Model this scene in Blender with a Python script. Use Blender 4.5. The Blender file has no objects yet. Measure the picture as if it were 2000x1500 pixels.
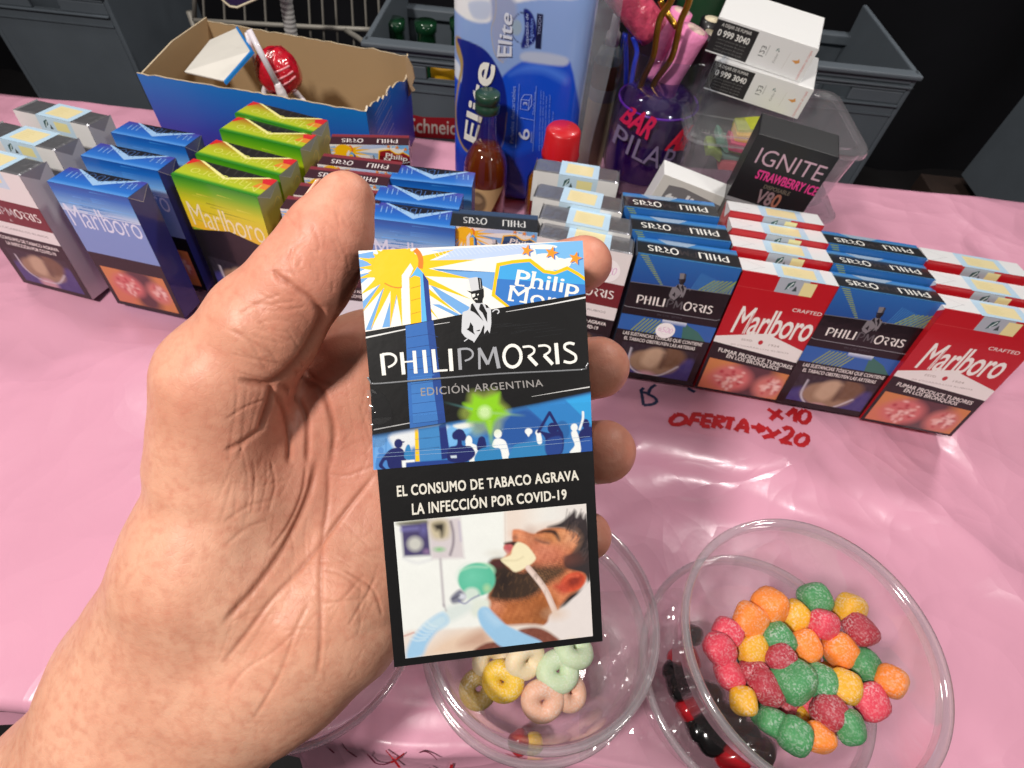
import bpy, bmesh, math, random
import numpy as np
from mathutils import Vector, Matrix
from mathutils.geometry import tessellate_polygon

random.seed(7); rng = np.random.default_rng(7)
SC = bpy.context.scene
COL = SC.collection

# ------------------------------------------------------------------ camera
F = 1083.0; TH = math.radians(53.2); ROLL = math.radians(-6.06); HC = 0.279
_c, _s = math.cos(TH), math.sin(TH)
_R = np.array([1., 0, 0]); _FW = np.array([0, _c, -_s]); _D = np.array([0, -_s, -_c])
CR = math.cos(ROLL) * _R + math.sin(ROLL) * _D
CD = -math.sin(ROLL) * _R + math.cos(ROLL) * _D
CP = np.array([0, 0, HC])
cam_data = bpy.data.cameras.new("camera")
cam = bpy.data.objects.new("camera", cam_data); COL.objects.link(cam)
cam.matrix_world = Matrix(((CR[0], -CD[0], -_FW[0], CP[0]), (CR[1], -CD[1], -_FW[1], CP[1]),
                           (CR[2], -CD[2], -_FW[2], CP[2]), (0, 0, 0, 1)))
cam_data.sensor_width = 36.0; cam_data.lens = F / 2000 * 36.0
cam_data.clip_start = 0.01; cam_data.clip_end = 60
cam_data.dof.use_dof = True; cam_data.dof.focus_distance = 0.135
cam_data.dof.aperture_fstop = 38.0
SC.camera = cam

# ------------------------------------------------------------------ world and lamps
world = bpy.data.worlds.new("World"); SC.world = world; world.use_nodes = True
bg = world.node_tree.nodes["Background"]
bg.inputs[0].default_value = (1.0, 0.95, 0.92, 1); bg.inputs[1].default_value = 0.075
SC.view_settings.view_transform = 'Standard'; SC.view_settings.look = 'None'
SC.view_settings.exposure = 0.0; SC.view_settings.gamma = 1.0
SC.view_settings.use_curve_mapping = False

def lamp(name, loc, target, size, power, col):
    d = bpy.data.lights.new(name, 'AREA'); d.shape = 'DISK'; d.size = size; d.energy = power; d.color = col
    o = bpy.data.objects.new(name, d); COL.objects.link(o); o.location = loc
    o.rotation_euler = (Vector(target) - Vector(loc)).to_track_quat('-Z', 'Y').to_euler()
    return o
lamp("stall_or_fill_lamp", (-0.42, -0.28, 0.88), (0.02, 0.2, 0.05), 0.11, 9.8, (1, 0.95, 0.89))
lamp("stall_or_fill_lamp", (0.52, 0.78, 0.92), (0.08, 0.25, 0.0), 0.12, 4.6, (1, 0.96, 0.92))
lamp("stall_or_fill_lamp", (-0.50, 0.55, 0.95), (0.05, 0.3, 0.0), 0.14, 2.6, (1, 0.95, 0.90))
lamp("stall_or_fill_lamp", (0.80, -0.42, 0.85), (0.05, 0.2, 0.0), 0.16, 2.4, (1, 0.95, 0.90))  # fill lamp added to brighten pack fronts, fingers and right-hand sides
lamp("overhead_fill", (0.05, 0.15, 1.75), (0.03, 0.2, 0.0), 1.5, 2.6, (1, 0.95, 0.90))  # added overhead fill in place of ambient light; no canopy is modelled
SC.cycles.max_bounces = 10; SC.cycles.transparent_max_bounces = 24
SC.cycles.caustics_reflective = False; SC.cycles.caustics_refractive = False
SC.cycles.use_denoising = True
try: SC.cycles.denoiser = 'OPENIMAGEDENOISE'
except Exception: pass
SC.cycles.sample_clamp_indirect = 4.0

# ------------------------------------------------------------------ helpers
def lin(c):
    c = np.asarray(c, float) / 255.0
    return np.where(c <= 0.04045, c / 12.92, ((c + 0.055) / 1.055) ** 2.4)
def S(r, g, b, metal=0.0):
    l = lin((r, g, b)); return (l[0], l[1], l[2], metal)
def ray(px, py): return (px - 1000) / F * CR + (py - 750) / F * CD + _FW
def P(px, py, z): return CP + z * ray(px, py)          # point at camera depth z
def G(px, py, z=0.0):                                  # point where the view ray meets a height
    d = ray(px, py); return CP + d * ((z - HC) / d[2])
def PR(p):
    q = np.asarray(p, float) - CP; z = q @ _FW
    return np.array([1000 + F * (q @ CR) / z, 750 + F * (q @ CD) / z])
def HZ(x, y, py):                                      # height above (x, y) that shows at image row py
    lo, hi = -0.3, 0.27
    for _ in range(50):
        m = (lo + hi) / 2
        if PR((x, y, m))[1] > py: lo = m
        else: hi = m
    return lo

def N(nt, t, **kw):
    n = nt.nodes.new(t)
    for k, v in kw.items():
        if k in n.inputs: n.inputs[k].default_value = v
        else: setattr(n, k, v)
    return n
def mat(name, col=None, rough=0.5, metal=0.0, coat=0.0, coat_rough=0.06, spec=0.5, attr=False, bump=0.0, bscale=200.0,
        bdetail=3.0, vary=0.0, vscale=30.0, trans=0.0, sss=0.0, sssr=0.002, ior=1.45, glint=0.0):
    m = bpy.data.materials.new(name); m.use_nodes = True; nt = m.node_tree
    b = nt.nodes["Principled BSDF"]
    b.inputs["Roughness"].default_value = rough; b.inputs["Metallic"].default_value = metal
    b.inputs["Coat Weight"].default_value = coat; b.inputs["Coat Roughness"].default_value = coat_rough
    b.inputs["Specular IOR Level"].default_value = spec; b.inputs["Transmission Weight"].default_value = trans
    b.inputs["IOR"].default_value = ior
    if sss:
        b.inputs["Subsurface Weight"].default_value = sss; b.inputs["Subsurface Scale"].default_value = sssr
        b.inputs["Subsurface Radius"].default_value = (1, 0.4, 0.25)
    src = None
    if attr:
        a = N(nt, "ShaderNodeAttribute", attribute_name="Col"); src = a.outputs["Color"]
        nt.links.new(a.outputs["Alpha"], b.inputs["Metallic"])
    elif col is not None:
        b.inputs["Base Color"].default_value = (*col[:3], 1)
    tc = N(nt, "ShaderNodeTexCoord")
    if vary:
        no = N(nt, "ShaderNodeTexNoise", Scale=vscale, Detail=4.0)
        nt.links.new(tc.outputs["Object"], no.inputs["Vector"])
        mr = N(nt, "ShaderNodeMapRange"); mr.inputs["To Min"].default_value = 1 - vary; mr.inputs["To Max"].default_value = 1 + vary
        mr.inputs["From Min"].default_value = 0.25; mr.inputs["From Max"].default_value = 0.75
        nt.links.new(no.outputs["Fac"], mr.inputs["Value"])
        mx = N(nt, "ShaderNodeMix", data_type='RGBA', blend_type='MULTIPLY'); mx.inputs["Factor"].default_value = 1
        if src: nt.links.new(src, mx.inputs["A"])
        else: mx.inputs["A"].default_value = (*col[:3], 1)
        nt.links.new(mr.outputs["Result"], mx.inputs["B"]); src = mx.outputs["Result"]
    if src: nt.links.new(src, b.inputs["Base Color"])
    if bump:
        no = N(nt, "ShaderNodeTexNoise", Scale=bscale, Detail=bdetail)
        nt.links.new(tc.outputs["Object"], no.inputs["Vector"])
        bp = N(nt, "ShaderNodeBump", Strength=bump); bp.inputs["Distance"].default_value = 0.001
        nt.links.new(no.outputs["Fac"], bp.inputs["Height"]); nt.links.new(bp.outputs["Normal"], b.inputs["Normal"])
        if coat: nt.links.new(bp.outputs["Normal"], b.inputs["Coat Normal"])
    return m
def thin(name, tint, rough=0.05, refl=0.6, milky=0.0, milk=(0.8, 0.8, 0.8), bump=0.0, bscale=60):
    """thin clear plastic / glass wall: see-through with a Fresnel sheen"""
    m = bpy.data.materials.new(name); m.use_nodes = True; nt = m.node_tree; nt.nodes.clear()
    out = N(nt, "ShaderNodeOutputMaterial"); tr = N(nt, "ShaderNodeBsdfTransparent"); tr.inputs[0].default_value = (*tint[:3], 1)
    gl = N(nt, "ShaderNodeBsdfGlossy"); gl.inputs["Roughness"].default_value = rough; gl.inputs["Color"].default_value = (1, 1, 1, 1)
    fr = N(nt, "ShaderNodeLayerWeight"); fr.inputs["Blend"].default_value = .5
    pw = N(nt, "ShaderNodeMath", operation='POWER'); pw.inputs[1].default_value = 4.2
    ml = N(nt, "ShaderNodeMath", operation='MULTIPLY_ADD'); ml.inputs[1].default_value = refl * .95; ml.inputs[2].default_value = refl * .075
    cl = N(nt, "ShaderNodeClamp")
    nt.links.new(fr.outputs["Facing"], pw.inputs[0]); nt.links.new(pw.outputs[0], ml.inputs[0]); nt.links.new(ml.outputs[0], cl.inputs[0])
    base = tr.outputs[0]
    if milky:
        df = N(nt, "ShaderNodeBsdfDiffuse"); df.inputs[0].default_value = (*milk[:3], 1)
        tl = N(nt, "ShaderNodeBsdfTranslucent"); tl.inputs[0].default_value = (*milk[:3], 1)
        m0 = N(nt, "ShaderNodeMixShader"); m0.inputs[0].default_value = 0.5
        nt.links.new(df.outputs[0], m0.inputs[1]); nt.links.new(tl.outputs[0], m0.inputs[2])
        m1 = N(nt, "ShaderNodeMixShader"); m1.inputs[0].default_value = milky
        nt.links.new(base, m1.inputs[1]); nt.links.new(m0.outputs[0], m1.inputs[2]); base = m1.outputs[0]
    mx = N(nt, "ShaderNodeMixShader"); nt.links.new(cl.outputs[0], mx.inputs[0])
    nt.links.new(base, mx.inputs[1]); nt.links.new(gl.outputs[0], mx.inputs[2]); nt.links.new(mx.outputs[0], out.inputs[0])
    if bump:
        tc = N(nt, "ShaderNodeTexCoord"); no = N(nt, "ShaderNodeTexNoise", Scale=bscale, Detail=2.0)
        bp = N(nt, "ShaderNodeBump", Strength=bump); bp.inputs["Distance"].default_value = 0.001
        nt.links.new(tc.outputs["Object"], no.inputs["Vector"]); nt.links.new(no.outputs["Fac"], bp.inputs["Height"])
        nt.links.new(bp.outputs["Normal"], gl.inputs["Normal"]); nt.links.new(bp.outputs["Normal"], fr.inputs["Normal"])
    return m

PRINT = mat("printed_card", attr=True, rough=0.42, coat=0.55, coat_rough=0.09, bump=0.05, bscale=350)
PRINT_SOFT = mat("printed_paper", attr=True, rough=0.55, coat=0.15, coat_rough=0.2, bump=0.08, bscale=300)

def mesh_obj(name, verts, faces, material, parent=None, smooth=False, cols=None):
    me = bpy.data.meshes.new(name)
    me.from_pydata([tuple(v) for v in verts], [], [tuple(f) for f in faces])
    if cols is not None:
        at = me.color_attributes.new("Col", 'FLOAT_COLOR', 'POINT')
        at.data.foreach_set("color", np.asarray(cols, np.float32).ravel())
    if smooth: me.polygons.foreach_set("use_smooth", [True] * len(me.polygons))
    me.materials.append(material); me.update()
    return link(name, me, parent)
def link(name, me, parent=None):
    o = bpy.data.objects.new(name, me); COL.objects.link(o)
    if parent: o.parent = parent
    return o
def tag(o, label=None, cat=None, group=None, kind=None):
    if label: o["label"] = label
    if cat: o["category"] = cat
    if group: o["group"] = group
    if kind: o["kind"] = kind
    return o
def empty(name, loc=(0, 0, 0), rot=None, label=None, cat=None, group=None):
    o = bpy.data.objects.new(name, None); COL.objects.link(o); o.empty_display_size = 0.01
    o.location = tuple(loc)
    if rot is not None: o.rotation_euler = rot
    return tag(o, label, cat, group)
def bm_obj(name, bm, material, parent=None, smooth=False):
    me = bpy.data.meshes.new(name); bm.to_mesh(me); bm.free()
    if smooth: me.polygons.foreach_set("use_smooth", [True] * len(me.polygons))
    me.materials.append(material)
    return link(name, me, parent)
def add_box(bm, c, size, bev=0.0, seg=2, rot=None):
    r = bmesh.ops.create_cube(bm, size=1.0); vs = r["verts"]
    bmesh.ops.scale(bm, vec=size, verts=vs)
    if bev:
        es = list({e for v in vs for e in v.link_edges})
        rr = bmesh.ops.bevel(bm, geom=es, offset=bev, segments=seg, profile=0.5, affect='EDGES')
        vs = list({v for f in rr["faces"] for v in f.verts} | {v for v in vs if v.is_valid})
    if rot is not None: bmesh.ops.rotate(bm, cent=(0, 0, 0), matrix=rot, verts=vs)
    bmesh.ops.translate(bm, vec=c, verts=vs)
    return vs
def box(name, c, size, material, parent=None, bev=0.0006, seg=2, rot=None):
    bm = bmesh.new(); add_box(bm, c, size, bev, seg, rot)
    return bm_obj(name, bm, material, parent)
def lathe(name, prof, material, parent=None, n=48, c=(0, 0, 0), sm=True, lumps=0):
    V, Fc = [], []; m = len(prof)
    for i in range(n):
        a = 2 * math.pi * i / n; ca, sa = math.cos(a), math.sin(a)
        for r, z in prof: V.append((c[0] + r * ca, c[1] + r * sa, c[2] + z))
    for i in range(n):
        j = (i + 1) % n
        for k in range(m - 1): Fc.append((i * m + k, j * m + k, j * m + k + 1, i * m + k + 1))
    return mesh_obj(name, V, Fc, material, parent, sm)
def crom(pts, n=6, closed=False):
    p = np.asarray(pts, float)
    if len(p) < 3: return p
    out = []; m = len(p)
    rngk = range(m) if closed else range(m - 1)
    for i in rngk:
        if closed: a, b, c, d = p[(i - 1) % m], p[i], p[(i + 1) % m], p[(i + 2) % m]
        else: a, b, c, d = p[max(i - 1, 0)], p[i], p[i + 1], p[min(i + 2, m - 1)]
        for t in np.linspace(0, 1, n, endpoint=False):
            out.append(0.5 * ((2 * b) + (c - a) * t + (2 * a - 5 * b + 4 * c - d) * t * t + (3 * b - a - 3 * c + d) * t ** 3))
    if not closed: out.append(p[-1])
    return np.array(out)
def tube(name, pts, r, material, parent=None, n=10, smooth_n=6, cap=True, radii=None):
    p = crom(pts, smooth_n) if smooth_n else np.asarray(pts, float)
    m = len(p)
    rr = np.full(m, r) if radii is None else np.interp(np.linspace(0, 1, m), np.linspace(0, 1, len(radii)), radii)
    V, Fc = [], []
    t0 = p[1] - p[0]; up = np.array([0, 0, 1.0])
    if abs(t0 @ up) / np.linalg.norm(t0) > 0.9: up = np.array([1.0, 0, 0])
    for i in range(m):
        t = p[min(i + 1, m - 1)] - p[max(i - 1, 0)]; t = t / np.linalg.norm(t)
        a = np.cross(up, t); a /= np.linalg.norm(a); b = np.cross(t, a); up = b
        for k in range(n):
            w = 2 * math.pi * k / n; V.append(p[i] + rr[i] * (math.cos(w) * a + math.sin(w) * b))
    for i in range(m - 1):
        for k in range(n):
            l = (k + 1) % n; Fc.append((i * n + k, i * n + l, (i + 1) * n + l, (i + 1) * n + k))
    if cap: Fc.append(tuple(range(n))[::-1]); Fc.append(tuple((m - 1) * n + k for k in range(n)))
    return mesh_obj(name, V, Fc, material, parent, True)

# ------------------------------------------------------------------ flat print on card (geometry with print colours)
_tc = {}
def text_mesh(s, weight=0.0, shear=0.0, sp=1.0):
    key = (s, weight, shear, sp)
    if key not in _tc:
        cu = bpy.data.curves.new("lettering", 'FONT'); cu.body = s; cu.offset = weight; cu.shear = shear
        cu.resolution_u = 3; cu.space_character = sp
        ob = bpy.data.objects.new("lettering", cu); COL.objects.link(ob)
        dg = bpy.context.evaluated_depsgraph_get(); me = bpy.data.meshes.new_from_object(ob.evaluated_get(dg))
        v = np.array([x.co[:2] for x in me.vertices]); f = [tuple(p.vertices) for p in me.polygons]
        bpy.data.objects.remove(ob); bpy.data.curves.remove(cu); bpy.data.meshes.remove(me)
        _tc[key] = (v, f)
    return _tc[key]
def bil(q, u, v):   # q = bottom-left, bottom-right, top-right, top-left
    q = np.asarray(q, float); u = np.asarray(u)[:, None]; v = np.asarray(v)[:, None]
    return (1 - u) * (1 - v) * q[0] + u * (1 - v) * q[1] + u * v * q[2] + (1 - u) * v * q[3]
def clip_poly(pts, w, h):
    out = [tuple(p) for p in pts]
    for ax, lim, sg in ((0, 0, 1), (0, w, -1), (1, 0, 1), (1, h, -1)):
        if not out: return out
        res = []
        for i in range(len(out)):
            a, b = out[i - 1], out[i]
            ia, ib = sg * (a[ax] - lim) >= 0, sg * (b[ax] - lim) >= 0
            if ia != ib:
                t = (lim - a[ax]) / (b[ax] - a[ax]); res.append(tuple(a[k] + t * (b[k] - a[k]) for k in (0, 1)))
            if ib: res.append(b)
        out = res
    return out
class Art:
    """collects flat print on one face; coordinates in mm from the face's top-left corner (or through pre())"""
    STEP = 1e-6
    def __init__(s, o, ux, uy, w, h, pre=None, fold=None):
        s.o = np.asarray(o, float); s.ux = np.asarray(ux, float) * 1e-3; s.uy = np.asarray(uy, float) * 1e-3
        s.n = -np.cross(s.ux, s.uy); s.n /= np.linalg.norm(s.n)
        s.w, s.h, s.pre = w, h, pre; s.V, s.F, s.C = [], [], []; s.k = 1; s.nv = 0; s.bend = fold
    def _pre(s, p):
        p = np.asarray(p, float)
        return s.pre(p) if s.pre else p
    def _emit(s, uv, faces, cols):
        uv = np.asarray(uv, float)
        z = s.n * (s.k * s.STEP)
        v = s.o + uv[:, :1] * s.ux + uv[:, 1:2] * s.uy + z
        if s.bend is not None: v = v + s.n * s.bend(uv)[:, None]
        s.V.append(v); s.F += [tuple(i + s.nv for i in f) for f in faces]
        c = np.asarray(cols, float)
        s.C.append(np.tile(c, (len(uv), 1)) if c.ndim == 1 else c); s.nv += len(uv); s.k += 1
    def poly(s, pts, col, smooth=0):
        p = crom(pts, smooth, True) if smooth else np.asarray(pts, float)
        p = clip_poly(s._pre(p), s.w, s.h)
        if len(p) < 3: return
        t = tessellate_polygon([[Vector((a, b, 0)) for a, b in p]])
        s._emit(p, t, col)
    def rect(s, x0, y0, x1, y1, col): s.poly([(x0, y0), (x1, y0), (x1, y1), (x0, y1)], col)
    def grad(s, x0, y0, x1, y1, stops, vert=True, n=24):
        t = np.linspace(0, 1, n); ks = np.array([q[0] for q in stops]); cs = np.array([q[1] for q in stops])
        cc = np.stack([np.interp(t, ks, cs[:, i]) for i in range(4)], 1)
        uv, c, f = [], [], []
        for i in range(n):
            if vert: y = y0 + (y1 - y0) * t[i]; uv += [(x0, y), (x1, y)]
            else: x = x0 + (x1 - x0) * t[i]; uv += [(x, y0), (x, y1)]
            c += [cc[i], cc[i]]
            if i: f.append((2 * i - 2, 2 * i - 1, 2 * i + 1, 2 * i))
        s._emit(uv, f, np.array(c))
    def line(s, pts, w, col, w2=None, smooth=0):
        p = s._pre(crom(pts, smooth) if smooth else np.asarray(pts, float)); m = len(p)
        if w2 is None: w2 = w
        ws = np.linspace(w, w2, m) / 2
        d = np.gradient(p, axis=0); d /= np.linalg.norm(d, axis=1, keepdims=True) + 1e-12
        nn = np.stack([-d[:, 1], d[:, 0]], 1) * ws[:, None]
        a, b = p + nn, p - nn; uv = []
        f = []
        for i in range(m):
            uv += [np.clip(a[i], 0, (s.w, s.h)), np.clip(b[i], 0, (s.w, s.h))]
            if i: f.append((2 * i - 2, 2 * i - 1, 2 * i + 1, 2 * i))
        s._emit(uv, f, col)
    def ell(s, c, rx, ry, col, n=28, a=0.0):
        t = np.linspace(0, 2 * math.pi, n, endpoint=False)
        x, y = rx * np.cos(t), ry * np.sin(t)
        s.poly(np.stack([c[0] + x * math.cos(a) - y * math.sin(a), c[1] + x * math.sin(a) + y * math.cos(a)], 1), col)
    def ring(s, c, ro, ri, col, n=36, sh=0.0):
        t = np.linspace(0, 2 * math.pi, n, endpoint=False)
        o_ = s._pre(np.stack([c[0] + ro[0] * np.cos(t), c[1] + ro[1] * np.sin(t) + sh * np.cos(t)], 1))
        i_ = s._pre(np.stack([c[0] + ri[0] * np.cos(t), c[1] + ri[1] * np.sin(t) + sh * np.cos(t)], 1))
        s._emit(np.vstack([o_, i_]), [(i, (i + 1) % n, n + (i + 1) % n, n + i) for i in range(n)], col)
    def star(s, c, r, col, rot=0.0, k=0.42, pts=5):
        q = []
        for i in range(2 * pts):
            a = rot - math.pi / 2 + i * math.pi / pts; rr = r if i % 2 == 0 else r * k
            q.append((c[0] + rr * math.cos(a), c[1] + rr * math.sin(a)))
        s.poly(q, col)
    def text(s, t, quad, col, weight=0.0, shear=0.0, cap=False, sp=1.0):
        if weight > 0:                                 # bold: the plain letters overprinted a little to each side
            v, _ = text_mesh(t, 0.0, shear, sp); wx = weight / (v[:, 0].max() - v[:, 0].min()); wy = .7 * weight / (0.69 if cap else v[:, 1].max() - v[:, 1].min()); q0 = np.asarray(quad, float)
            for dx, dy in ((-1, -1), (1, -1), (-1, 1), (1, 1)):
                s.text(t, bil(q0, np.array([0, 1, 1, 0]) + dx * wx, np.array([0, 0, 1, 1]) + dy * wy), col, 0.0, shear, cap, sp)
            return
        v, f = text_mesh(t, weight, shear, sp); x0, x1 = v[:, 0].min(), v[:, 0].max()
        if cap: y0, y1 = 0.0, 0.69
        else: y0, y1 = v[:, 1].min(), v[:, 1].max()
        p = bil(quad, (v[:, 0] - x0) / (x1 - x0), (v[:, 1] - y0) / (y1 - y0))
        p = s._pre(p)
        keep = (p[:, 0] > 0) & (p[:, 0] < s.w) & (p[:, 1] > 0) & (p[:, 1] < s.h)
        f = [q for q in f if all(keep[i] for i in q)]
        s._emit(p, f, col)
    def rtext(s, t, x0, y0, x1, y1, col, weight=0.0, rot180=False, **k):
        q = [(x0, y1), (x1, y1), (x1, y0), (x0, y0)]
        if rot180: q = [(x1, y0), (x0, y0), (x0, y1), (x1, y1)]
        s.text(t, q, col, weight, **k)
    def picture(s, quad, nx, ny, fn):
        """quad bl br tr tl; fn(xy array in quad coordinates) -> rgba"""
        U, Vv = np.meshgrid(np.linspace(0, 1, nx), np.linspace(1, 0, ny)); xy = bil(quad, U.ravel(), Vv.ravel())
        c = fn(xy); f = []
        I = np.arange(nx * ny).reshape(ny, nx)
        f = np.stack([I[:-1, :-1], I[1:, :-1], I[1:, 1:], I[:-1, 1:]], -1).reshape(-1, 4)
        s._emit(s._pre(xy), f.tolist(), c)
    def build(s, name, parent=None, material=None):
        return mesh_obj(name, np.vstack(s.V), s.F, material or PRINT, parent, False, np.vstack(s.C))
    def mesh(s, name, material=None):
        o = s.build(name, None, material); me = o.data; bpy.data.objects.remove(o); return me

# soft painter for printed photographs
class Paint:
    fs = 1.0
    def __init__(s, xy, col): s.p = xy; s.c = np.tile(np.asarray(col, float)[:3], (len(xy), 1))
    def mix(s, m, col):
        m = np.clip(m, 0, 1)[:, None]; s.c = s.c * (1 - m) + np.asarray(col, float)[..., :3] * m
    def sdf(s, pts):
        P_ = np.asarray(pts, float); x, y = s.p[:, 0], s.p[:, 1]; d = np.full(len(x), 1e18); ins = np.zeros(len(x), bool)
        for i in range(len(P_)):
            a, b = P_[i - 1], P_[i]; e = b - a; wx, wy = x - a[0], y - a[1]
            t = np.clip((wx * e[0] + wy * e[1]) / (e @ e + 1e-9), 0, 1)
            d = np.minimum(d, (wx - t * e[0]) ** 2 + (wy - t * e[1]) ** 2)
            cnd = (a[1] > y) != (b[1] > y)
            with np.errstate(divide='ignore', invalid='ignore'):
                xi = a[0] + (y - a[1]) / (b[1] - a[1]) * e[0]
            ins ^= cnd & (x < xi)
        d = np.sqrt(d); return np.where(ins, -d, d)
    def poly(s, pts, col, feather=8, alpha=1.0, sm=5):
        p = crom(pts, sm, True) if sm else pts
        s.mix(alpha * (0.5 - s.sdf(p) / (2 * feather * s.fs)), col)
    def ell(s, c, rx, ry, col, feather=8, alpha=1.0, a=0.0):
        x, y = s.p[:, 0] - c[0], s.p[:, 1] - c[1]; ca, sa = math.cos(a), math.sin(a)
        u, v = (x * ca + y * sa) / rx, (-x * sa + y * ca) / ry
        s.mix(alpha * (0.5 - (np.sqrt(u * u + v * v) - 1) * min(rx, ry) / (2 * feather * s.fs)), col)
    def line(s, pts, w, col, feather=5, alpha=1.0, sm=5):
        P_ = crom(pts, sm) if sm else np.asarray(pts, float); x, y = s.p[:, 0], s.p[:, 1]; d = np.full(len(x), 1e18)
        for a, b in zip(P_[:-1], P_[1:]):
            e = b - a; wx, wy = x - a[0], y - a[1]; t = np.clip((wx * e[0] + wy * e[1]) / (e @ e + 1e-9), 0, 1)
            d = np.minimum(d, (wx - t * e[0]) ** 2 + (wy - t * e[1]) ** 2)
        s.mix(alpha * (0.5 - (np.sqrt(d) - w / 2) / (2 * feather * s.fs)), col)
    def noise(s, amt, sc, seed=0):
        r = np.random.default_rng(seed); v = np.zeros(len(s.p))
        for i in range(14):
            k = r.normal(size=2) * sc * (1 + i % 3); v += np.sin(s.p @ k + r.uniform(0, 6.28))
        return v / 14 * amt
    def out(s): return np.concatenate([s.c, np.zeros((len(s.c), 1))], 1)
# ------------------------------------------------------------------ table and cloth
FOLDS = [(.08, .150, .10, .012, .10, .0030), (.17, .140, -.25, .009, .09, .0026), (.05, .125, .5, .006, .05, .0014), (.12, .185, -.08, .010, .09, .0018), (.20, .19, .6, .007, .07, .0018), (-.02, .030, .05, .006, .05, .0022),
         (-.24, .18, .9, .012, .12, .0028), (-.31, .26, .3, .010, .14, .0026), (-.20, .12, -.4, .008, .10, .0022), (.30, .10, -.7, .011, .12, .0028), (.36, .24, .2, .010, .14, .0026), (.27, .31, 1.1, .009, .10, .002), (-.42, .15, -.2, .012, .14, .003), (-.15, .42, .5, .008, .08, .002), (.10, .065, 1.2, .006, .05, .0014)]
def cloth_z(x, y):
    x = np.asarray(x, float); y = np.asarray(y, float)
    return 0.0008 * (1.4 * np.sin(31 * x + 17 * y) + 1.5 * np.sin(-23 * x + 47 * y + 1.3) + 0.6 * np.sin(83 * x + 37 * y + .4) + 0.45 * np.sin(120 * y - 55 * x)) - 0.0036 + sum(a * np.exp(-(((x - x0) * math.sin(t) - (y - y0) * math.cos(t)) / w) ** 2 - (((x - x0) * math.cos(t) + (y - y0) * math.sin(t)) / l) ** 2)
        for x0, y0, t, w, l, a in FOLDS)
CLOTH = mat("pink_plastic_sheet", S(216, 155, 178), rough=0.34, coat=0.35, coat_rough=0.20, bump=0.8, bscale=24, bdetail=5, vary=0.05, vscale=9)
def cloth_edge_y(x):                                   # front fold of the sheet follows the image fold line
    return 0.0185 + 0.0012 * math.sin(40 * x) + 0.0008 * math.sin(93 * x + 1)
def build_cloth():
    xs = np.concatenate([np.linspace(-0.92, -0.2, 30)[:-1], np.linspace(-0.2, 0.3, 130)[:-1], np.linspace(0.3, 0.95, 30)])
    V, Fc = [], []; rows = []
    ts = np.concatenate([np.linspace(0, 1, 170)])
    for x in xs:
        ye = cloth_edge_y(x)
        for d in (.10, .07, .04, .02, .01): V.append((x, 0.488 + .003 * math.sin(30 * x), -0.006 - d))
        V.append((x, 0.4865, -0.005))
        for t in ts[::-1]:
            y = ye + (0.482 - ye) * t; V.append((x, y, float(cloth_z(x, y))))
        e0 = float(cloth_z(x, ye))
        for a in np.linspace(12, 90, 7):               # rounded fold over the table edge
            V.append((x, ye - 0.006 * math.sin(math.radians(a)), e0 - 0.006 * (1 - math.cos(math.radians(a)))))
        for k in range(1, 15):
            d = k * (0.012 if x > -0.0745 else 0.0008)
            wob = 0.004 * math.sin(26 * x + 0.7) * min(1, d / 0.04) + 0.0022 * math.sin(71 * x + 5 * d)
            V.append((x, ye - 0.006 - wob - 0.40 * d, e0 - 0.006 - d))
    m = len(ts) + 7 + 14 + 6
    for i in range(len(xs) - 1):
        for k in range(m - 1): Fc.append((i * m + k, i * m + k + 1, (i + 1) * m + k + 1, (i + 1) * m + k))
    return mesh_obj("tablecloth", V, Fc, CLOTH, None, True)
def crumple(m):
    nt = m.node_tree; b = nt.nodes["Principled BSDF"]; old = b.inputs["Normal"].links[0].from_socket
    tc = N(nt, "ShaderNodeTexCoord"); no = N(nt, "ShaderNodeTexNoise", Scale=7.0, Detail=2.0); nt.links.new(tc.outputs["Object"], no.inputs["Vector"])
    mx = N(nt, "ShaderNodeMix", data_type='RGBA'); mx.inputs["Factor"].default_value = .12; nt.links.new(tc.outputs["Object"], mx.inputs["A"]); nt.links.new(no.outputs["Color"], mx.inputs["B"])
    hs = []
    for sc, k in ((8.0, .012), (21.0, .004), (48.0, .0012)):
        vo = N(nt, "ShaderNodeTexVoronoi", feature='F1', Scale=sc); nt.links.new(mx.outputs["Result"], vo.inputs["Vector"])
        ml = N(nt, "ShaderNodeMath", operation='MULTIPLY'); ml.inputs[1].default_value = k; nt.links.new(vo.outputs["Distance"], ml.inputs[0]); hs.append(ml.outputs[0])
    ad = hs[0]
    for h_ in hs[1:]:
        a = N(nt, "ShaderNodeMath", operation='ADD'); nt.links.new(ad, a.inputs[0]); nt.links.new(h_, a.inputs[1]); ad = a.outputs[0]
    bp = N(nt, "ShaderNodeBump", Strength=.85); bp.inputs["Distance"].default_value = 1.0; nt.links.new(ad, bp.inputs["Height"]); nt.links.new(old, bp.inputs["Normal"])
    nt.links.new(bp.outputs["Normal"], b.inputs["Normal"]); nt.links.new(bp.outputs["Normal"], b.inputs["Coat Normal"])
crumple(CLOTH)
cloth = tag(build_cloth(), "pink plastic sheet spread over the stall table with red marker writing", "tablecloth")
WOOD = mat("dark_board", S(58, 44, 38), rough=0.7, vary=0.3, vscale=14, bump=0.3, bscale=60)
t_ = empty("stall_table", (0, 0.3, -0.75), None, "dark stall table under the pink sheet", "table")
bm = bmesh.new(); add_box(bm, (0, -0.0275, 0.729), (1.84, 0.415, 0.024), 0.002); bm_obj("tabletop", bm, WOOD, t_)
for sx in (-1, 1):
    for yy in (-0.19, 0.16): box("leg", (sx * 0.85, yy, 0.358), (0.04, 0.04, 0.716), WOOD, t_, 0.002)
GROUND = mat("dark_paving", S(46, 44, 46), rough=0.85, vary=0.35, vscale=5, bump=0.5, bscale=30)
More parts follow.
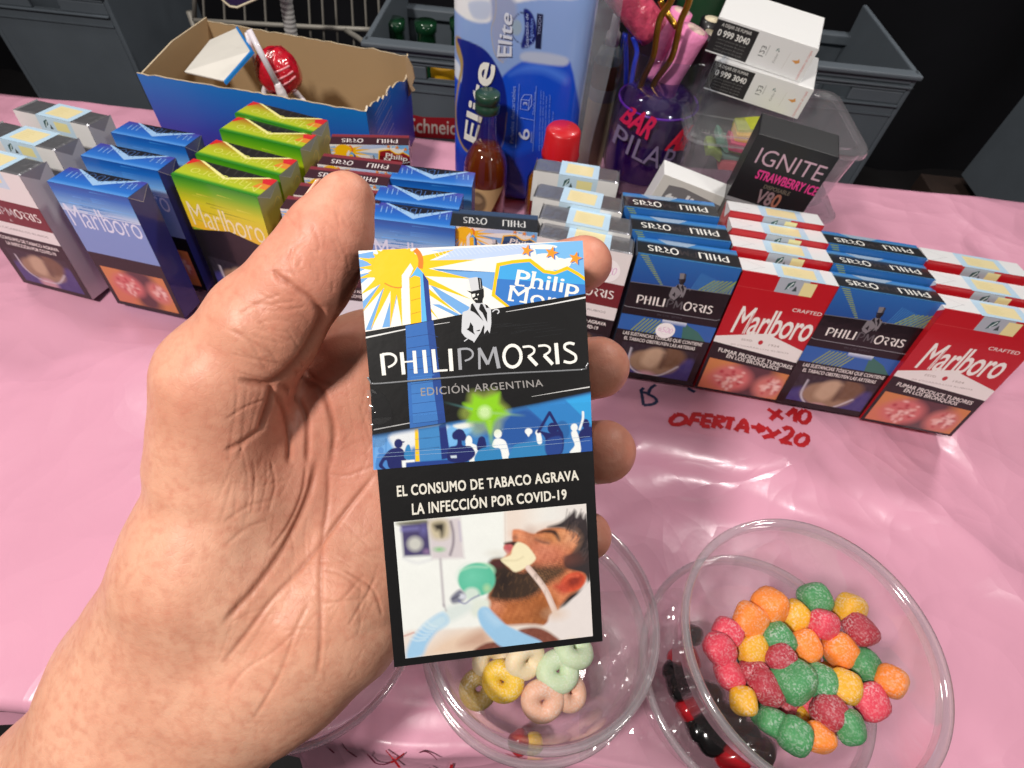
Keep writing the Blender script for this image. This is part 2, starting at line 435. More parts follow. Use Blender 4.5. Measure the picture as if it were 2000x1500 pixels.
g_ = mesh_obj("ground", [(-6, -4, -0.75), (6, -4, -0.75), (6, 9, -0.75), (-6, 9, -0.75)], [(0, 1, 2, 3)], GROUND); g_["kind"] = "structure"
BACK = mat("dark_canvas", S(26, 26, 32), rough=0.9, vary=0.4, vscale=4)
bw = []
for i in range(60):
    x = -3 + i * 0.1; bw += [(x, 1.9 + 0.03 * math.sin(i * 1.3), -0.75), (x, 1.9 + 0.03 * math.sin(i * 1.3), 1.6)]
bk = mesh_obj("backdrop", bw, [(2 * i, 2 * i + 2, 2 * i + 3, 2 * i + 1) for i in range(59)], BACK, None, True); bk["kind"] = "structure"

# marker writing on the sheet, traced as strokes that lie on the cloth
def cloth_ink(name, strokes, wpx, col, label=None):
    V, Fc = [], []
    for st in strokes:
        p = np.array([G(a, b, -0.002) for a, b in crom(st, 6)])[:, :2]
        d = np.gradient(p, axis=0); d /= np.linalg.norm(d, axis=1, keepdims=True) + 1e-12
        nn = np.stack([-d[:, 1], d[:, 0]], 1)
        z0 = np.linalg.norm(p[:, :], axis=1)
        w = wpx * 0.5 * 0.00031 * (1 + 0.12 * np.sin(np.arange(len(p)) * 1.7))
        b = len(V)
        for q in np.concatenate([p + nn * w[:, None], p - nn * w[:, None]]): V.append((q[0], q[1], float(cloth_z(*q)) + 0.0003))
        m = len(p)
        for i in range(m - 1): Fc.append((b + i, b + i + 1, b + m + i + 1, b + m + i))
    return mesh_obj(name, V, Fc, col, cloth, False)
RED = mat("red_marker", S(178, 30, 38), rough=0.5, vary=0.2, vscale=90)
NAVY = mat("blue_marker", S(40, 50, 84), rough=0.5, vary=0.2, vscale=90)
def tr7(pts): return [(1120 + a / 4.411, 560 + b / 4.411) for a, b in pts]
oferta = [[(890, 1100), (838, 1150), (850, 1190), (930, 1185), (975, 1140), (940, 1105), (890, 1100)],
 [(1040, 1095), (1015, 1150), (985, 1200)], [(1030, 1095), (1105, 1103)], [(1015, 1145), (1085, 1155)],
 [(1130, 1105), (1115, 1160), (1100, 1205)], [(1130, 1105), (1205, 1115)], [(1115, 1155), (1185, 1165)], [(1100, 1205), (1170, 1212)],
 [(1230, 1120), (1215, 1170), (1195, 1225)], [(1230, 1120), (1290, 1135), (1285, 1160), (1220, 1170)], [(1220, 1170), (1275, 1228)],
 [(1310, 1138), (1385, 1150)], [(1350, 1145), (1320, 1240)],
 [(1385, 1255), (1430, 1200), (1465, 1160), (1485, 1215), (1478, 1275)], [(1420, 1222), (1490, 1230)],
 [(1520, 1218), (1600, 1232)], [(1575, 1195), (1630, 1235), (1570, 1265)], [(1590, 1210), (1610, 1235), (1588, 1252)],
 [(1650, 1220), (1690, 1265), (1705, 1320)], [(1775, 1250), (1700, 1290), (1620, 1315)],
 [(1800, 1235), (1850, 1220), (1885, 1250), (1850, 1300), (1770, 1345)], [(1770, 1345), (1830, 1350), (1880, 1358)],
 [(1975, 1270), (1925, 1300), (1915, 1345), (1960, 1368), (2010, 1340), (2020, 1290), (1975, 1270)],
 [(1670, 1058), (1730, 1100), (1800, 1148)], [(1785, 1065), (1740, 1105), (1690, 1155)],
 [(1835, 1115), (1880, 1075), (1915, 1045)], [(1915, 1045), (1910, 1110), (1905, 1170)],
 [(1990, 1060), (1950, 1095), (1945, 1150), (1985, 1175), (2030, 1140), (2035, 1085), (1990, 1060)],
 [(1750, 925), (1780, 965)], [(1800, 890), (1785, 960)]]
cloth_ink("red_handwriting", [tr7(q) for q in oferta], 9.5, RED)
blue = [[(715, 835), (670, 865), (645, 925)], [(610, 860), (585, 890), (620, 905), (665, 915)], [(590, 895), (598, 960), (605, 1018)],
        [(605, 1018), (680, 1010), (718, 985), (700, 950), (640, 915)], [(985, 875), (1045, 910)]]
cloth_ink("blue_handwriting", [tr7(q) for q in blue], 6.5, NAVY)

def drape_pt(px, py):
    d = ray(px, py)
    for t in np.linspace(.2, .45, 1200):
        q = CP + d * t; ye = cloth_edge_y(q[0]); e0 = float(cloth_z(q[0], ye))
        if q[1] < ye - .006 and q[2] < e0 - .006 - (ye - .006 - q[1]) / .40: return q
        if q[1] >= ye - .006 and q[2] < float(cloth_z(q[0], q[1])): return q
    return q
def drape_ink(name, strokes, wm, m_):
    V, Fc = [], []
    for st in strokes:
        p = np.array([drape_pt(560 + a / 4.545, 1300 + b / 4.545) for a, b in crom(st, 5)]); d = np.gradient(p, axis=0); d /= np.linalg.norm(d, axis=1, keepdims=True) + 1e-12
        n = np.array([0, -.93, .37]); sd = np.cross(d, n) * wm / 2; b = len(V); m = len(p)
        V += list(p + sd + n * .0012) + list(p - sd + n * .0012)
        for i in range(m - 1): Fc.append((b + i, b + i + 1, b + m + i + 1, b + m + i))
    return mesh_obj(name, V, Fc, m_, cloth, False)
drape_ink("red_handwriting", [[(885, 725), (950, 800), (1010, 880)], [(1050, 750), (985, 800), (930, 835)], [(1470, 850), (1462, 880), (1455, 905)]], .0013, RED)
drape_ink("dark_handwriting", [[(495, 655), (550, 730), (630, 785)], [(720, 755), (760, 800), (800, 840), (870, 850), (930, 830)], [(1180, 745), (1230, 735), (1290, 760), (1340, 810)], [(1270, 880), (1310, 905)], [(385, 710), (430, 750)]], .0010, mat("faded_marker", S(110, 36, 60), rough=.5))

# ------------------------------------------------------------------ cigarette packs
WHITE = S(238, 236, 230); BLACK = S(9, 8, 10); SILV = S(205, 206, 210, 0.55); GREY = S(150, 148, 148)
def unit_logo():
    """brand lettering as strokes, x along the word 0..1, y up from baseline in letter-heights"""
    L = []
    def m(p): x, y = p; u = (x - 218) / 1607.0; return (u, (1138 - 93 * u - y) / 176.0)
    st = lambda pts, w, g=0, w2=None, sm=0: L.append(([m(q) for q in pts], w, w2 or w, g, sm))
    st([(237, 962), (251, 1137)], 36); st([(240, 968), (305, 963), (345, 985), (350, 1022), (325, 1052), (285, 1072)], 24, 0, 18, 5)
    st([(398, 950), (411, 1130)], 34); st([(500, 938), (509, 1122)], 32); st([(405, 1030), (503, 1022)], 14)
    st([(580, 932), (592, 1118)], 34); st([(655, 926), (668, 1112)], 34); st([(655, 1103), (768, 1095)], 18)
    st([(793, 922), (800, 1102)], 36)
    st([(866, 920), (872, 1092)], 30, 1); st([(866, 926), (935, 922), (972, 945), (974, 980), (948, 1005), (910, 1020)], 20, 1, 16, 5)
    st([(1030, 914), (1027, 1088)], 22, 1); st([(1028, 918), (1096, 1048)], 32, 1); st([(1096, 1048), (1152, 908)], 22, 1); st([(1154, 908), (1184, 1080)], 34, 1)
    t = np.linspace(0, 2 * math.pi, 21); st([(1298 + 70 * math.cos(a), 982 + 88 * math.sin(a) - 4 * math.cos(a)) for a in t], 30)
    for dx, dy in ((0, 0), (127, -8)):
        st([(1383 + dx, 908 + dy), (1440 + dx, 903 + dy), (1474 + dx, 922 + dy), (1470 + dx, 955 + dy), (1425 + dx, 985 + dy)], 20, 0, 20, 5)
        st([(1428 + dx, 982 + dy), (1495 + dx, 1056 + dy)], 32)
    st([(1655, 876), (1663, 1046)], 36)
    st([(1805, 885), (1765, 876), (1728, 890), (1728, 922), (1770, 948), (1808, 975), (1808, 1015), (1765, 1034), (1712, 1024)], 25, 0, 25, 5)
    return L
LOGO = unit_logo()
def logo(art, quad, col, grey=None, wscale=1.0):
    q = np.asarray(quad, float); wl = np.linalg.norm(art._pre(q[1:2]) - art._pre(q[0:1]))
    for pts, w, w2, g, sm in LOGO:
        p = np.asarray(pts); p = crom(p, sm) if sm else p
        p = bil(q, p[:, 0], p[:, 1]); k = wl / 1607.0 * wscale
        art.line(p, w * k, (grey or col) if g else col, w2 * k)
def c3(pts): p = np.asarray(pts, float); return p / 4.16667 + np.array([690, 460])
def c4(pts): p = np.asarray(pts, float); return p / 4.16667 + np.array([690, 740])
def c5(pts): p = np.asarray(pts, float); return p / 12.5 + np.array([900, 560])

YEL = S(255, 196, 10); ORG = S(246, 126, 34); LBL = S(112, 166, 222); SKY = S(64, 164, 226); MBL = S(52, 118, 196); DBL = S(32, 58, 140)
def emblem(A, f, k, SV, WHITE, BLACK):
    """gentleman with top hat"""
    fe = lambda p: f((np.asarray(p, float) / 12.5 + np.array([900, 560]) - np.array([690, 460])) * 4.16667)
    A.poly(f([(935, 348), (1000, 338), (1042, 350), (1052, 435), (960, 455)]), SV)
    A.poly(f([(1012, 342), (1042, 350), (1052, 432), (1024, 440)]), BLACK); A.line(f([(1030, 350), (1038, 430)]), 4 * k, SV)
    A.poly(f([(924, 448), (962, 456), (1010, 446), (1062, 430), (1056, 446), (1000, 466), (950, 466)]), BLACK)
    A.poly(f([(956, 462), (1060, 438), (1062, 495), (1052, 520), (1050, 550), (1000, 552), (966, 510)]), BLACK)
    A.poly(fe([(262, 185), (350, 165), (350, 235), (285, 270)]), WHITE); A.poly(fe([(395, 195), (430, 165), (440, 195), (410, 218)]), WHITE)
    A.poly(fe([(325, 325), (350, 285), (405, 285), (412, 325), (370, 308)]), WHITE)
    A.poly(fe([(45, 620), (180, 570), (250, 420), (300, 395), (470, 405), (530, 395), (600, 430), (700, 500), (735, 560), (745, 900), (705, 1140), (650, 1050), (570, 1155), (560, 930), (480, 1120), (320, 1370), (300, 1330), (100, 1225), (15, 1110), (30, 750)]), SV)
    for q in ([(255, 420), (292, 410), (400, 600), (560, 850), (420, 705), (330, 630), (230, 580)], [(480, 415), (530, 425), (640, 640), (645, 880), (530, 640), (440, 550)],
              [(235, 865), (300, 965), (312, 1100), (350, 1175), (140, 1040), (195, 1000)], [(585, 425), (650, 455), (690, 520), (620, 520)],
              [(360, 1078), (470, 1045), (465, 1075), (430, 1088)], [(560, 930), (580, 990), (560, 1100), (510, 1120)]): A.poly(fe(q), BLACK)
    A.line(fe([(770, 615), (830, 562), (900, 562), (932, 610), (890, 660)]), 10 * k, SV, smooth=4); A.line(fe([(80, 1335), (170, 1265)]), 8 * k, SV)


def sun_art(A, f, tint_shield, tint_shield2, dark_band, sky=LBL, shield_word="Philip", logo_grey=S(140, 142, 146), hand=False):
    """printed upper face: sun rays, obelisk, shield, dark band with emblem and wordmark; f maps tracing points"""
    A.poly(f([(20, 60), (1900, 20), (1930, 700), (40, 820)]), WHITE)
    for q in ([(640, 268), (700, 290), (1172, 300), (1135, 450), (940, 352)], [(600, 372), (700, 440), (960, 590), (960, 640), (880, 640), (720, 520)],
              [(40, 190), (185, 232), (40, 300)], [(45, 320), (195, 285), (48, 405)], [(55, 560), (215, 395), (225, 420), (62, 650)],
              [(100, 770), (240, 430), (272, 432), (150, 768)], [(235, 750), (330, 435), (372, 435), (300, 742)],
              [(160, 130), (40, 152), (40, 178), (185, 200)], [(640, 560), (700, 560), (880, 650), (860, 668)]):
        A.poly(f(q), sky)
    A.poly(f([(620, 118), (1480, 66), (1450, 140), (1000, 190), (700, 225), (590, 232), (780, 150)]), S(186, 204, 236))
    sc = (350, 262)
    def r_(ang, tip, half):
        ca, sa = math.cos(ang), math.sin(ang); b = (sc[0] + 120 * ca, sc[1] + 120 * sa)
        A.poly(f([(b[0] - sa * half, b[1] + ca * half), tip, (b[0] + sa * half, b[1] - ca * half)]), YEL)
    for tip, hf in (((1000, 196), 46), ((960, 352), 44), ((960, 520), 36), ((860, 640), 34), ((700, 690), 30), ((830, 112), 40), ((300, 748), 34),
                    ((140, 772), 34), ((58, 482), 40), ((40, 352), 36), ((42, 262), 36), ((36, 180), 36), ((400, 760), 26), ((60, 640), 26)):
        r_(math.atan2(tip[1] - sc[1], tip[0] - sc[0]), tip, hf)
    A.ell(sc, 10, 10, YEL) if False else A.poly(f([(sc[0] + 205 * math.cos(t), sc[1] + 168 * math.sin(t)) for t in np.linspace(0, 6.283, 34)[:-1]]), YEL)
    for i in range(30):                                # torn little points round the sun
        a = i / 30 * 6.283; A.poly(f([(sc[0] + 195 * math.cos(a - .09), sc[1] + 160 * math.sin(a - .09)), (sc[0] + 236 * math.cos(a), sc[1] + 195 * math.sin(a)), (sc[0] + 195 * math.cos(a + .09), sc[1] + 160 * math.sin(a + .09))]), YEL)
    k = np.linalg.norm(A._pre(f([(1000, 0)])) - A._pre(f([(0, 0)]))) / 1000
    A.line(f([(500, 112), (535, 150), (550, 205), (545, 268)]), 40 * k, ORG, smooth=5)
    A.line(f([(255, 388), (310, 415), (370, 425), (410, 415)]), 9 * k, ORG, smooth=5)
    # upper right sky, clouds and stars
    A.poly(f([(1470, 70), (1880, 40), (1890, 360), (1780, 270), (1640, 290), (1500, 200)]), S(120, 182, 232))
    for e in ((1640, 230, 130, 50), (1560, 190, 110, 45), (1540, 92, 120, 20), (1770, 205, 60, 24)):
        A.poly(f([(e[0] + e[2] * math.cos(t), e[1] + e[3] * math.sin(t)) for t in np.linspace(0, 6.283, 22)[:-1]]), WHITE)
    for i in range(24):
        A.line(f([(640 + 34 * i, 122 - 2.2 * i), (690 + 34 * i, 190 - 4.2 * i)]), 3 * k, S(222, 230, 246))
    for c, r in (((1412, 122), 52), ((1612, 142), 58), ((1806, 186), 58)):
        for dx, cc in ((10, S(60, 110, 190)), (0, S(240, 150, 40))):
            q = []
            for i in range(10):
                a = 0.25 - math.pi / 2 + i * math.pi / 5; rr = r if i % 2 == 0 else r * .42
                q.append((c[0] + dx + rr * math.cos(a), c[1] + dx * .6 + rr * math.sin(a)))
            A.poly(f(q), cc)
    # shield
    A.poly(f([(1165, 225), (1300, 200), (1442, 188), (1500, 232), (1560, 280), (1640, 292), (1740, 250), (1830, 300), (1900, 350), (1900, 560), (1270, 600), (1125, 490)]), YEL)
    A.poly(f([(1192, 250), (1300, 228), (1432, 216), (1480, 256), (1545, 305), (1640, 320), (1742, 280), (1830, 330), (1900, 380), (1900, 560), (1290, 590), (1154, 480)]), tint_shield)
    A.poly(f([(1172, 352), (1900, 400), (1900, 560), (1290, 590), (1154, 480)]), tint_shield2)
    A.text(shield_word, f([(1308, 438), (1822, 520), (1846, 372), (1338, 280)]), WHITE, 0.012)
    for a, b in (((1320, 402), (1392, 410)), ((1428, 420), (1480, 428)), ((1500, 430), (1545, 437)), ((1712, 512), (1772, 522)), ((1340, 284), (1390, 290)), ((1452, 296), (1490, 302))):
        A.line(f([a, b]), 13 * k, WHITE)
    A.text("Morris", f([(1258, 528), (1880, 640), (1900, 505), (1278, 408)]), WHITE, 0.005)
    for a, b in (((1256, 524), (1306, 530)), ((1352, 536), (1412, 546)), ((1272, 410), (1318, 416)), ((1392, 424), (1442, 432))): A.line(f([a, b]), 13 * k, WHITE)
    # obelisk above the band
    A.poly(f([(395, 325), (465, 225), (490, 270), (455, 345), (468, 740), (402, 750)]), WHITE)
    A.poly(f([(456, 350), (500, 326), (545, 340), (560, 725), (468, 740)]), YEL)
    A.poly(f([(482, 315), (522, 255), (575, 312), (604, 720), (556, 730), (546, 340), (500, 326), (456, 348)]), S(92, 178, 232))
    A.poly(f([(565, 305), (610, 368), (640, 710), (600, 720)]), DBL)
    for y in (430, 530, 640): A.line(f([(470, y), (550, y - 22)]), 4 * k, S(150, 120, 20))
    # dark band and everything below
    A.poly(f([(60, 790), (640, 690), (900, 638), (1255, 578), (1920, 468), (1990, 1500), (60, 1800)]), dark_band)
    A.line(f([(88, 832), (430, 762), (785, 706)]), 14 * k, S(225, 225, 225), 3 * k)
    A.line(f([(1240, 622), (1600, 560), (1900, 503)]), 3 * k, S(225, 225, 225), 15 * k)
    if hand:
        A.poly(f([(425, 735), (651, 690), (705, 1140), (752, 1524), (460, 1572)]), S(50, 104, 178))
        A.poly(f([(596, 702), (652, 690), (700, 1100), (752, 1524), (690, 1535)]), S(34, 70, 142))
        A.poly(f([(470, 1150), (660, 1130), (680, 1500), (490, 1540)]), S(62, 120, 190))
        for i in range(9):
            y = 830 + i * 88; A.line(f([(440 + i * 4, y), (620 + i * 8, y - 28), (690 + i * 6, y - 4)]), 4 * k, S(28, 60, 120))
        for i in range(14):                            # thin reflections painted as grey hairlines in the black
            x0 = rng.uniform(900, 1500); y0 = 720 + rng.uniform(0, 120)
            A.line(f([(x0, y0), (x0 + rng.uniform(100, 320), y0 - 30)]), 1.5 * k, S(44, 46, 50))
    emblem(A, f, k, S(205, 207, 212), WHITE, BLACK)

def warning(A, lines, quads, col=S(232, 229, 216), **k):
    for t, q in zip(lines, quads): A.text(t, q, col, 0.012, cap=True, **k)

# --- materials of pack bodies
CARD_BLACK = mat("black_card", BLACK, rough=0.4, coat=0.6, coat_rough=0.1, bump=0.08, bscale=250)
CARD_WHITE = mat("white_card", S(232, 232, 232), rough=0.4, coat=0.5, coat_rough=0.1, bump=0.08, bscale=250)
CARD_BLUE = mat("blue_card", S(28, 92, 176), rough=0.38, coat=0.6, coat_rough=0.1, bump=0.1, bscale=220)
CARD_GREEN = mat("green_card", S(140, 170, 40), rough=0.35, coat=0.7, coat_rough=0.1, bump=0.25, bscale=160)
CARD_RED = mat("red_card", S(190, 22, 32), rough=0.4, coat=0.6, coat_rough=0.1, bump=0.12, bscale=200)
CARD_MAROON = mat("maroon_card", S(96, 26, 34), rough=0.36, coat=0.6, coat_rough=0.1, bump=0.1, bscale=220)
FOIL = mat("silver_foil_wrap", S(150, 150, 156), rough=0.3, metal=0.75, coat=0.5, coat_rough=0.12, bump=0.6, bscale=260)
FILM = thin("clear_wrap_film", (0.97, 0.97, 0.98), rough=0.12, refl=1.0, bump=0.5, bscale=120)

def pack_parts(W, T, L, body, front=None, top=None, right=None, left=None, bev=0.0009, extra=None):
    """mesh set of one pack kind; local frame: base front-edge centre, y back, z up"""
    parts = []
    bm = bmesh.new(); add_box(bm, (0, T / 2, L / 2), (W, T, L), bev, 2)
    me = bpy.data.meshes.new("body"); bm.to_mesh(me); bm.free(); me.materials.append(body); parts.append(("body", me))
    e = 0.00008
    if front:
        A = Art((-W / 2, -e, L), (1, 0, 0), (0, 0, -1), W * 1e3, L * 1e3); front(A); parts.append(("front_print", A.mesh("front_print")))
    if top:
        A = Art((-W / 2, T, L + e), (1, 0, 0), (0, -1, 0), W * 1e3, T * 1e3); top(A); parts.append(("top_print", A.mesh("top_print")))
    if right:
        A = Art((W / 2 + e, 0, L), (0, 1, 0), (0, 0, -1), T * 1e3, L * 1e3); right(A); parts.append(("side_print", A.mesh("side_print")))
    if left:
        A = Art((-W / 2 - e, T, L), (0, -1, 0), (0, 0, -1), T * 1e3, L * 1e3); left(A); parts.append(("side_print", A.mesh("side_print")))
    for nm, me in extra or []: parts.append((nm, me))
    return dict(W=W, T=T, L=L, parts=parts)
def instance(kind, name, loc, yaw, lean, label, group, cat="cigarette pack"):
    r = empty(name, loc, None, label, cat, group)
    r.matrix_world = Matrix.Translation(Vector(loc)) @ Matrix.Rotation(yaw, 4, 'Z') @ Matrix.Rotation(-lean, 4, 'X')
    for nm, me in kind["parts"]: link(nm, me, r)
    return r
def place(kind, name, tfl, tfr, label, group, lean=10.0, anchor='m', sheet=0.0, yaw=None):
    """stand a pack on the table so that its top front edge shows along tfl-tfr"""
    lean = math.radians(lean); T, L, W = kind["T"], kind["L"], kind["W"]
    zb = T * math.sin(lean) + sheet; zt = zb + L * math.cos(lean)
    a, b = G(*tfl, zt), G(*tfr, zt); d = b - a
    if yaw is None: yaw = math.atan2(d[1], d[0])
    else: yaw = math.radians(yaw)
    u = np.array([math.cos(yaw), math.sin(yaw), 0])
    mid = (a + b) / 2 if anchor == 'm' else (a + u * W / 2 if anchor == 'l' else b - u * W / 2)
    bk_ = np.array([-math.sin(yaw), math.cos(yaw), 0])
    root = mid - bk_ * L * math.sin(lean); root[2] = zb
    print("PACK", name, "w_obs %.1f" % (np.linalg.norm(d) * 1e3), "W %.1f" % (W * 1e3), "yaw %.1f" % math.degrees(yaw), root.round(3))
    return instance(kind, name, root, yaw, lean, label, group)

# --- fronts and tops
def top_pm(bg1, band=None, txt=WHITE, pm=None, foil=None):
    def fn(A):
        w, h = A.w, A.h
        if band: A.grad(0, 0, w, h, [(0, band), (0.22, band), (0.3, bg1), (1, bg1)])
        else: A.rect(0, 0, w, h, bg1)
        logo(A, [(w * .86, h * .42), (w * .14, h * .42), (w * .14, h * .78), (w * .86, h * .78)], txt, pm or bg1)
    return fn
def chest_pic(xy):
    p = Paint(xy, S(34, 32, 40)); n = p.noise(0.02, 0.5, 3)
    p.poly([(0, 20), (14, 14), (30, 20), (48, 10), (52, 30), (52, 40), (0, 40)], S(60, 58, 120), 2)
    p.ell((24, 20), 17, 13, S(150, 122, 96), 1.5); p.poly([(30, 2), (38, 2), (44, 10), (40, 20), (30, 22)], S(112, 84, 60), 2)
    p.poly([(18, 8), (26, 4), (30, 12), (24, 26), (16, 22)], S(188, 160, 132), 2); p.line([(30, 10), (30, 24)], 2, S(84, 60, 46), 2)
    p.ell((22, 36), 7, 6, S(196, 150, 160), 2); p.line([(7, 8), (8, 24), (16, 33), (30, 33), (41, 20)], .8, S(220, 220, 230), .6)
    p.c += n[:, None]; return p.out()
def tumor_pic(xy):
    p = Paint(xy, S(206, 130, 74)); p.poly([(18, 0), (40, 0), (36, 30), (20, 30)], S(86, 50, 56), 4); p.ell((6, 22), 12, 12, S(210, 120, 90), 4)
    p.ell((17, 13), 12, 10, S(208, 110, 108), 2.5); p.ell((41, 15), 9, 9, S(204, 120, 112), 2.5)
    r = np.random.default_rng(4)
    for i in range(60):
        c = (17, 13) if i % 2 else (41, 15); a = r.uniform(0, 6.28); q = r.uniform(0, 9) * (1 if i % 2 else .75)
        p.ell((c[0] + q * math.cos(a), c[1] + q * math.sin(a)), r.uniform(.6, 1.8), r.uniform(.6, 1.6), [S(232, 180, 170), S(180, 50, 60), S(240, 206, 198)][i % 3], .6, .8)
    return p.out()
def front_bluespin(A):
    w, h = A.w, A.h; A.rect(0, 0, w, h, S(9, 10, 15))
    A.grad(0, 0, w, 18.5, [(0, S(40, 104, 176)), (1, S(24, 76, 150))])
    YG = S(150, 170, 60)
    for i in range(16): A.line([(1.5 + i * 1.1, 0.6 + i * 1.2), (5.8 + i * .9, 0.6 + i * 1.2)], .5, YG)
    for i in range(11): A.line([(33 + i * 1.2, 18 - 0 * i), (36 + i * 1.1, 6 + i * .3)], .35, S(70, 140, 200))
    for i in range(12): A.line([(36 + i * 2.2, 18), (44 + i * 2.2, 9 - i * .25)], .7, YG)
    A.poly([(0, 17.5), (w, 15.8), (w, 38), (0, 38)], S(9, 10, 15)); A.line([(0, 17.6), (w, 15.9)], .35, S(120, 124, 130))
    emblem(A, lambda p: (np.asarray(p, float) - np.array([1020, 610])) * .0335 + np.array([27.5, 16.6]), .0335, S(126, 124, 128), S(70, 66, 70), S(22, 22, 28))
    logo(A, [(6, 30.5), (49, 30.5), (49, 25.2), (6, 25.2)], WHITE, S(92, 92, 96))
    A.rtext("BLUE SPIN", 20, 35.6, 34, 36.8, S(70, 72, 80)); A.line([(0, 33.4), (2, 34), (53, 34), (w, 33)], .3, S(160, 164, 170))
    A.rect(0, 39, w, 50, S(34, 96, 172))
    for i in range(8): A.line([(8 + i * 2.2, 50), (14 + i * 2.2, 40)], .7, YG)
    A.poly([(36, 39), (46, 44), (52, 50), (38, 50)], S(52, 110, 100)); A.grad(24, 39, 38, 42, [(0, S(220, 230, 240)), (1, S(34, 96, 172))])
    A.rect(0, 50, w, h, BLACK)
    A.rtext("LAS SUSTANCIAS TÓXICAS QUE CONTIENE", 4, 51.2, 51, 53.6, WHITE, .012, cap=True); A.rtext("EL TABACO OBSTRUYEN LAS ARTERIAS", 5.5, 55, 48, 57.4, WHITE, .012, cap=True)
    A.picture([(5, h - 4), (51, h - 4), (51, 59), (5, 59)], 60, 46, lambda xy: chest_pic((xy - np.array([5, 57])) * np.array([1.1, 1.35])))
def top_bluespin(A):
    w, h = A.w, A.h; A.grad(0, 0, w, h, [(0, S(30, 110, 190)), (.2, S(70, 130, 180)), (.3, S(26, 26, 30)), (.92, S(26, 26, 30)), (1, S(60, 140, 200))])
    A.poly([(w * .2, 0), (w * .6, 0), (w * .5, h * .24), (w * .3, h * .24)], S(150, 170, 190))
    logo(A, [(w * .9, h * .42), (w * .1, h * .42), (w * .1, h * .74), (w * .9, h * .74)], WHITE, S(60, 52, 54))
def price(A, c, r, txt, colr=S(206, 64, 190)):
    A.ell(c, r, r, S(246, 246, 246)); A.ring(c, (r * .5, r * .5), (r * .46, r * .46), S(214, 214, 214))
    A.text(txt, [(c[0] - r * .72, c[1] + r * .12), (c[0] + r * .74, c[1] + r * .3), (c[0] + r * .72, c[1] - r * .36), (c[0] - r * .74, c[1] - r * .42)], colr, -.026, shear=.2)
def front_bluespin_priced(A): front_bluespin(A); price(A, (27.5, 46.5), 5.6, "6500")

def stamp(A, x0, x1, y0=0, y1=None, v=0):
    """pale blue revenue strip with a cream printed field; the square code is left out"""
    y1 = A.h if y1 is None else y1; A.rect(x0, y0, x1, y1, S(186, 212, 232))
    for i in range(9):
        yy = y0 + (y1 - y0) * (i + .5) / 9; A.line([(x0, yy), ((x0 + x1) / 2, yy + .5), (x1, yy - .3)], .16, S(150, 190, 222))
    d = (x1 - x0)
    A.poly([(x0 + d * .17, y0 + (y1 - y0) * .14), (x0 + d * .86, y0 + (y1 - y0) * .18), (x0 + d * .84, y0 + (y1 - y0) * .86), (x0 + d * .15, y0 + (y1 - y0) * .82)], S(226, 212, 164))
    for i in range(5): A.line([(x0 + d * .24, y0 + (y1 - y0) * (.3 + i * .1)), (x0 + d * (.5 + .05 * (i % 2)), y0 + (y1 - y0) * (.31 + i * .1))], .22, S(200, 182, 120))
def foil_top(A):
    w, h = A.w, A.h; stamp(A, w * .3, w * .76)
def leaf_mark(A, c, s):
    A.poly([(c[0] - s, c[1] + s), (c[0] - s * .8, c[1] - s * .4), (c[0] + s * .2, c[1] - s), (c[0] + s * .2, c[1])], S(46, 86, 84))
    A.poly([(c[0] + s * .2, c[1] + s), (c[0] + s * .6, c[1] - s * .1), (c[0] + s, c[1] + s * .9)], S(60, 74, 74)); A.line([(c[0] - s * .6, c[1] + s * .6), (c[0], c[1] - s * .6)], s * .2, S(210, 226, 226))
def front_white(A):
    w, h = A.w, A.h; A.rect(0, 0, w, h, S(228, 226, 224)); A.rect(w * .3, 0, w * .76, 11, S(196, 220, 236)); leaf_mark(A, (w * .42, 4.5), 3); A.rect(w * .52, 2, w * .7, 7.5, S(236, 226, 160))
    A.rect(0, 20, w, 36, S(112, 30, 34)); logo(A, [(4, 30.5), (48, 30.5), (48, 25), (4, 25)], WHITE, S(196, 190, 190))
    A.rtext("A", 24, 32.6, 26, 34.4, S(220, 210, 210)); A.rtext("20 CIGARRILLOS RUBIOS", 10, 39.6, 46, 41, S(130, 126, 126))
    A.rect(0, 45, w, h, BLACK); A.rtext("EL CONSUMO DE TABACO AGRAVA", 4, 47.5, 48, 49.9, WHITE, .02); A.rtext("LA INFECCIÓN POR COVID-19", 9, 51.5, 44, 54, WHITE, .02, cap=True)
    A.picture([(4, h - 3), (w - 4, h - 3), (w - 4, 57), (4, 57)], 50, 30, lambda xy: chest_pic((xy - np.array([3, 56])) * np.array([1.1, 1.45])))
def front_white_priced(A): front_white(A); price(A, (w_ := A.w * .78, 12.5)[0:2], 7.4, "5200")
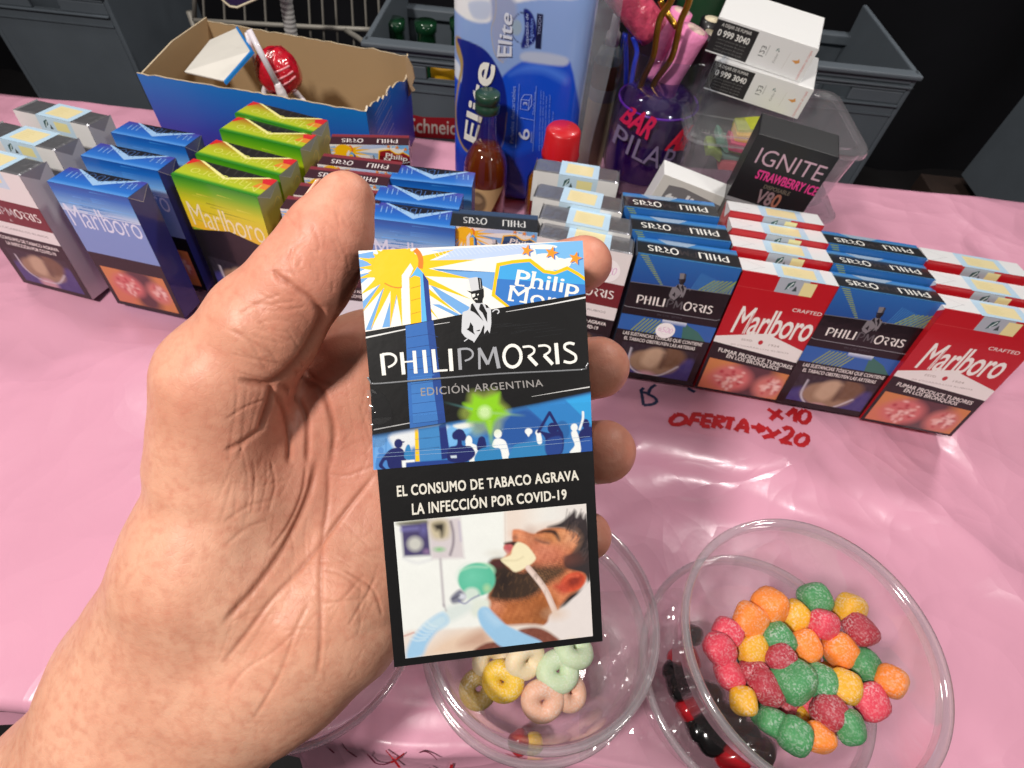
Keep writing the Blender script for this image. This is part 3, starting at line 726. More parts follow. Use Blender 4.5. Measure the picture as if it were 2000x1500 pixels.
def front_marl(A):
    w, h = A.w, A.h; A.rect(0, 0, w, h, S(186, 18, 30)); A.rect(20, 0, 36, 9, S(170, 178, 188)); leaf_mark(A, (28, 4), 3.2); A.rect(33, 1, 40, 9, S(232, 222, 160))
    A.rect(0, 9, 0.1, 9.1, BLACK); A.line([(0, 9), (20, 9)], .15, S(210, 90, 90))
    A.text("Marlboro", [(7, 39), (50, 37), (50, 20), (8, 21)], WHITE, .012, sp=.92); A.rtext("CRAFTED", 34, 17, 50, 19.2, WHITE)
    for x in (8.5, 14.2): A.line([(x, 39), (x + 1.2, 24)], .35, S(186, 18, 30))
    A.poly([(0, 43), (27, 36), (w, 45), (w, 55), (0, 50)], S(236, 234, 230)); A.ell((26, 42.6), 1.3, 1.6, S(190, 40, 50)); A.rtext("ESTD", 15, 41.8, 21, 43.2, S(150, 140, 130)); A.rtext("1924", 31, 42.6, 37, 44, S(150, 140, 130))
    A.rtext("20 CIGARRILLOS RUBIOS", 10, 46.4, 44, 47.4, S(170, 165, 160))
    A.rect(0, 47.5, w, h, BLACK) if False else A.poly([(0, 47), (w, 53), (w, h), (0, h)], BLACK)
    A.text("FUMAR PRODUCE TUMORES", [(5, 53.5), (50, 57.6), (50, 55.0), (5, 50.8)], WHITE, .012, cap=True); A.text("EN LOS BRONQUIOS", [(11, 57), (43, 60), (43, 57.4), (11, 54.4)], WHITE, .012, cap=True)
    A.picture([(2, h - 1.5), (w - 2, h - 1.5), (w - 2, 62), (2, 59)], 64, 40, lambda xy: tumor_pic((xy - np.array([2, 59]))))
def top_marl(A):
    w, h = A.w, A.h; A.rect(0, 0, w, h, S(226, 226, 228)); A.line([(0, 0), (w * .22, h * .5), (0, h)], .25, S(150, 152, 158)); A.line([(w * .22, h * .5), (w * .24, h * .5)], .25, S(150, 152, 158))
    A.poly([(0, h * .93), (w * .34, h * .93), (w * .34, h), (0, h)], S(190, 30, 40)) ; stamp(A, w * .34, w * .8)
def lightblue_grad(A, v0, v1):
    r = np.random.default_rng(5)
    A.grad(0, v0, A.w, v1, [(0, S(20, 84, 170)), (.25, S(28, 110, 196)), (.7, S(120, 176, 226)), (1, S(206, 220, 238))])
    for i in range(26):
        y = r.uniform(v0, v1); x = r.uniform(0, A.w * .6); A.line([(x, y), (x + r.uniform(6, 24), y)], r.uniform(.2, .6), S(*(np.array([60, 140, 214]) + r.uniform(-30, 50))), .05)
def front_lightblue(A):
    w, h = A.w, A.h; A.rect(0, 0, w, h, S(30, 60, 150)); lightblue_grad(A, 0, 17); A.rect(0, 17, w, h, S(120, 150, 206))
    A.text("Marlboro", [(2, 27), (w - 2, 27), (w - 2, 12.5), (2, 12.5)], S(216, 226, 246), -.006, sp=.95); A.rect(0, 45, w, h, BLACK); A.picture([(3, h - 3), (w - 3, h - 3), (w - 3, 55), (3, 55)], 50, 30, lambda xy: tumor_pic((xy - np.array([3, 55])) * np.array([1.2, 1.1])))
def top_lightblue(A):
    w, h = A.w, A.h; A.grad(0, 0, w, h, [(0, S(70, 60, 150)), (.4, S(40, 90, 180)), (.8, S(40, 110, 196)), (1, S(90, 150, 220))])
    A.poly([(w * .12, 0), (w * .92, 0), (w * .5, h * .74)], S(150, 186, 226)); A.poly([(w * .16, 0), (w * .88, 0), (w * .5, h * .46)], S(24, 24, 34))
    for x in (.1, .16, .22, .78, .86, .92): A.line([(w * x, h * .2), (w * x + .6, h * .55)], .5, S(130, 170, 220))
    A.rtext("Marlboro", w * .1, h * .1, w * .9, h * .52, S(70, 108, 170), -.026, True)
def front_green(A):
    w, h = A.w, A.h; A.grad(0, 0, w, 34, [(0, S(40, 140, 24)), (.16, S(110, 176, 24)), (.45, S(214, 208, 30)), (1, S(236, 190, 40))])
    r = np.random.default_rng(8)
    for i in range(22):
        y = r.uniform(4, 30); x = r.uniform(0, w * .7); A.line([(x, y), (x + r.uniform(5, 22), y + .2)], r.uniform(.2, .8), S(*(np.array([190, 190, 50]) + r.uniform(-40, 40))), .05)
    A.text("Marlboro", [(3, 32), (w - 3, 32), (w - 3, 16), (3, 16)], S(238, 230, 190), -.008, sp=.95)
    A.poly([(0, 36), (w * .5, 30), (w, 36), (w, h), (0, h)], S(14, 14, 17)); A.picture([(3, h - 3), (w - 3, h - 3), (w - 3, 55), (3, 55)], 50, 30, lambda xy: chest_pic((xy - np.array([3, 55])) * np.array([1.05, 1.4])))
def top_green(A):
    w, h = A.w, A.h; A.grad(0, 0, w, h, [(0, S(170, 70, 40)), (.45, S(176, 176, 40)), (.8, S(170, 190, 40)), (.9, S(60, 140, 36)), (1, S(40, 120, 36))])
    A.poly([(0, 0), (w * .1, 0), (w * .02, h * .34), (0, h * .34)], S(206, 40, 40)); A.poly([(w * .84, 0), (w, 0), (w, h * .34), (w * .9, h * .34)], S(206, 40, 50)); A.poly([(w * .88, h * .34), (w, h * .34), (w, h * .6), (w * .84, h * .6)], S(214, 130, 50))
    A.poly([(w * .08, 0), (w * .94, 0), (w * .52, h * .62)], S(232, 226, 150)); A.poly([(w * .13, 0), (w * .89, 0), (w * .52, h * .5)], S(34, 30, 32))
    for i in range(6): A.line([(w * (.24 + i * .1), 0), (w * (.24 + i * .1) + 1, h * .3)], .18, S(96, 92, 90))
    A.rtext("Marlboro", w * .12, h * .42, w * .92, h * .8, S(206, 206, 96), -.02, True)
def side_green(A):
    w, h = A.w, A.h; A.grad(0, 0, w, h * .55, [(0, S(170, 178, 140)), (.3, S(196, 184, 70)), (1, S(226, 184, 50))]); A.rect(0, h * .55, w, h, S(120, 96, 40))
    A.poly([(0, 0), (w, 0), (w * .5, 6)], S(170, 178, 160)); A.line([(0, 0), (w * .5, 6), (w, 0)], .25, S(220, 224, 214)); A.line([(w * .55, 12), (w * .8, 8), (w * .9, 13), (w * .6, 22)], .4, S(236, 206, 90), smooth=4)
def fold_side(c1, c2):
    def fn(A):
        w, h = A.w, A.h; A.rect(0, 0, w, h, c1); A.poly([(0, 0), (w, 0), (w * .5, 7)], c2); A.line([(0, 0), (w * .5, 7), (w, 0)], .3, S(210, 210, 214))
    return fn
S3 = lambda W: (lambda p: (np.asarray(p, float) - np.array([40, 90])) / 1850.0 * W)
def front_pmarg(shield, shield2, band, sky):
    def fn(A):
        w, h = A.w, A.h; A.rect(0, 0, w, h, band); sun_art(A, S3(w), shield, shield2, band, sky)
        f = S3(w); logo(A, f([(218, 1138), (1825, 1045), (1818, 868), (214, 962)]), WHITE, S(150, 150, 154))
        A.rect(0, 50, w, h, BLACK); A.rtext("EL CONSUMO DE TABACO AGRAVA", 4, 52, w - 4, 54.4, WHITE, .01); A.rtext("LA INFECCIÓN POR COVID-19", 7, 56, w - 7, 58.4, WHITE, .01, cap=True)
        A.rect(3, 61, w - 3, h - 3, S(216, 224, 228))
    return fn
K_GREEN = pack_parts(.055, .0195, .086, CARD_GREEN, front_green, top_green, side_green, side_green)
K_MAROON = pack_parts(.048, .013, .086, CARD_MAROON, front_pmarg(S(150, 24, 34), S(110, 16, 28), S(60, 18, 26), S(150, 186, 222)), top_pm(S(62, 34, 44), S(130, 50, 60), S(226, 216, 216)), fold_side(S(78, 28, 36), S(120, 90, 96)), fold_side(S(78, 28, 36), S(120, 90, 96)))
K_LBLUE = pack_parts(.048, .0165, .086, CARD_BLUE, front_lightblue, top_lightblue, fold_side(S(40, 50, 130), S(80, 84, 150)), fold_side(S(40, 50, 130), S(80, 84, 150)))
K_PMARG = pack_parts(.048, .0165, .086, CARD_BLACK, front_pmarg(S(36, 84, 130), S(26, 66, 112), S(18, 20, 24), LBL), top_pm(S(34, 36, 40), S(50, 70, 100), S(206, 206, 206)), fold_side(S(30, 32, 38), S(70, 74, 80)))
K_WHITE = pack_parts(.052, .0185, .086, FOIL, front_white, foil_top, fold_side(S(214, 214, 216), S(160, 160, 166)), fold_side(S(214, 214, 216), S(160, 160, 166)), bev=.002)
K_WHITE2 = pack_parts(.052, .0185, .086, FOIL, front_white_priced, foil_top, fold_side(S(214, 214, 216), S(160, 160, 166)), fold_side(S(214, 214, 216), S(160, 160, 166)), bev=.002)
K_BSPIN = pack_parts(.055, .0195, .086, CARD_BLACK, front_bluespin, top_bluespin, fold_side(S(40, 44, 56), S(90, 94, 110)), fold_side(S(60, 70, 90), S(110, 120, 140)))
K_BSPIN2 = pack_parts(.055, .0195, .086, CARD_BLACK, front_bluespin_priced, top_bluespin, fold_side(S(40, 44, 56), S(90, 94, 110)), fold_side(S(60, 70, 90), S(110, 120, 140)))
K_MARL = pack_parts(.055, .0155, .084, CARD_RED, front_marl, top_marl, fold_side(S(190, 20, 32), S(226, 226, 230)), fold_side(S(190, 20, 32), S(226, 226, 230)), bev=.0016)
GG = "green cigarette packs in the left column"
place(K_GREEN, "cigarette_pack", (430, 230), (608, 260), "green and yellow pack at the back of its column, beside the cardboard box", GG, 4, 'r', yaw=-14)
place(K_GREEN, "cigarette_pack", (439, 277), (586, 291), "second green and yellow pack from the cardboard box", GG, 4, 'r', yaw=-12)
place(K_GREEN, "cigarette_pack", (439, 331), (544.5, 343), "third green and yellow pack, just behind the frontmost one of its column", GG, 4, 'r', yaw=-13)
place(K_GREEN, "cigarette_pack", (438, 377), (502.6, 385), "frontmost green and yellow pack above the thumb knuckle", GG, 4, 'r', yaw=-13)
GM = "maroon cigarette packs behind the thumb"
place(K_MAROON, "cigarette_pack", (651, 281.6), (790.5, 284), "maroon pack with yellow sun front, at the back against the blue box", GM, 4)
place(K_MAROON, "cigarette_pack", (627, 321), (770, 337), "second maroon pack from the back with its whole lid in view", GM, 4)
place(K_MAROON, "cigarette_pack", (599, 347), (750, 363), "third maroon pack from the back, its lid crossed by the thumb tip", GM, 4)
place(K_MAROON, "cigarette_pack", (573, 380), (732, 397), "fourth maroon pack from the back, mostly hidden by the thumb", GM, 4, 'l')
place(K_MAROON, "cigarette_pack", (547, 407), (712, 425), "frontmost maroon pack showing a corner of its sun left of the thumb", GM, 4, 'l')
GL = "light blue cigarette packs right of the thumb"
place(K_LBLUE, "cigarette_pack", (769, 349.6), (914.5, 364.7), "hindmost light blue pack, next to the small amber bottle", GL, 4)
place(K_LBLUE, "cigarette_pack", (736, 390), (890.7, 409), "middle light blue pack of the row right of the thumb", GL, 4)
place(K_LBLUE, "cigarette_pack", (727, 427), (879, 446), "frontmost light blue pack with tall pale lettering, touching the thumb", GL, 4)
place(K_PMARG, "cigarette_pack", (881.6, 440.7), (1047, 454), "black topped sun pack standing just behind the held pack", None, 4)
GW = "foil topped white cigarette packs"
place(K_WHITE, "cigarette_pack", (1046, 333), (1204.7, 358), "hindmost white foil topped pack, below the red bottle cap", GW, 6)
place(K_WHITE, "cigarette_pack", (1043.7, 384), (1212.6, 416.8), "second white foil topped pack from the red bottle cap", GW, 6)
place(K_WHITE, "cigarette_pack", (1051.6, 426), (1232, 460), "third white foil topped pack from the red bottle cap", GW, 6)
place(K_WHITE2, "cigarette_pack", (1047, 461), (1238.7, 498.5), "white and maroon foil topped pack with round price sticker behind the index fingertip", GW, 8)
GB = "blue and black cigarette packs"
place(K_BSPIN, "cigarette_pack", (1223, 404), (1402, 425), "hindmost blue and black pack, in front of the tilted white box", GB, 10)
place(K_BSPIN, "cigarette_pack", (1239, 450), (1425, 473), "middle blue and black pack of its column", GB, 10)
place(K_BSPIN2, "cigarette_pack", (1247, 495), (1448, 526), "frontmost blue and black pack with a round price sticker over its warning", GB, 10)
GR = "red soft cigarette packs with white tops"
for k_, (a, l_) in enumerate(zip(((1426, 412), (1430, 446), (1432, 482), (1451, 529)),
        ("hindmost red soft pack, in front of the black box", "second red soft pack from the black box", "third red soft pack, just behind the frontmost red one", "frontmost red soft pack with tumour picture on its warning"))):
    place(K_MARL, "cigarette_pack", a, (a[0] + 190, a[1] + 27), l_, GR, 12, 'l', yaw=-5)
# packs of the next column, cut by the photograph's edge
K_DARK = pack_parts(.055, .0165, .084, CARD_BLACK, front_bluespin, top_bluespin, fold_side(S(70, 40, 40), S(120, 100, 100)), fold_side(S(70, 40, 40), S(120, 100, 100)))
GD = "dark packs right of the red soft packs"
for k_, (a, l_) in enumerate(zip(((1640, 560), (1628, 515), (1618, 475)),
        ("frontmost dark pack right of the red soft packs", "middle dark pack right of the red soft packs", "hindmost dark pack right of the red soft packs"))):
    place(K_DARK, "cigarette_pack", a, (a[0] + 190, a[1] + 27), l_, GD, 12, 'l', yaw=-5)

def column(kind, x, ys_, yaw, lean, labels, group):
    for y, l_ in zip(ys_, labels): instance(kind, "cigarette_pack", (x + .15 * (y - .25), y, kind["T"] * math.sin(math.radians(lean)) + .0004), math.radians(yaw), math.radians(lean), l_, group)
column(K_LBLUE, -.238, (.236, .262, .288), -8, 5, ("frontmost light blue pack left of the green column", "middle light blue pack left of the green column", "hindmost light blue pack left of the green column"), "light blue packs at the far left")
column(K_WHITE, -.305, (.244, .270, .298), -10, 6, ("frontmost white foil topped pack at the far left", "middle white foil topped pack at the far left", "hindmost white foil topped pack at the far left"), "white foil topped packs at the far left")
column(K_MARL, .252, (.205, .224, .244), -6, 10, ("frontmost red soft pack at the far right end of the rows", "middle red soft pack at the far right end of the rows", "hindmost red soft pack at the far right end of the rows"), "red soft packs at the far right")
# ------------------------------------------------------------------ things behind the packs
def vline(px, py, y):          # point on the vertical plane at distance y that shows at (px, py)
    d = ray(px, py); return CP + d * (y / d[1])
# --- cardboard box with sweets
KRAFT = mat("kraft_inside", S(176, 148, 112), rough=0.8, vary=0.1, vscale=60, bump=0.25, bscale=220)
BOXPRINT = mat("blue_box_print", attr=True, rough=0.45, coat=0.3, coat_rough=0.2, bump=0.06, bscale=220)
yb0 = 0.378
fl, fr = vline(400, 184, yb0), vline(718, 213, yb0 + 0.004)
zf = fr[2]; x1b = fr[0]; x0b = x1b - 0.172; yb1 = yb0 + 0.098
print("BOX", fl, fr)
bx_ = empty("cardboard_box", (x1b, yb0, 0), None, "open cardboard box printed blue to purple with torn rim and brown inside", "box")
BROT = -math.atan2(vline(797, 104, yb1)[0] - x1b, .098); bx_.rotation_euler = (0, 0, BROT)
print("BROT", math.degrees(BROT))
WB = x1b - x0b
def jag(a, b, n, amp, seed):
    r = np.random.default_rng(seed); t = np.linspace(0, 1, n)[:, None]; p = np.asarray(a) * (1 - t) + np.asarray(b) * t
    p[1:-1] += r.normal(0, amp, (n - 2, 2)); return p
def panel(name, prof, o, ux, thick, ncol, inner, outer, cfun, parent):
    """upright cardboard sheet: prof = (s, z) rim profile; outer face carries print colours, inner face is kraft"""
    o = np.asarray(o, float); ux = np.asarray(ux, float); n = np.cross(ux, (0, 0, 1.0))
    V, Fc, C_ = [], [], []
    s_ = np.array([p[0] for p in prof]); zt = np.array([p[1] for p in prof]); m = len(s_); R = 14
    for side, off in ((0, 0.0), (1, -thick)):
        for i in range(m):
            for k in range(R + 1):
                z = zt[i] * k / R; V.append(o + ux * s_[i] + n * off + np.array([0, 0, z]))
                C_.append(cfun(s_[i], z) if side == 0 else S(176, 148, 112))
    def id_(s, i, k): return s * m * (R + 1) + i * (R + 1) + k
    for i in range(m - 1):
        for k in range(R):
            Fc.append((id_(0, i, k), id_(0, i + 1, k), id_(0, i + 1, k + 1), id_(0, i, k + 1)))
            Fc.append((id_(1, i, k), id_(1, i, k + 1), id_(1, i + 1, k + 1), id_(1, i + 1, k)))
    b = len(V)
    for i in range(m):
        for side, off in ((0, 0.0), (1, -thick)):
            V.append(o + ux * s_[i] + n * off + np.array([0, 0, zt[i] + 0.0002])); C_.append(S(206, 186, 156))
    for i in range(m - 1): Fc.append((b + 2 * i, b + 2 * i + 2, b + 2 * i + 3, b + 2 * i + 1))
    return mesh_obj(name, V, Fc, BOXPRINT, parent, False, C_)
def blue_grad(s, z):
    t = np.clip(z / zf, 0, 1); a, b, c_ = np.array(S(70, 24, 130)), np.array(S(40, 60, 170)), np.array(S(6, 116, 200))
    return tuple(a * (1 - t * 2) + b * t * 2) if t < .5 else tuple(b * (2 - t * 2) + c_ * (t * 2 - 1))
TK = 0.0012
panel("front_panel", [(s, z) for s, z in jag((0, zf + .001), (WB, zf), 40, .0003, 2)], (-WB, 0, 0), (1, 0, 0), TK, 40, 0, 0, blue_grad, bx_)
zr = HZ(x1b + 0.004, yb1, 104)
zs1, zs2 = HZ(x1b + .03, yb0 + .045, 186), HZ(x1b + .06, yb0 + .088, 168)
prof = [(0, zf)] + [(s, z) for s, z in jag((.004, zf + .002), (.042, zs1 - .002), 9, .0010, 5)] + [(s, z) for s, z in jag((.045, zs1 + .001), (.088, zs2), 8, .0009, 6)] + [(.092, zs2 + .002), (.0935, zr - .016), (.096, zr - .004), (.098, zr)]
panel("side_panel", prof, (0, 0.0005, 0), (0, 1, 0), TK, 20, 0, 0, blue_grad, bx_)
zl = HZ(x0b, yb1, 52)
panel("side_panel", [(0, zf + .003), (.05, zf + .004), (.098, zr)], (-WB, .098, 0), (0, -1, 0), TK, 4, 0, 0, blue_grad, bx_)
panel("back_panel", [(s, z) for s, z in jag((0, zr - .001), (WB, zr + .002), 30, .00035, 3)], (0, .098, 0), (-1, 0, 0), TK, 30, 0, 0, blue_grad, bx_)
box("bottom_panel", (-WB / 2, .049, .003), (WB - .004, .094, .002), KRAFT, bx_, 0.0003)
# torn kraft tongue at the right rear corner
tg = [(0.0, zr), (.002, zr + .001), (.006, zr - .006), (.007, zr - .014), (.004, zr - .021), (.0065, zr - .024), (.003, zr - .026), (.001, zr - .03), (0, zr - .03)]
V = [(a, .092 - .2 * a, z) for a, z in tg] + [(a, .0905 - .2 * a, z) for a, z in tg]; m_ = len(tg)
mesh_obj("torn_flap", V, [tuple(range(m_)), tuple(range(m_, 2 * m_))[::-1]] + [(i, (i + 1) % m_, m_ + (i + 1) % m_, m_ + i) for i in range(m_)], KRAFT, bx_)
A = Art((.0009, .004, zf - .001), (0, 1, 0), (0, 0, -1), 80, 70)
for i, (y0, wd) in enumerate(((6, .7), (9, .35), (12, .35), (20, .7), (24, .35), (27, .35), (34, .7), (38, .35))):
    A.line([(8, y0 + 1.5), (44, y0 - 2.5)], wd, S(150, 150, 190))
A.build("side_print", bx_, PRINT_SOFT)
# white flap folded over the left rim
wf = [vline(438, 158, yb0 + .012), vline(489, 100, yb0 + .03), vline(461, 55, yb0 + .085), vline(410, 78, yb0 + .085), vline(360, 140, yb0 + .02)]
wf = [Vector(p) for p in wf]; inv = (Matrix.Translation((x1b, yb0, 0)) @ Matrix.Rotation(BROT, 4, 'Z')).inverted()
lp = [inv @ p for p in wf]; nn = (lp[1] - lp[0]).cross(lp[2] - lp[0]).normalized(); nn = nn if nn.z > 0 else -nn
WFLAP = mat("white_flap_card", S(214, 210, 202), rough=0.6, vary=0.05)
m_ = len(lp)
mesh_obj("end_flap", lp + [p - nn * .0012 for p in lp], [tuple(range(m_)), tuple(range(m_, 2 * m_))[::-1]] + [(i, (i + 1) % m_, m_ + (i + 1) % m_, m_ + i) for i in range(m_)], WFLAP, bx_)
FBL = mat("flap_edge_blue", S(20, 120, 196), rough=0.5)
q0, q1, q2 = lp[0], lp[1], lp[2]; cc = sum(lp, Vector()) / m_
for nm, (a, b) in (("flap_edge", (q0, q1)), ("flap_edge", (q1, q2))):
    ia, ib = a + (a - cc).normalized() * .003, b + (b - cc).normalized() * .003
    vs = [a + nn * .0003, b + nn * .0003, ib + nn * .0003, ia + nn * .0003, a - nn * .0016, b - nn * .0016, ib - nn * .0016, ia - nn * .0016]
    mesh_obj(nm, vs, [(0, 1, 2, 3), (7, 6, 5, 4), (0, 4, 5, 1), (1, 5, 6, 2), (2, 6, 7, 3), (3, 7, 4, 0)], FBL, bx_)
# lollipops standing in the box
CANDYRED = mat("red_lolly_wrap", S(196, 24, 44), rough=0.25, coat=0.9, coat_rough=0.06, bump=2.2, bscale=110, bdetail=3)
STICK = mat("white_plastic_stick", S(222, 214, 222), rough=0.35, coat=0.3)
TWIST = mat("white_wrap_twist", S(236, 228, 232), rough=0.35, coat=0.4, bump=0.9, bscale=240)
STRIPE = mat("pink_wrap_stripe", S(232, 150, 160), rough=0.3, coat=0.6)
yl = yb0 + .045
lc = vline(544, 140, yl); lr = (vline(585, 140, yl) - vline(503, 140, yl))[0] / 2
lo_ = empty("lollipop", tuple(lc), None, "red wrapped ball lollipop upside down in the cardboard box", "lollipop")
def ball(name, r, material, parent, lump=.05, n=3, seed=1, loc=(0, 0, 0), sq=(1, 1, 1), freq=4.0, pw=2.0):
    bm = bmesh.new(); bmesh.ops.create_icosphere(bm, subdivisions=n, radius=1.0)
    rr = np.random.default_rng(seed); ks = rr.normal(size=(6, 3)) * freq; ph = rr.uniform(0, 6.28, 6)
    for v in bm.verts:
        c = np.array(v.co); c = c / (np.abs(c) ** pw).sum() ** (1 / pw); f = 1 + lump * np.mean(np.sin(ks @ c + ph)); v.co = Vector((c * f * r) * np.array(sq)) + Vector(loc)
    return bm_obj(name, bm, material, parent, True)
ball("candy_ball", lr, CANDYRED, lo_, .12, 4, 3)
for k in range(3):                                     # pale stripes of the wrapper, bent round the ball
    pts = [Vector((math.sin(a) * .9 + .1 * k, -math.cos(a) * .75, .25 - .22 * k + .3 * math.sin(a))).normalized() * lr * 1.0 for a in np.linspace(.1, 1.0, 6)]
    tube("wrap_stripe", [tuple(p) for p in pts], lr * .045, STRIPE, lo_, 6, 3)
L_ = lambda a, b, y=yl: tuple(vline(a, b, y) - lc)
tube("wrap_twist", [L_(572, 176), L_(586, 190), L_(600, 210, yl - .004)], .002, TWIST, lo_, 8, 4, radii=[.003, .0022, .0032])
tube("wrap_twist", [L_(520, 165, yl - .01), L_(516, 180, yl - .01), L_(520, 200, yl - .012)], .002, TWIST, lo_, 8, 4, radii=[.0016, .0024, .003])
l2 = empty("lollipop", tuple(vline(486, 58, yl - .016)), None, "pale lollipop stick leaning in front of the red ball in the cardboard box", "lollipop")
B_ = lambda a, b, y: tuple(vline(a, b, y) - vline(486, 58, yl - .016))
tube("stick", [B_(486, 58, yl - .016), B_(541, 164, yl - .02)], .0021, STICK, l2, 14, 0)
tube("wrap_twist", [B_(541, 162, yl - .02), B_(549, 180, yl - .02), B_(562, 205, yl - .02)], .002, TWIST, l2, 8, 4, radii=[.0022, .0036, .0028])
ball("candy_ball", lr * .9, mat("dark_lolly", S(24, 40, 60), rough=.3, coat=.5), l2, .05, 3, 9, loc=B_(556, 236, yl - .018))
l3 = empty("lollipop", tuple(vline(482, 62, yl + .004)), None, "white paper stick leaning beside the red ball in the cardboard box", "lollipop")
C3_ = lambda a, b, y: tuple(vline(a, b, y) - vline(482, 62, yl + .004))
tube("stick", [C3_(482, 64, yl + .004), C3_(500, 128, yl + .004), C3_(521, 196, yl + .004)], .0017, TWIST, l3, 10, 2)
ball("candy_ball", lr * .9, mat("navy_lolly", S(20, 60, 90), rough=.3, coat=.5), l3, .05, 3, 11, loc=C3_(517, 225, yl + .004))

# --- tall blue tissue pack
TISSUE = mat("tissue_film", attr=True, rough=0.3, coat=0.5, coat_rough=0.12, bump=0.5, bscale=26, bdetail=2)
yt = 0.394
tl_, tr_ = G(884, 418, 0.0), G(1110, 412, 0.0)
pt0 = vline(880, 330, yt); zt_ = HZ(pt0[0], yt, -120)
xL = vline(884, 400, yt)[0]; xR = vline(1106, 400, yt)[0]; WT = xR - xL; HT = 0.165
print("TISSUE", xL, xR, WT, "top at px", PR((xL, yt, HT)))
ti = empty("tissue_pack", ((xL + xR) / 2, yt, 0), None, "tall blue and white pack of paper tissues standing behind the small bottle", "tissue pack")
ti.rotation_euler = (math.radians(-4), 0, math.radians(-2))
def pouch(W, H, D, material, parent):
    nx, nz = 34, 46; V, Fc, C_ = [], [], []
    for side in (0, 1):
        for i in range(nx + 1):
            for k in range(nz + 1):
                u, v = i / nx, k / nz; e = (1 - abs(2 * u - 1) ** 7) * (1 - abs(2 * v - 1) ** 9)
                y = (-1 if side == 0 else 1) * (D / 2) * (e ** .42) + .0016 * math.sin(9 * u + 3 * v) * e
                V.append(((u - .5) * W, D / 2 + y, v * H)); C_.append(S(24, 60, 176))
    m = (nx + 1) * (nz + 1); id_ = lambda s, i, k: s * m + i * (nz + 1) + k
    for i in range(nx):
        for k in range(nz):
            Fc.append((id_(0, i, k), id_(0, i + 1, k), id_(0, i + 1, k + 1), id_(0, i, k + 1)))
            Fc.append((id_(1, i, k), id_(1, i, k + 1), id_(1, i + 1, k + 1), id_(1, i + 1, k)))
    for i in range(nx):
        Fc.append((id_(0, i, 0), id_(1, i, 0), id_(1, i + 1, 0), id_(0, i + 1, 0))); Fc.append((id_(0, i, nz), id_(0, i + 1, nz), id_(1, i + 1, nz), id_(1, i, nz)))
    for k in range(nz):
        Fc.append((id_(0, 0, k), id_(0, 0, k + 1), id_(1, 0, k + 1), id_(1, 0, k))); Fc.append((id_(0, nx, k), id_(1, nx, k), id_(1, nx, k + 1), id_(0, nx, k + 1)))
    return mesh_obj("pouch", V, Fc, material, parent, True, C_)
DT = 0.028
pouch(WT, HT, DT, TISSUE, ti)
def tbend(uv):
    u, v = np.clip(uv[:, 0] / (WT * 1e3), 0, 1), np.clip(1 - uv[:, 1] / (HT * 1e3), 0, 1)
    e = (1 - np.abs(2 * u - 1) ** 7) * (1 - np.abs(2 * v - 1) ** 9)
    return DT / 2 * (e ** .42 - 1) - .0016 * np.sin(9 * u + 3 * v) * e
# trace through the photograph: crop coordinates of the front -> mm on the pouch
_Rt = np.array((Matrix.Rotation(math.radians(-2), 3, 'Z') @ Matrix.Rotation(math.radians(0), 3, 'Z')))
_M = np.array(Matrix.Translation(ti.location) @ ti.rotation_euler.to_matrix().to_4x4())
def ti_map(p):
    p = np.atleast_2d(np.asarray(p, float)); out = []
    inv_ = np.linalg.inv(_M); o = (inv_ @ np.append(CP, 1))[:3]
    for a, b in p:
        d = inv_[:3, :3] @ ray(780 + a / 4.411, b / 4.411); t = -o[1] / d[1]; q = o + d * t
        out.append(((q[0] + WT / 2) * 1e3, (HT - q[2]) * 1e3))
    return np.array(out)
A = Art((-WT / 2, -.0003, HT), (1, 0, 0), (0, 0, -1), WT * 1e3, HT * 1e3, None, tbend)
LB2 = S(136, 164, 218); RB = S(18, 76, 204); NB = S(16, 34, 130)
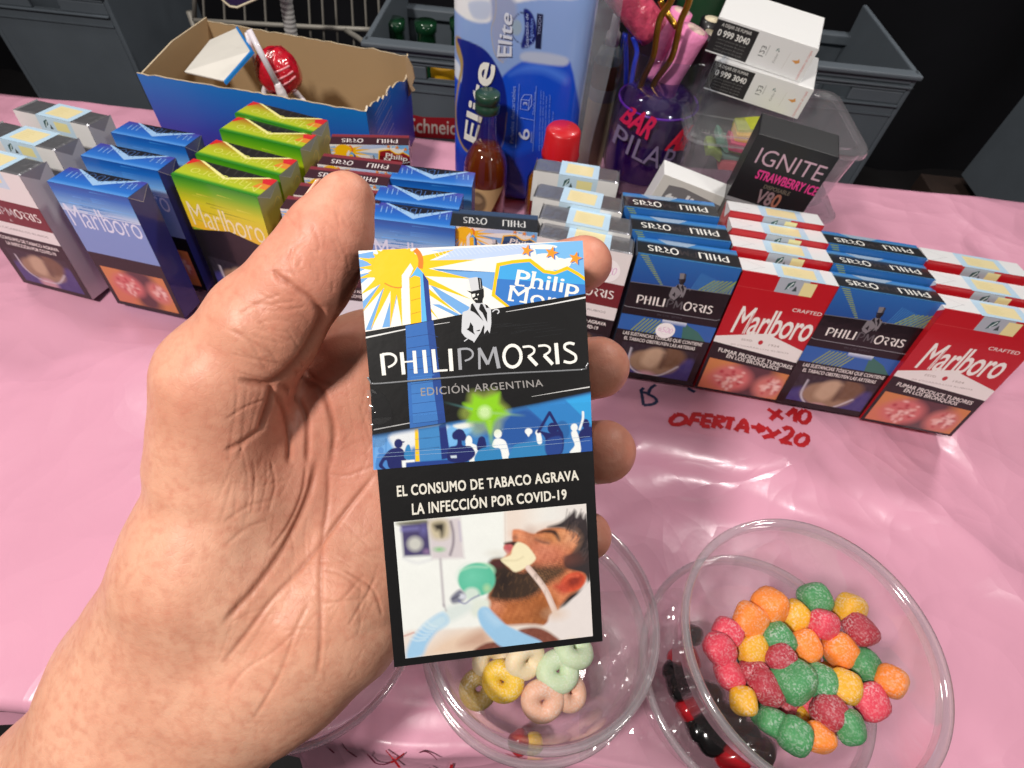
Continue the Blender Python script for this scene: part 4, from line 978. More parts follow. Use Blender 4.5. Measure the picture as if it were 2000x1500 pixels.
def tpic(xy):
    q = xy; p = Paint(q, LB2)
    T = lambda pts: ti_map(pts)
    p.poly(T([(300, 560), (400, 640), (520, 720), (700, 900), (900, 640), (1100, 520), (1300, 540), (1500, 640), (1500, 1800), (300, 1800)]), RB, .8)
    p.poly(T([(340, 470), (400, 520), (500, 560), (560, 720), (450, 680), (340, 600)]), S(216, 222, 236), .8)
    p.poly(T([(300, -200), (1560, -200), (1560, -20), (1200, 0), (880, 60), (780, 180), (620, 180), (480, 120), (340, 40)]), S(232, 232, 236), .8)
    p.poly(T([(800, -50), (1000, 20), (980, 300), (900, 530), (820, 430), (800, 200)]), S(150, 160, 196), 1.5)
    p.line(T([(835, -40), (830, 120), (795, 260), (830, 460), (900, 535)]), .5, S(176, 166, 150), .3)
    p.poly(T([(600, 20), (780, 10), (770, 150), (640, 150)]), S(190, 200, 224), 1.0)
    p.poly(T([(950, 640), (1100, 560), (1250, 560), (1430, 640), (1430, 720), (1250, 640), (1050, 620)]), S(70, 120, 226), 2.5)
    p.poly(T([(330, 1250), (600, 1350), (1000, 1340), (1500, 1250), (1500, 1800), (330, 1800)]), S(26, 56, 176), 3)
    # dark drop shaped emblem with golden rim
    em = [(490, 345), (640, 370), (760, 440), (860, 590), (915, 760), (930, 960), (900, 1180), (830, 1290), (700, 1330), (590, 1310), (510, 1200), (480, 1000), (520, 760), (545, 560), (520, 440)]
    p.poly(T([(470, 345), (520, 335), (550, 420), (545, 600), (500, 800), (480, 1000), (520, 1220), (600, 1310), (560, 1310), (490, 1190), (460, 1000), (490, 760), (520, 580), (480, 460)]), S(170, 140, 84), .4)
    p.poly(T(em), NB, .4); p.line(T([(930, 960), (905, 1180), (870, 1280)]), .5, S(150, 130, 100), .3)
    p.ell(T([(1010, 240)])[0], 3.4, 4.4, S(150, 170, 190), .5)
    p.poly(T([(1070, 85), (1140, 120), (1180, 250), (1160, 370), (1050, 415), (1080, 250)]), S(20, 34, 120), .4)
    t = np.linspace(-2.6, 2.6, 30); c = ti_map([(1060, 245)])[0]; k = 8.7
    p.line(np.stack([c[0] + k * .8 * np.cos(t), c[1] + k * np.sin(t)], 1), .5, S(24, 28, 70), .25)
    p.poly(T([(1185, 122), (1240, 126), (1220, 430), (1168, 424)]), S(18, 22, 60), .3, sm=0)
    p.poly(T([(1085, 450), (1430, 490), (1410, 570), (1075, 530)]), S(180, 190, 214), 1.0)
    return p.out()
A.picture([(0, HT * 1e3), (WT * 1e3, HT * 1e3), (WT * 1e3, 0), (0, 0)], 150, 180, tpic)
A.k = 1300
tq = lambda pts: [tuple(x) for x in ti_map(pts)]
A.text("Elite", tq([(655, 1215), (820, 500), (625, 495), (560, 1190)][0:0] or [(655, 1230), (838, 560), (640, 488), (556, 1192)]), WHITE, .02)
A.text("Elite", tq([(970, 475), (975, 130), (880, 70), (848, 470)]), S(214, 218, 232), .016)
A.text("6", tq([(1125, 1195), (1120, 1105), (1030, 1110), (1030, 1195)]), S(206, 214, 240), .01)
A.text("paquetes", tq([(1150, 1225), (1155, 1135), (1132, 1130), (1127, 1220)]), S(150, 170, 226))
A.text("Suavizado de", tq([(1115, 400), (1112, 120), (1086, 110), (1082, 405)]), S(170, 184, 226))
A.text("Algodon", tq([(1160, 370), (1165, 160), (1125, 160), (1118, 368)]), S(120, 150, 226), shear=.3)
A.text("TOUCH", tq([(1215, 300), (1225, 140), (1200, 138), (1192, 298)]), S(150, 160, 200))
A.text("Pañuelos descartables", tq([(985, 1220), (1005, 735), (975, 730), (955, 1215)]), S(140, 166, 230))
for x, y0, y1 in ((1035, 1260, 715), (1180, 1300, 740)): A.line(tq([(x - 30, y0), (x, y1)]), .3, S(130, 160, 232))
for i, (x, y0, y1) in enumerate(((1205, 1300, 780), (1228, 1290, 790), (1252, 1290, 830), (1282, 1290, 820), (1310, 1180, 960))):
    A.text("cada paquete 10 hojas dobles de papel", tq([(x + 8, y0), (x + 24, y1), (x + 8, y1), (x - 8, y0)]), S(120, 150, 228))
A.line(tq([(1045, 1005), (1165, 1035)]), .3, S(150, 176, 236))
for q in ([(1050, 850), (1075, 810), (1140, 815), (1120, 860), (1050, 850)], [(1050, 850), (1045, 930), (1110, 945), (1120, 860)], [(1110, 945), (1140, 900), (1140, 815)]): A.line(tq(q), .35, S(170, 190, 238))
A.text("3", tq([(1100, 905), (1105, 875), (1070, 870), (1066, 900)]), S(190, 204, 242))
A.text("Doble hoja", tq([(1165, 985), (1180, 790), (1160, 788), (1146, 982)]), S(130, 158, 230))
A.build("front_print", ti, TISSUE)
FILMW = thin("clear_pouch_film", (0.93, 0.94, 0.97), rough=0.15, refl=1.0, milky=0.28, milk=(.75, .78, .85), bump=.6, bscale=60)
V, Fc = [], []
for i in range(13):
    for k in range(30):
        u, v = i / 12, k / 29; V.append((WT / 2 - .002 + .016 * u + .002 * math.sin(7 * v + 3 * u), DT / 2 - .008 + .004 * math.sin(11 * v) * u + .004 * u, .012 + HT * .98 * v))
for i in range(12):
    for k in range(29): Fc.append((i * 30 + k, i * 30 + 30 + k, i * 30 + 31 + k, i * 30 + k + 1))
mesh_obj("seal_film", V, Fc, FILMW, ti, True)

# --- small amber bottles
GLASS = thin("bottle_glass", (0.93, 0.90, 0.86), rough=0.03, refl=1.0)
AMBER = thin("amber_spirit", (.62, .24, .06), rough=.04, refl=.8, milky=.42, milk=lin((196, 92, 36)))
AMBER2 = mat("golden_spirit", S(226, 148, 20), rough=0.06, trans=0.6, ior=1.33)
CAPG = mat("green_screw_cap", S(30, 62, 46), rough=0.35, coat=0.3)
CAPR = mat("red_plastic_cap", S(196, 22, 30), rough=0.38, coat=0.3, bump=.1, bscale=300)
b0 = G(945, 428, 0); db = np.hypot(b0[0], b0[1]); sc_ = np.linalg.norm(P(1000, 750, 1)[0:0]) if False else None
zc_b = (b0 - CP) @ _FW
rb = 41 / F * zc_b * 0.97
hb = HZ(b0[0], b0[1], 186)
print("BOTTLE", b0, "r", rb, "h", hb)
bo = empty("liquor_bottle", tuple(b0 + np.array([0, 0.004, 0])), None, "miniature amber liquor bottle with dark green cap before the tissue pack", "bottle")
hy = lambda py: HZ(b0[0], b0[1], py)
pr_ = lambda k: [(0.0, .001), (rb * .92 * k, .001), (rb * k, .003), (rb * k, hy(345)), (rb * .97 * k, hy(325)), (rb * .85 * k, hy(308)), (rb * .62 * k, hy(292)), (rb * .47 * k, hy(280)), (rb * .42 * k, hy(262)), (rb * .38 * k, hy(225))]
zl_ = hy(345) / .62
lathe("glass_body", pr_(1), GLASS, bo, 48)
liq = [q for q in pr_(.95) if q[1] < hy(285)]; lathe("spirit", [(a, z + .0008) for a, z in liq] + [(0.0, liq[-1][1] + .001)], AMBER, bo, 40)
lathe("cap", [(0, hb * 1.0), (rb * .46, hb * 1.0), (rb * .52, hb * .992), (rb * .52, hb * .945), (rb * .47, hb * .94), (rb * .47, hb * .925), (rb * .52, hb * .918), (rb * .52, hb * .875), (rb * .46, hb * .868), (rb * .3, hb * .868)], CAPG, bo, 40)
A = Art((-rb * 1.3, 0, hy(356)), (1, 0, 0), (0, 0, -1), rb * 2600, hy(356) * 1e3)
A.STEP = 1e-5
def lbend(uv):
    x = uv[:, 0] * 1e-3 - rb * 1.3; return np.sqrt(np.maximum((rb * 1.012) ** 2 - np.clip(x, -rb, rb) ** 2, 1e-9))
A.bend = lbend; wl_ = rb * 2600; k1 = rb * 1000
def lblpic(xy):
    p = Paint(xy, S(206, 170, 120)); c = np.array([k1 * 1.05, 10.0]); r = k1 * .46
    p.ell(c, r * .9, r * 1.2, S(120, 96, 70), 1.0); p.ell(c + [0, -r * .3], r * .5, r * .4, S(160, 134, 100), .8); p.line([c + [-r * .6, -r * .7], c + [0, -r * 1.1], c + [r * .6, -r * .6]], .6, S(90, 70, 52), .4); p.line([c + [-r * .5, r * .1], c + [0, r * .4], c + [r * .5, 0]], .5, S(90, 70, 52), .4)
    return p.out()
A.picture([(k1 * .62, 24), (k1 * 1.6, 21), (k1 * 2.2, -1.5), (k1 * .5, -1.5)], 40, 40, lblpic)
A.text("Tres", [(k1 * 1.25, 31), (k1 * 1.95, 30), (k1 * 1.95, 26), (k1 * 1.25, 27)], S(190, 130, 90)); A.line([(k1 * .6, 34), (k1 * 2, 33)], .25, S(180, 120, 84))
A.build("paper_label", bo, PRINT_SOFT)
b2 = vline(1084, 440, 0.0)[0:0]; rc = vline(1100, 300, .362)
r2b = .0125
bo2 = empty("liquor_bottle", (rc[0] - .002, .362, 0), None, "miniature golden liquor bottle with red cap behind the white foil packs", "bottle")
h2 = HZ(rc[0], .362, 250); hc = HZ(rc[0], .362, 306)
print("B2", h2, hc)
lathe("glass_body", [(0, .001), (r2b * 1.6, .001), (r2b * 1.7, .004), (r2b * 1.7, hc * .72), (r2b * 1.3, hc * .86), (r2b * .8, hc * .95), (r2b * .75, hc + .004)], GLASS, bo2, 40)
lathe("spirit", [(0, .002), (r2b * 1.6, .003), (r2b * 1.62, hc * .7), (r2b * 1.2, hc * .85), (0, hc * .86)], AMBER2, bo2, 36)
lathe("cap", [(0, h2), (r2b * .8, h2), (r2b * .94, h2 - .002), (r2b * 1.0, hc + .005), (r2b * 1.06, hc + .003), (r2b * 1.04, hc), (r2b * .7, hc)], CAPR, bo2, 40)

# --- hand sanitiser bottle
ys = 0.462; sx0, sx1 = vline(1150, 200, ys)[0], vline(1196, 200, ys)[0]
sn = empty("pump_bottle", ((sx0 + sx1) / 2, ys, 0), None, "clear pump bottle with brown and cream label behind the tumbler", "bottle")
hs = HZ((sx0 + sx1) / 2, ys, 92); rs = (sx1 - sx0) / 2 * 1.1
lathe("bottle_body", [(0, .001), (rs, .001), (rs * 1.02, .004), (rs * 1.0, hs * .92), (rs * .7, hs), (rs * .42, hs * 1.02), (rs * .42, hs * 1.1)], thin("pale_blue_plastic", (.78, .86, .88), .08, .9, .25, (.6, .7, .72)), sn, 36)
CREAM = mat("cream_label", S(196, 180, 140), rough=.6); BROWN = mat("brown_label", S(110, 72, 48), rough=.6)
lathe("cream_label", [(rs * 1.025, .003), (rs * 1.03, hs * .62)], CREAM, sn, 36); lathe("brown_label", [(rs * 1.03, hs * .72), (rs * 1.03, hs * .9)], BROWN, sn, 36)
lathe("grey_label", [(rs * 1.028, hs * .621), (rs * 1.028, hs * .719)], mat("grey_label", S(150, 146, 144), rough=.5), sn, 36)
PUMP = mat("pump_plastic", S(186, 180, 184), rough=.4)
lathe("pump_collar", [(0, hs * 1.22), (rs * .3, hs * 1.22), (rs * .34, hs * 1.12), (rs * .5, hs * 1.1), (rs * .5, hs * 1.02), (rs * .3, hs * 1.02)], PUMP, sn, 24)
tube("nozzle", [(0, 0, hs * 1.2), (rs * .9, -.004, hs * 1.22), (rs * 1.5, -.006, hs * 1.18)], .003, PUMP, sn, 10, 3)

# --- glass tumbler with rods and tongs
vb = G(1238, 372, 0); vx = vb[0]; yv = vb[1]
zrim = HZ(vx, yv, 82); zv = (np.array([vx, yv, zrim]) - CP) @ _FW
rrim = 103 / F * zv; zvb = (vb - CP) @ _FW; rbot = 70 / F * zvb
print("VASE", vb, "rim z", zrim, "px", PR((vx, yv, zrim)), "r", rrim, rbot)
va = empty("glass_tumbler", (vx, yv, 0), None, "tall glass tumbler with violet lower half, filled with pink rods and tongs", "tumbler")
VG = thin("smoky_glass", (0.90, 0.92, 0.95), rough=0.03, refl=.45)
VIO = thin("violet_glass", (0.16, 0.05, 0.34), rough=0.05, refl=.9)
lathe("glass_wall", [(0, .001), (rbot, .001), (rbot * 1.05, .004), (rrim, zrim), (rrim * .985, zrim + .0008), (rrim * .965, zrim), (rbot * .98, .012), (0, .011)], VG, va, 64)
zi = HZ(vx, yv, 164)
VIO2 = mat("violet_plastic", (.022, .004, .075), rough=.12, coat=1.0, coat_rough=.05)
tube("insert_rim", [(rbot * .96 * math.cos(a), rbot * .96 * math.sin(a), zi * .87) for a in np.linspace(0, 2 * math.pi, 40)], .0009, mat("violet_rim", S(120, 40, 190), rough=.2, coat=.6), va, 8, 0)
wv = lambda z: (rbot * 1.05 + (rrim - rbot * 1.05) * z / zrim) * .945
lathe("violet_insert", [(0, .013), (rbot * .9, .013), (wv(zi * .3), zi * .3), (wv(zi * .62), zi * .62), (wv(zi * .76) * .97, zi * .76), (wv(zi * .86) * .88, zi * .86), (wv(zi * .94) * .72, zi * .94), (wv(zi) * .45, zi * .99), (0, zi)], VIO2, va, 56)
ZT = zi * .95; A = Art((-rbot * 1.3, 0, ZT), (1, 0, 0), (0, 0, -1), rbot * 2600, zi * 900); vz = lambda py: (ZT - HZ(vx, yv - rbot, py)) * 1e3; A.STEP = 1e-5
rv = rbot * 1.0
def vbend(uv):
    x = uv[:, 0] * 1e-3 - rbot * 1.3; rz = rbot * 1.06 + (rrim - rbot) * (zi * .95 - uv[:, 1] * 1e-3) / zrim
    return np.sqrt(np.maximum((rz * 1.01) ** 2 - np.clip(x, -rz, rz) ** 2, 1e-9))
A.bend = vbend; K = rbot * 1000
A.text("BAR", [(K * .38, vz(252)), (K * 1.05, vz(268)), (K * 1.22, vz(228)), (K * .52, vz(212))], S(214, 30, 84), .03); A.text("PILAR", [(K * .32, vz(300)), (K * 1.9, vz(330)), (K * 1.95, vz(288)), (K * .36, vz(262))], S(130, 116, 150), .0)
A.text("AL", [(K * 1.55, vz(284)), (K * 2.0, vz(288)), (K * 2.16, vz(244)), (K * 1.75, vz(240))], S(200, 14, 50), .05)
A.build("printed_lettering", va, PRINT_SOFT)
PINKROD = mat("pink_sugar_rod", S(236, 138, 186), rough=.6, vary=.12, vscale=120, bump=.5, bscale=320)
REDROD = mat("glitter_red_rod", S(206, 74, 104), rough=.25, coat=.8, vary=.25, vscale=200, bump=1.2, bscale=240)
BLKROD = mat("black_rod", S(18, 16, 20), rough=.45, coat=.2); CRM = mat("cream_filling", S(222, 210, 180), rough=.6, bump=.4, bscale=260)
SUG = mat("sugar_end", S(220, 190, 180), rough=.6)
TB = lambda a, b, dy: tuple(vline(a, b, yv + dy))
def rod(name, a, b, r, m_, endm, label, grp):
    a, b = np.array(a), np.array(b); e = empty(name, a, None, label, "candy rod", grp); d = (b - a)
    tube("rod_body", [(0, 0, 0), tuple(d * .5), tuple(d)], r, m_, e, 20, 3)
    u = d / np.linalg.norm(d); tube("filling", [tuple(d - u * .002), tuple(d + u * .0006)], r * .72, endm, e, 16, 0)
    return e
PG = "candy rods in the tumbler"; rk = 27 / F * zv
rod("candy_rod", TB(1282, 190, .010), TB(1360, 58, .010), rk * 1.02, PINKROD, SUG, "thick pink sugared rod standing before the black rods in the tumbler", PG)
rod("candy_rod", TB(1262, 180, .03), TB(1332, 22, .03), rk * .85, PINKROD, SUG, "pink rod behind the gold tongs in the tumbler", PG)
rod("candy_rod", TB(1276, 62, .012), TB(1180, -60, .012), rk * 1.2, REDROD, REDROD, "glittering red rod leaning out of the tumbler to the left", PG)
rod("candy_rod", TB(1330, 190, .03), TB(1392, 66, .03), rk * .86, BLKROD, CRM, "black rod with cream filling, nearer of the two in the tumbler", PG)
rod("candy_rod", TB(1338, 190, .045), TB(1392, 38, .045), rk * .86, BLKROD, CRM, "black rod with cream filling, farther of the two in the tumbler", PG)
GOLD = mat("brass_wire", S(176, 134, 52), rough=.28, metal=1.0)
tg_ = empty("tongs", TB(1256, 156, -.006), None, "brass wire tongs standing in the glass tumbler", "tongs")
o_ = np.array(TB(1256, 156, -.006)); TT = lambda a, b, dy: tuple(np.array(TB(a, b, dy)) - o_)
tube("tong_arm", [TT(1247, 182, -.004), TT(1256, 155, -.004), TT(1276, 110, -.008), TT(1283, 66, -.010), TT(1290, 34, -.010), TT(1308, 6, -.010), TT(1330, -40, -.01)], .0022, GOLD, tg_, 10, 5)
tube("tong_arm", [TT(1270, 182, -.004), TT(1280, 158, -.004), TT(1310, 116, -.008), TT(1322, 76, -.010), TT(1330, 40, -.010), TT(1344, 8, -.010), TT(1356, -40, -.01)], .0022, GOLD, tg_, 10, 5)
tube("tong_link", [TT(1290, 0, .006), TT(1300, 22, .004), TT(1322, 54, -.006)], .002, GOLD, tg_, 10, 3)
BLUEROD = mat("blue_plastic_straw", S(40, 70, 220), rough=.25, coat=.5)
st_ = empty("drinking_straw", TB(1222, 158, .02), None, "blue plastic straw inside the left of the tumbler", "straw")
o2 = np.array(TB(1222, 158, .02)); tube("straw_tube", [tuple(np.array(TB(a, b, .02)) - o2) for a, b in ((1222, 170), (1223, 120), (1221, 66))], .0018, BLUEROD, st_, 10, 3)
st2 = empty("drinking_straw", TB(1232, 158, .01), None, "bent blue plastic straw beside the straight one in the tumbler", "straw")
o3 = np.array(TB(1232, 158, .01)); tube("straw_tube", [tuple(np.array(TB(a, b, .01)) - o3) for a, b in ((1232, 170), (1238, 130), (1244, 100), (1236, 72))], .0018, BLUEROD, st2, 10, 4)

# --- grey crate with bottles, wire rack, hose
GREYP = mat("grey_crate_plastic", S(92, 100, 108), rough=.5, vary=.08, vscale=20, bump=.08, bscale=200)
yc = 0.62; cr_r = vline(1010, 120, yc)[0]; cr_l = vline(722, 100, yc)[0]
ct = HZ((cr_l + cr_r) / 2, yc, 94); ZB = -.24
cr = empty("bottle_crate", ((cr_l + cr_r) / 2, yc, 0), None, "grey plastic beer crate holding green bottles behind the tissue pack", "crate")
CW = cr_r - cr_l; CD_ = .2; print("CRATE", cr_l, cr_r, ct)
def cb(c, s_, n="wall_panel", m_=GREYP, bev=.0015): return box(n, c, s_, m_, cr, bev)
zat = lambda py: HZ((cr_l + cr_r) / 2, yc, py)
def slab(p0, p1, n, thick, proud=0.0, w=CW): a, b_ = zat(p0), zat(p1); cb((0, thick / 2 - proud, (a + b_) / 2), (w, thick, a - b_), n)
slab(94, 104, "rim", .016, .006, CW + .014); slab(106, 117, "rib", .010, .001); slab(118.5, 125, "rib", .010, .004, CW + .008); slab(127, 134, "rib", .010, .001)
for sx in (-1, 1): a_, b_ = zat(134), zat(160); cb((sx * (CW / 2 - CW * .19), .003, (a_ + b_) / 2), (CW * .38, .006, a_ - b_), "wall_panel")
slab(160, 163, "rib", .010, .004); a_ = zat(163); cb((0, .003, (a_ + ZB) / 2), (CW, .006, a_ - ZB))
slab(181, 183, "rib", .004, .002)
zb_ = HZ((cr_l + cr_r) / 2, yc + CD_, 20)
for sx in (-1, 1): cb((sx * (CW / 2 + .003), CD_ / 2, (ct + ZB) / 2), (.006, CD_, ct - ZB), "wall_panel")
cb((0, CD_, (zb_ + ZB) / 2), (CW, .006, zb_ - ZB)); cb((0, CD_ - .004, zb_ - .006), (CW + .012, .016, .012), "rim"); cb((0, CD_ / 2, ZB + .003), (CW, CD_ - .006, .006), "bottom_panel")
for px, hh_ in ((735, 0), (1000, 0)): pass
A = Art((-CW / 2, -.0008, a_), (1, 0, 0), (0, 0, -1), CW * 1e3, 220)
def crm(p):
    out = []
    for a, b in np.atleast_2d(np.asarray(p, float)):
        q = vline(780 + a / 4.411, b / 4.411, yc - .0008); out.append(((q[0] - cr_l) * 1e3, (a_ - q[2]) * 1e3))
    return np.array(out)
A.pre = crm
A.poly([(45, 972), (200, 1008), (560, 1018), (700, 1010), (700, 1190), (500, 1200), (160, 1182), (90, 1160), (60, 1080)], S(150, 22, 34))
A.text("Schneider", [(85, 1140), (620, 1170), (620, 1050), (85, 1015)], S(200, 186, 180), .01)
A.build("brand_print", cr, PRINT_SOFT)
GGL = mat("green_bottle_glass", S(22, 66, 40), rough=.08, trans=.3, coat=.7)
for i, px in enumerate((771, 832, 900, 965)):
    q = vline(px, 60, yc + .10); h = HZ(q[0], yc + .10, 38 + 4 * (i % 2)) - ZB - .008
    e = empty("beer_bottle", (q[0], yc + .10, ZB + .008), None, ["green beer bottle at the left end inside the grey crate", "green beer bottle beside the tissue pack inside the grey crate", "green beer bottle in the grey crate just behind the tissue pack edge", "green beer bottle in the grey crate wholly behind the tissue pack"][i], "bottle", "green bottles in the crate")
    lathe("glass_body", [(0, 0), (.028, 0), (.030, .003), (.030, h * .58), (.027, h * .66), (.014, h * .80), (.0115, h * .9), (.0115, h * .955), (.013, h * .96), (.013, h), (0, h)], GGL, e, 28)
    if i == 0: lathe("neck_label", [(.0152, h * .795), (.0125, h * .86)], CRM, e, 24)
q = vline(866, 136, yc + .03); e = empty("jar", (q[0], yc + .03, ZB + .008), None, "small jar with yellow lid showing through the crate's hand hole", "jar"); jz = q[2] - ZB - .008
lathe("glass_body", [(0, 0), (.012, 0), (.0125, jz - .012), (.010, jz - .008)], GLASS, e, 24); lathe("lid", [(.0135, jz - .012), (.0145, jz - .010), (.0145, jz + .004), (.013, jz + .006), (0, jz + .006)], mat("yellow_plastic", S(214, 160, 20), rough=.45), e, 28)
be = empty("bench", ((cr_l + cr_r) / 2, yc + .1, -.75), None, "dark low bench under the beer crate", "bench")
box("seat_board", (0, 0, .75 + ZB - .016), (CW + .1, .26, .03), WOOD, be, .002)
for sx in (-1, 1):
    for sy in (-1, 1): box("leg", (sx * CW / 2, sy * .1, (.75 + ZB - .032) / 2), (.03, .03, .75 + ZB - .034), WOOD, be, .002)
def copy_tree(o, dx, label, parent=None):
    c_ = o.copy(); COL.objects.link(c_)
    if parent: c_.parent = parent
    else: c_.location = o.location + Vector(dx); c_["label"] = label
    for ch in list(o.children):
        if ch.name.split(".")[0] != "brand_print": copy_tree(ch, None, None, c_)
    return c_
copy_tree(be, (.44, .06, 0), "dark low bench under the right hand beer crate"); copy_tree(cr, (.44, .06, 0), "empty grey plastic crate in the dark behind the white cartons")
copy_tree(be, (.92, .10, 0), "dark low bench in the shade at the far right"); copy_tree(cr, (.92, .10, .02), "empty grey plastic crate at the far right end of the stall")
copy_tree(be, (-.52, .12, 0), "dark low bench under the left hand crate"); copy_tree(cr, (-.52, .12, -.02), "empty grey plastic crate in the dark left of the cardboard box")
WIRE = mat("grey_coated_wire", S(150, 146, 138), rough=.45, metal=.2)
yw = .74; wr = empty("wire_rack", tuple(vline(640, 56, yw)), None, "grey wire rack standing in the dark behind the cardboard box", "rack"); ow = vline(640, 56, yw)
wp = lambda a, b, y=yw: tuple(vline(a, b, y) - ow)
tube("rail", [wp(380, 40), wp(640, 54), wp(730, 58)], .0028, WIRE, wr, 8, 2); tube("rail", [wp(676, 60, yw - .003), wp(700, 74, yw - .03), wp(716, 88, yw - .06)], .003, WIRE, wr, 8, 2)
tube("rail", [wp(380, 40, yw + .004), wp(380, -90, yw + .004)], .0028, WIRE, wr, 8, 0); tube("rail", [wp(380, -90, yw + .004), wp(760, -90, yw + .004)], .0028, WIRE, wr, 8, 0)
for px in (382, 752): a = np.array(wp(px, 57, yw + .006)); tube("post", [tuple(a + np.array([0, 0, .02])), tuple(np.array([a[0], a[1], -.748 - ow[2]]))], .004, WIRE, wr, 8, 0)
for i, px in enumerate((400, 440, 480, 520, 606, 632, 658, 690, 716, 742)):
    tube("wire", [wp(px - 8, -100, yw + .006), wp(px, 54, yw + .004), wp(px + 3, 110, yw + .004)], .0014, WIRE, wr, 6, 2)
HOSE = mat("ribbed_white_hose", S(168, 166, 164), rough=.5)
hp = [vline(552, -60, .66), vline(560, 10, .66), vline(568, 60, .66), vline(576, 110, .66), vline(584, 180, .66)]
ho = empty("ribbed_hose", tuple(hp[0]), None, "white ribbed hose hanging behind the cardboard box", "hose")
pp = crom([h - hp[0] for h in hp], 22); tube("hose_tube", [tuple(p) for p in pp], .0062, HOSE, ho, 14, 0, radii=[.0060 + .0011 * (i % 2) for i in range(44)])
# purple panel edge at the top left
pq = [vline(430, -20, .62), vline(430, 4, .62), vline(464, 15, .62), vline(500, 0, .62), vline(500, -30, .62)]
SG = mat("violet_sign_panel", S(36, 26, 70), rough=.4, coat=.4)
e = empty("hanging_sign", tuple(pq[2]), None, "dark violet sign with pale rim, cut by the top left of the photograph", "sign")
cs = [Vector(p - pq[2]) for p in (vline(380, -60, .62), vline(440, 4, .62), vline(450, 12, .62), vline(464, 14, .62), vline(505, -4, .62), vline(520, -60, .62))]
mesh_obj("panel", cs + [c + Vector((0, .006, 0)) for c in cs], [(0, 1, 2, 3, 4, 5), (11, 10, 9, 8, 7, 6)] + [(i, i + 6, (i + 1) % 6 + 6, (i + 1) % 6) for i in range(6)], SG, e)
tube("rim", [tuple(c + Vector((0, -.0008, 0))) for c in cs], .0011, CRM, e, 6, 0)
# --- white boxes stacked top right
WBOX = mat("white_carton", S(226, 226, 226), rough=.5, coat=.2, bump=.1, bscale=200)
def carton(name, corners_px, y0, depth, label, grp, artfn, body, tilt=0.0):
    """carton whose front face shows along tl-tr (top edge) and bl; built upright in its own plane at distance y0"""
    (tl, tr, bl) = corners_px
    a = vline(*tl, y0); b = vline(*tr, y0 + tilt); c = vline(*bl, y0)
    ux = b - a; W_ = np.linalg.norm(ux); ux /= W_; uy = c - a; uy -= ux * (uy @ ux); H_ = np.linalg.norm(uy); uy /= H_
    n = np.cross(uy, ux); n = n if n[1] > 0 else -n
    e = empty(name, tuple(a), None, label, "carton", grp)
    e.matrix_world = Matrix(((ux[0], n[0], -uy[0], a[0]), (ux[1], n[1], -uy[1], a[1]), (ux[2], n[2], -uy[2], a[2]), (0, 0, 0, 1)))
    box("carton_body", (W_ / 2, depth / 2, -H_ / 2), (W_, depth, H_), body, e, .0008)
    A = Art((0, -.0001, 0), (1, 0, 0), (0, 0, -1), W_ * 1e3, H_ * 1e3); artfn(A); A.build("front_print", e, PRINT_SOFT)
    print("CARTON", label[:20], W_, H_, "bottom z", (a + uy * H_)[2], (b + uy * H_)[2])
    return e, W_, H_
def art_quit(A):
    w, h = A.w, A.h; A.rect(0, 0, w, h, S(228, 228, 228)); A.rect(0, h * .06, w * .42, h * .96, S(34, 32, 34))
    A.rtext("A DEJAR DE FUMAR", w * .06, h * .12, w * .36, h * .24, S(214, 212, 208), .01); A.rtext("0 999 3040", w * .05, h * .3, w * .37, h * .48, S(234, 232, 228), .02)
    for i in range(4): A.rtext("centro gratuito de ayuda", w * .07, h * (.54 + i * .1), w * .36, h * (.60 + i * .1), S(120, 118, 116))
    A.text("123", [(w * .5, h * .66), (w * .5, h * .36), (w * .55, h * .36), (w * .55, h * .66)], S(120, 120, 120), .01); A.line([(w * .57, h * .3), (w * .57, h * .6)], .8, S(196, 196, 196))
    leaf_mark(A, (w * .66, h * .35), 1.2); A.text("Kimber", [(w * .68, h * .72), (w * .68, h * .44), (w * .655, h * .44), (w * .655, h * .72)], S(150, 150, 150))
    A.poly([(w * .82, h * .5), (w * .87, h * .46), (w * .88, h * .4), (w * .9, h * .5), (w * .87, h * .56)], S(214, 150, 80)); A.line([(w * .78, h * .3), (w * .77, h * .8)], .2, S(200, 196, 190))
    A.text("CONTENIDO 20 CAJAS", [(w * .965, h * .96), (w * .965, h * .1), (w * .94, h * .1), (w * .94, h * .96)], S(206, 90, 80))
GQ = "white cartons stacked on the clear tub"
carton("white_carton", ((1404, 32), (1600, 96), (1393, 104)), .43, .05, "upper white carton with black quit line panel, on the clear tub", GQ, art_quit, WBOX, -.02)
carton("white_carton", ((1398, 114), (1590, 176), (1386, 176)), .425, .05, "lower white carton with black quit line panel, lying on the clear tub", GQ, art_quit, WBOX, -.02)
# plastic sheet and green tin behind
e = empty("green_tin", tuple(vline(1370, 10, .56)), None, "dark green tin in the shade behind the tumbler", "tin"); lathe("tin_body", [(0, .03), (.02, .03), (.021, .027), (.021, -.2), (0, -.2)], mat("green_tin", S(36, 84, 52), rough=.35), e, 32); lathe("tin_rim", [(.0212, .026), (.0225, .028), (.0212, .0305)], mat("dark_tin_rim", S(30, 40, 36), rough=.4), e, 32)
e.location.z = .201
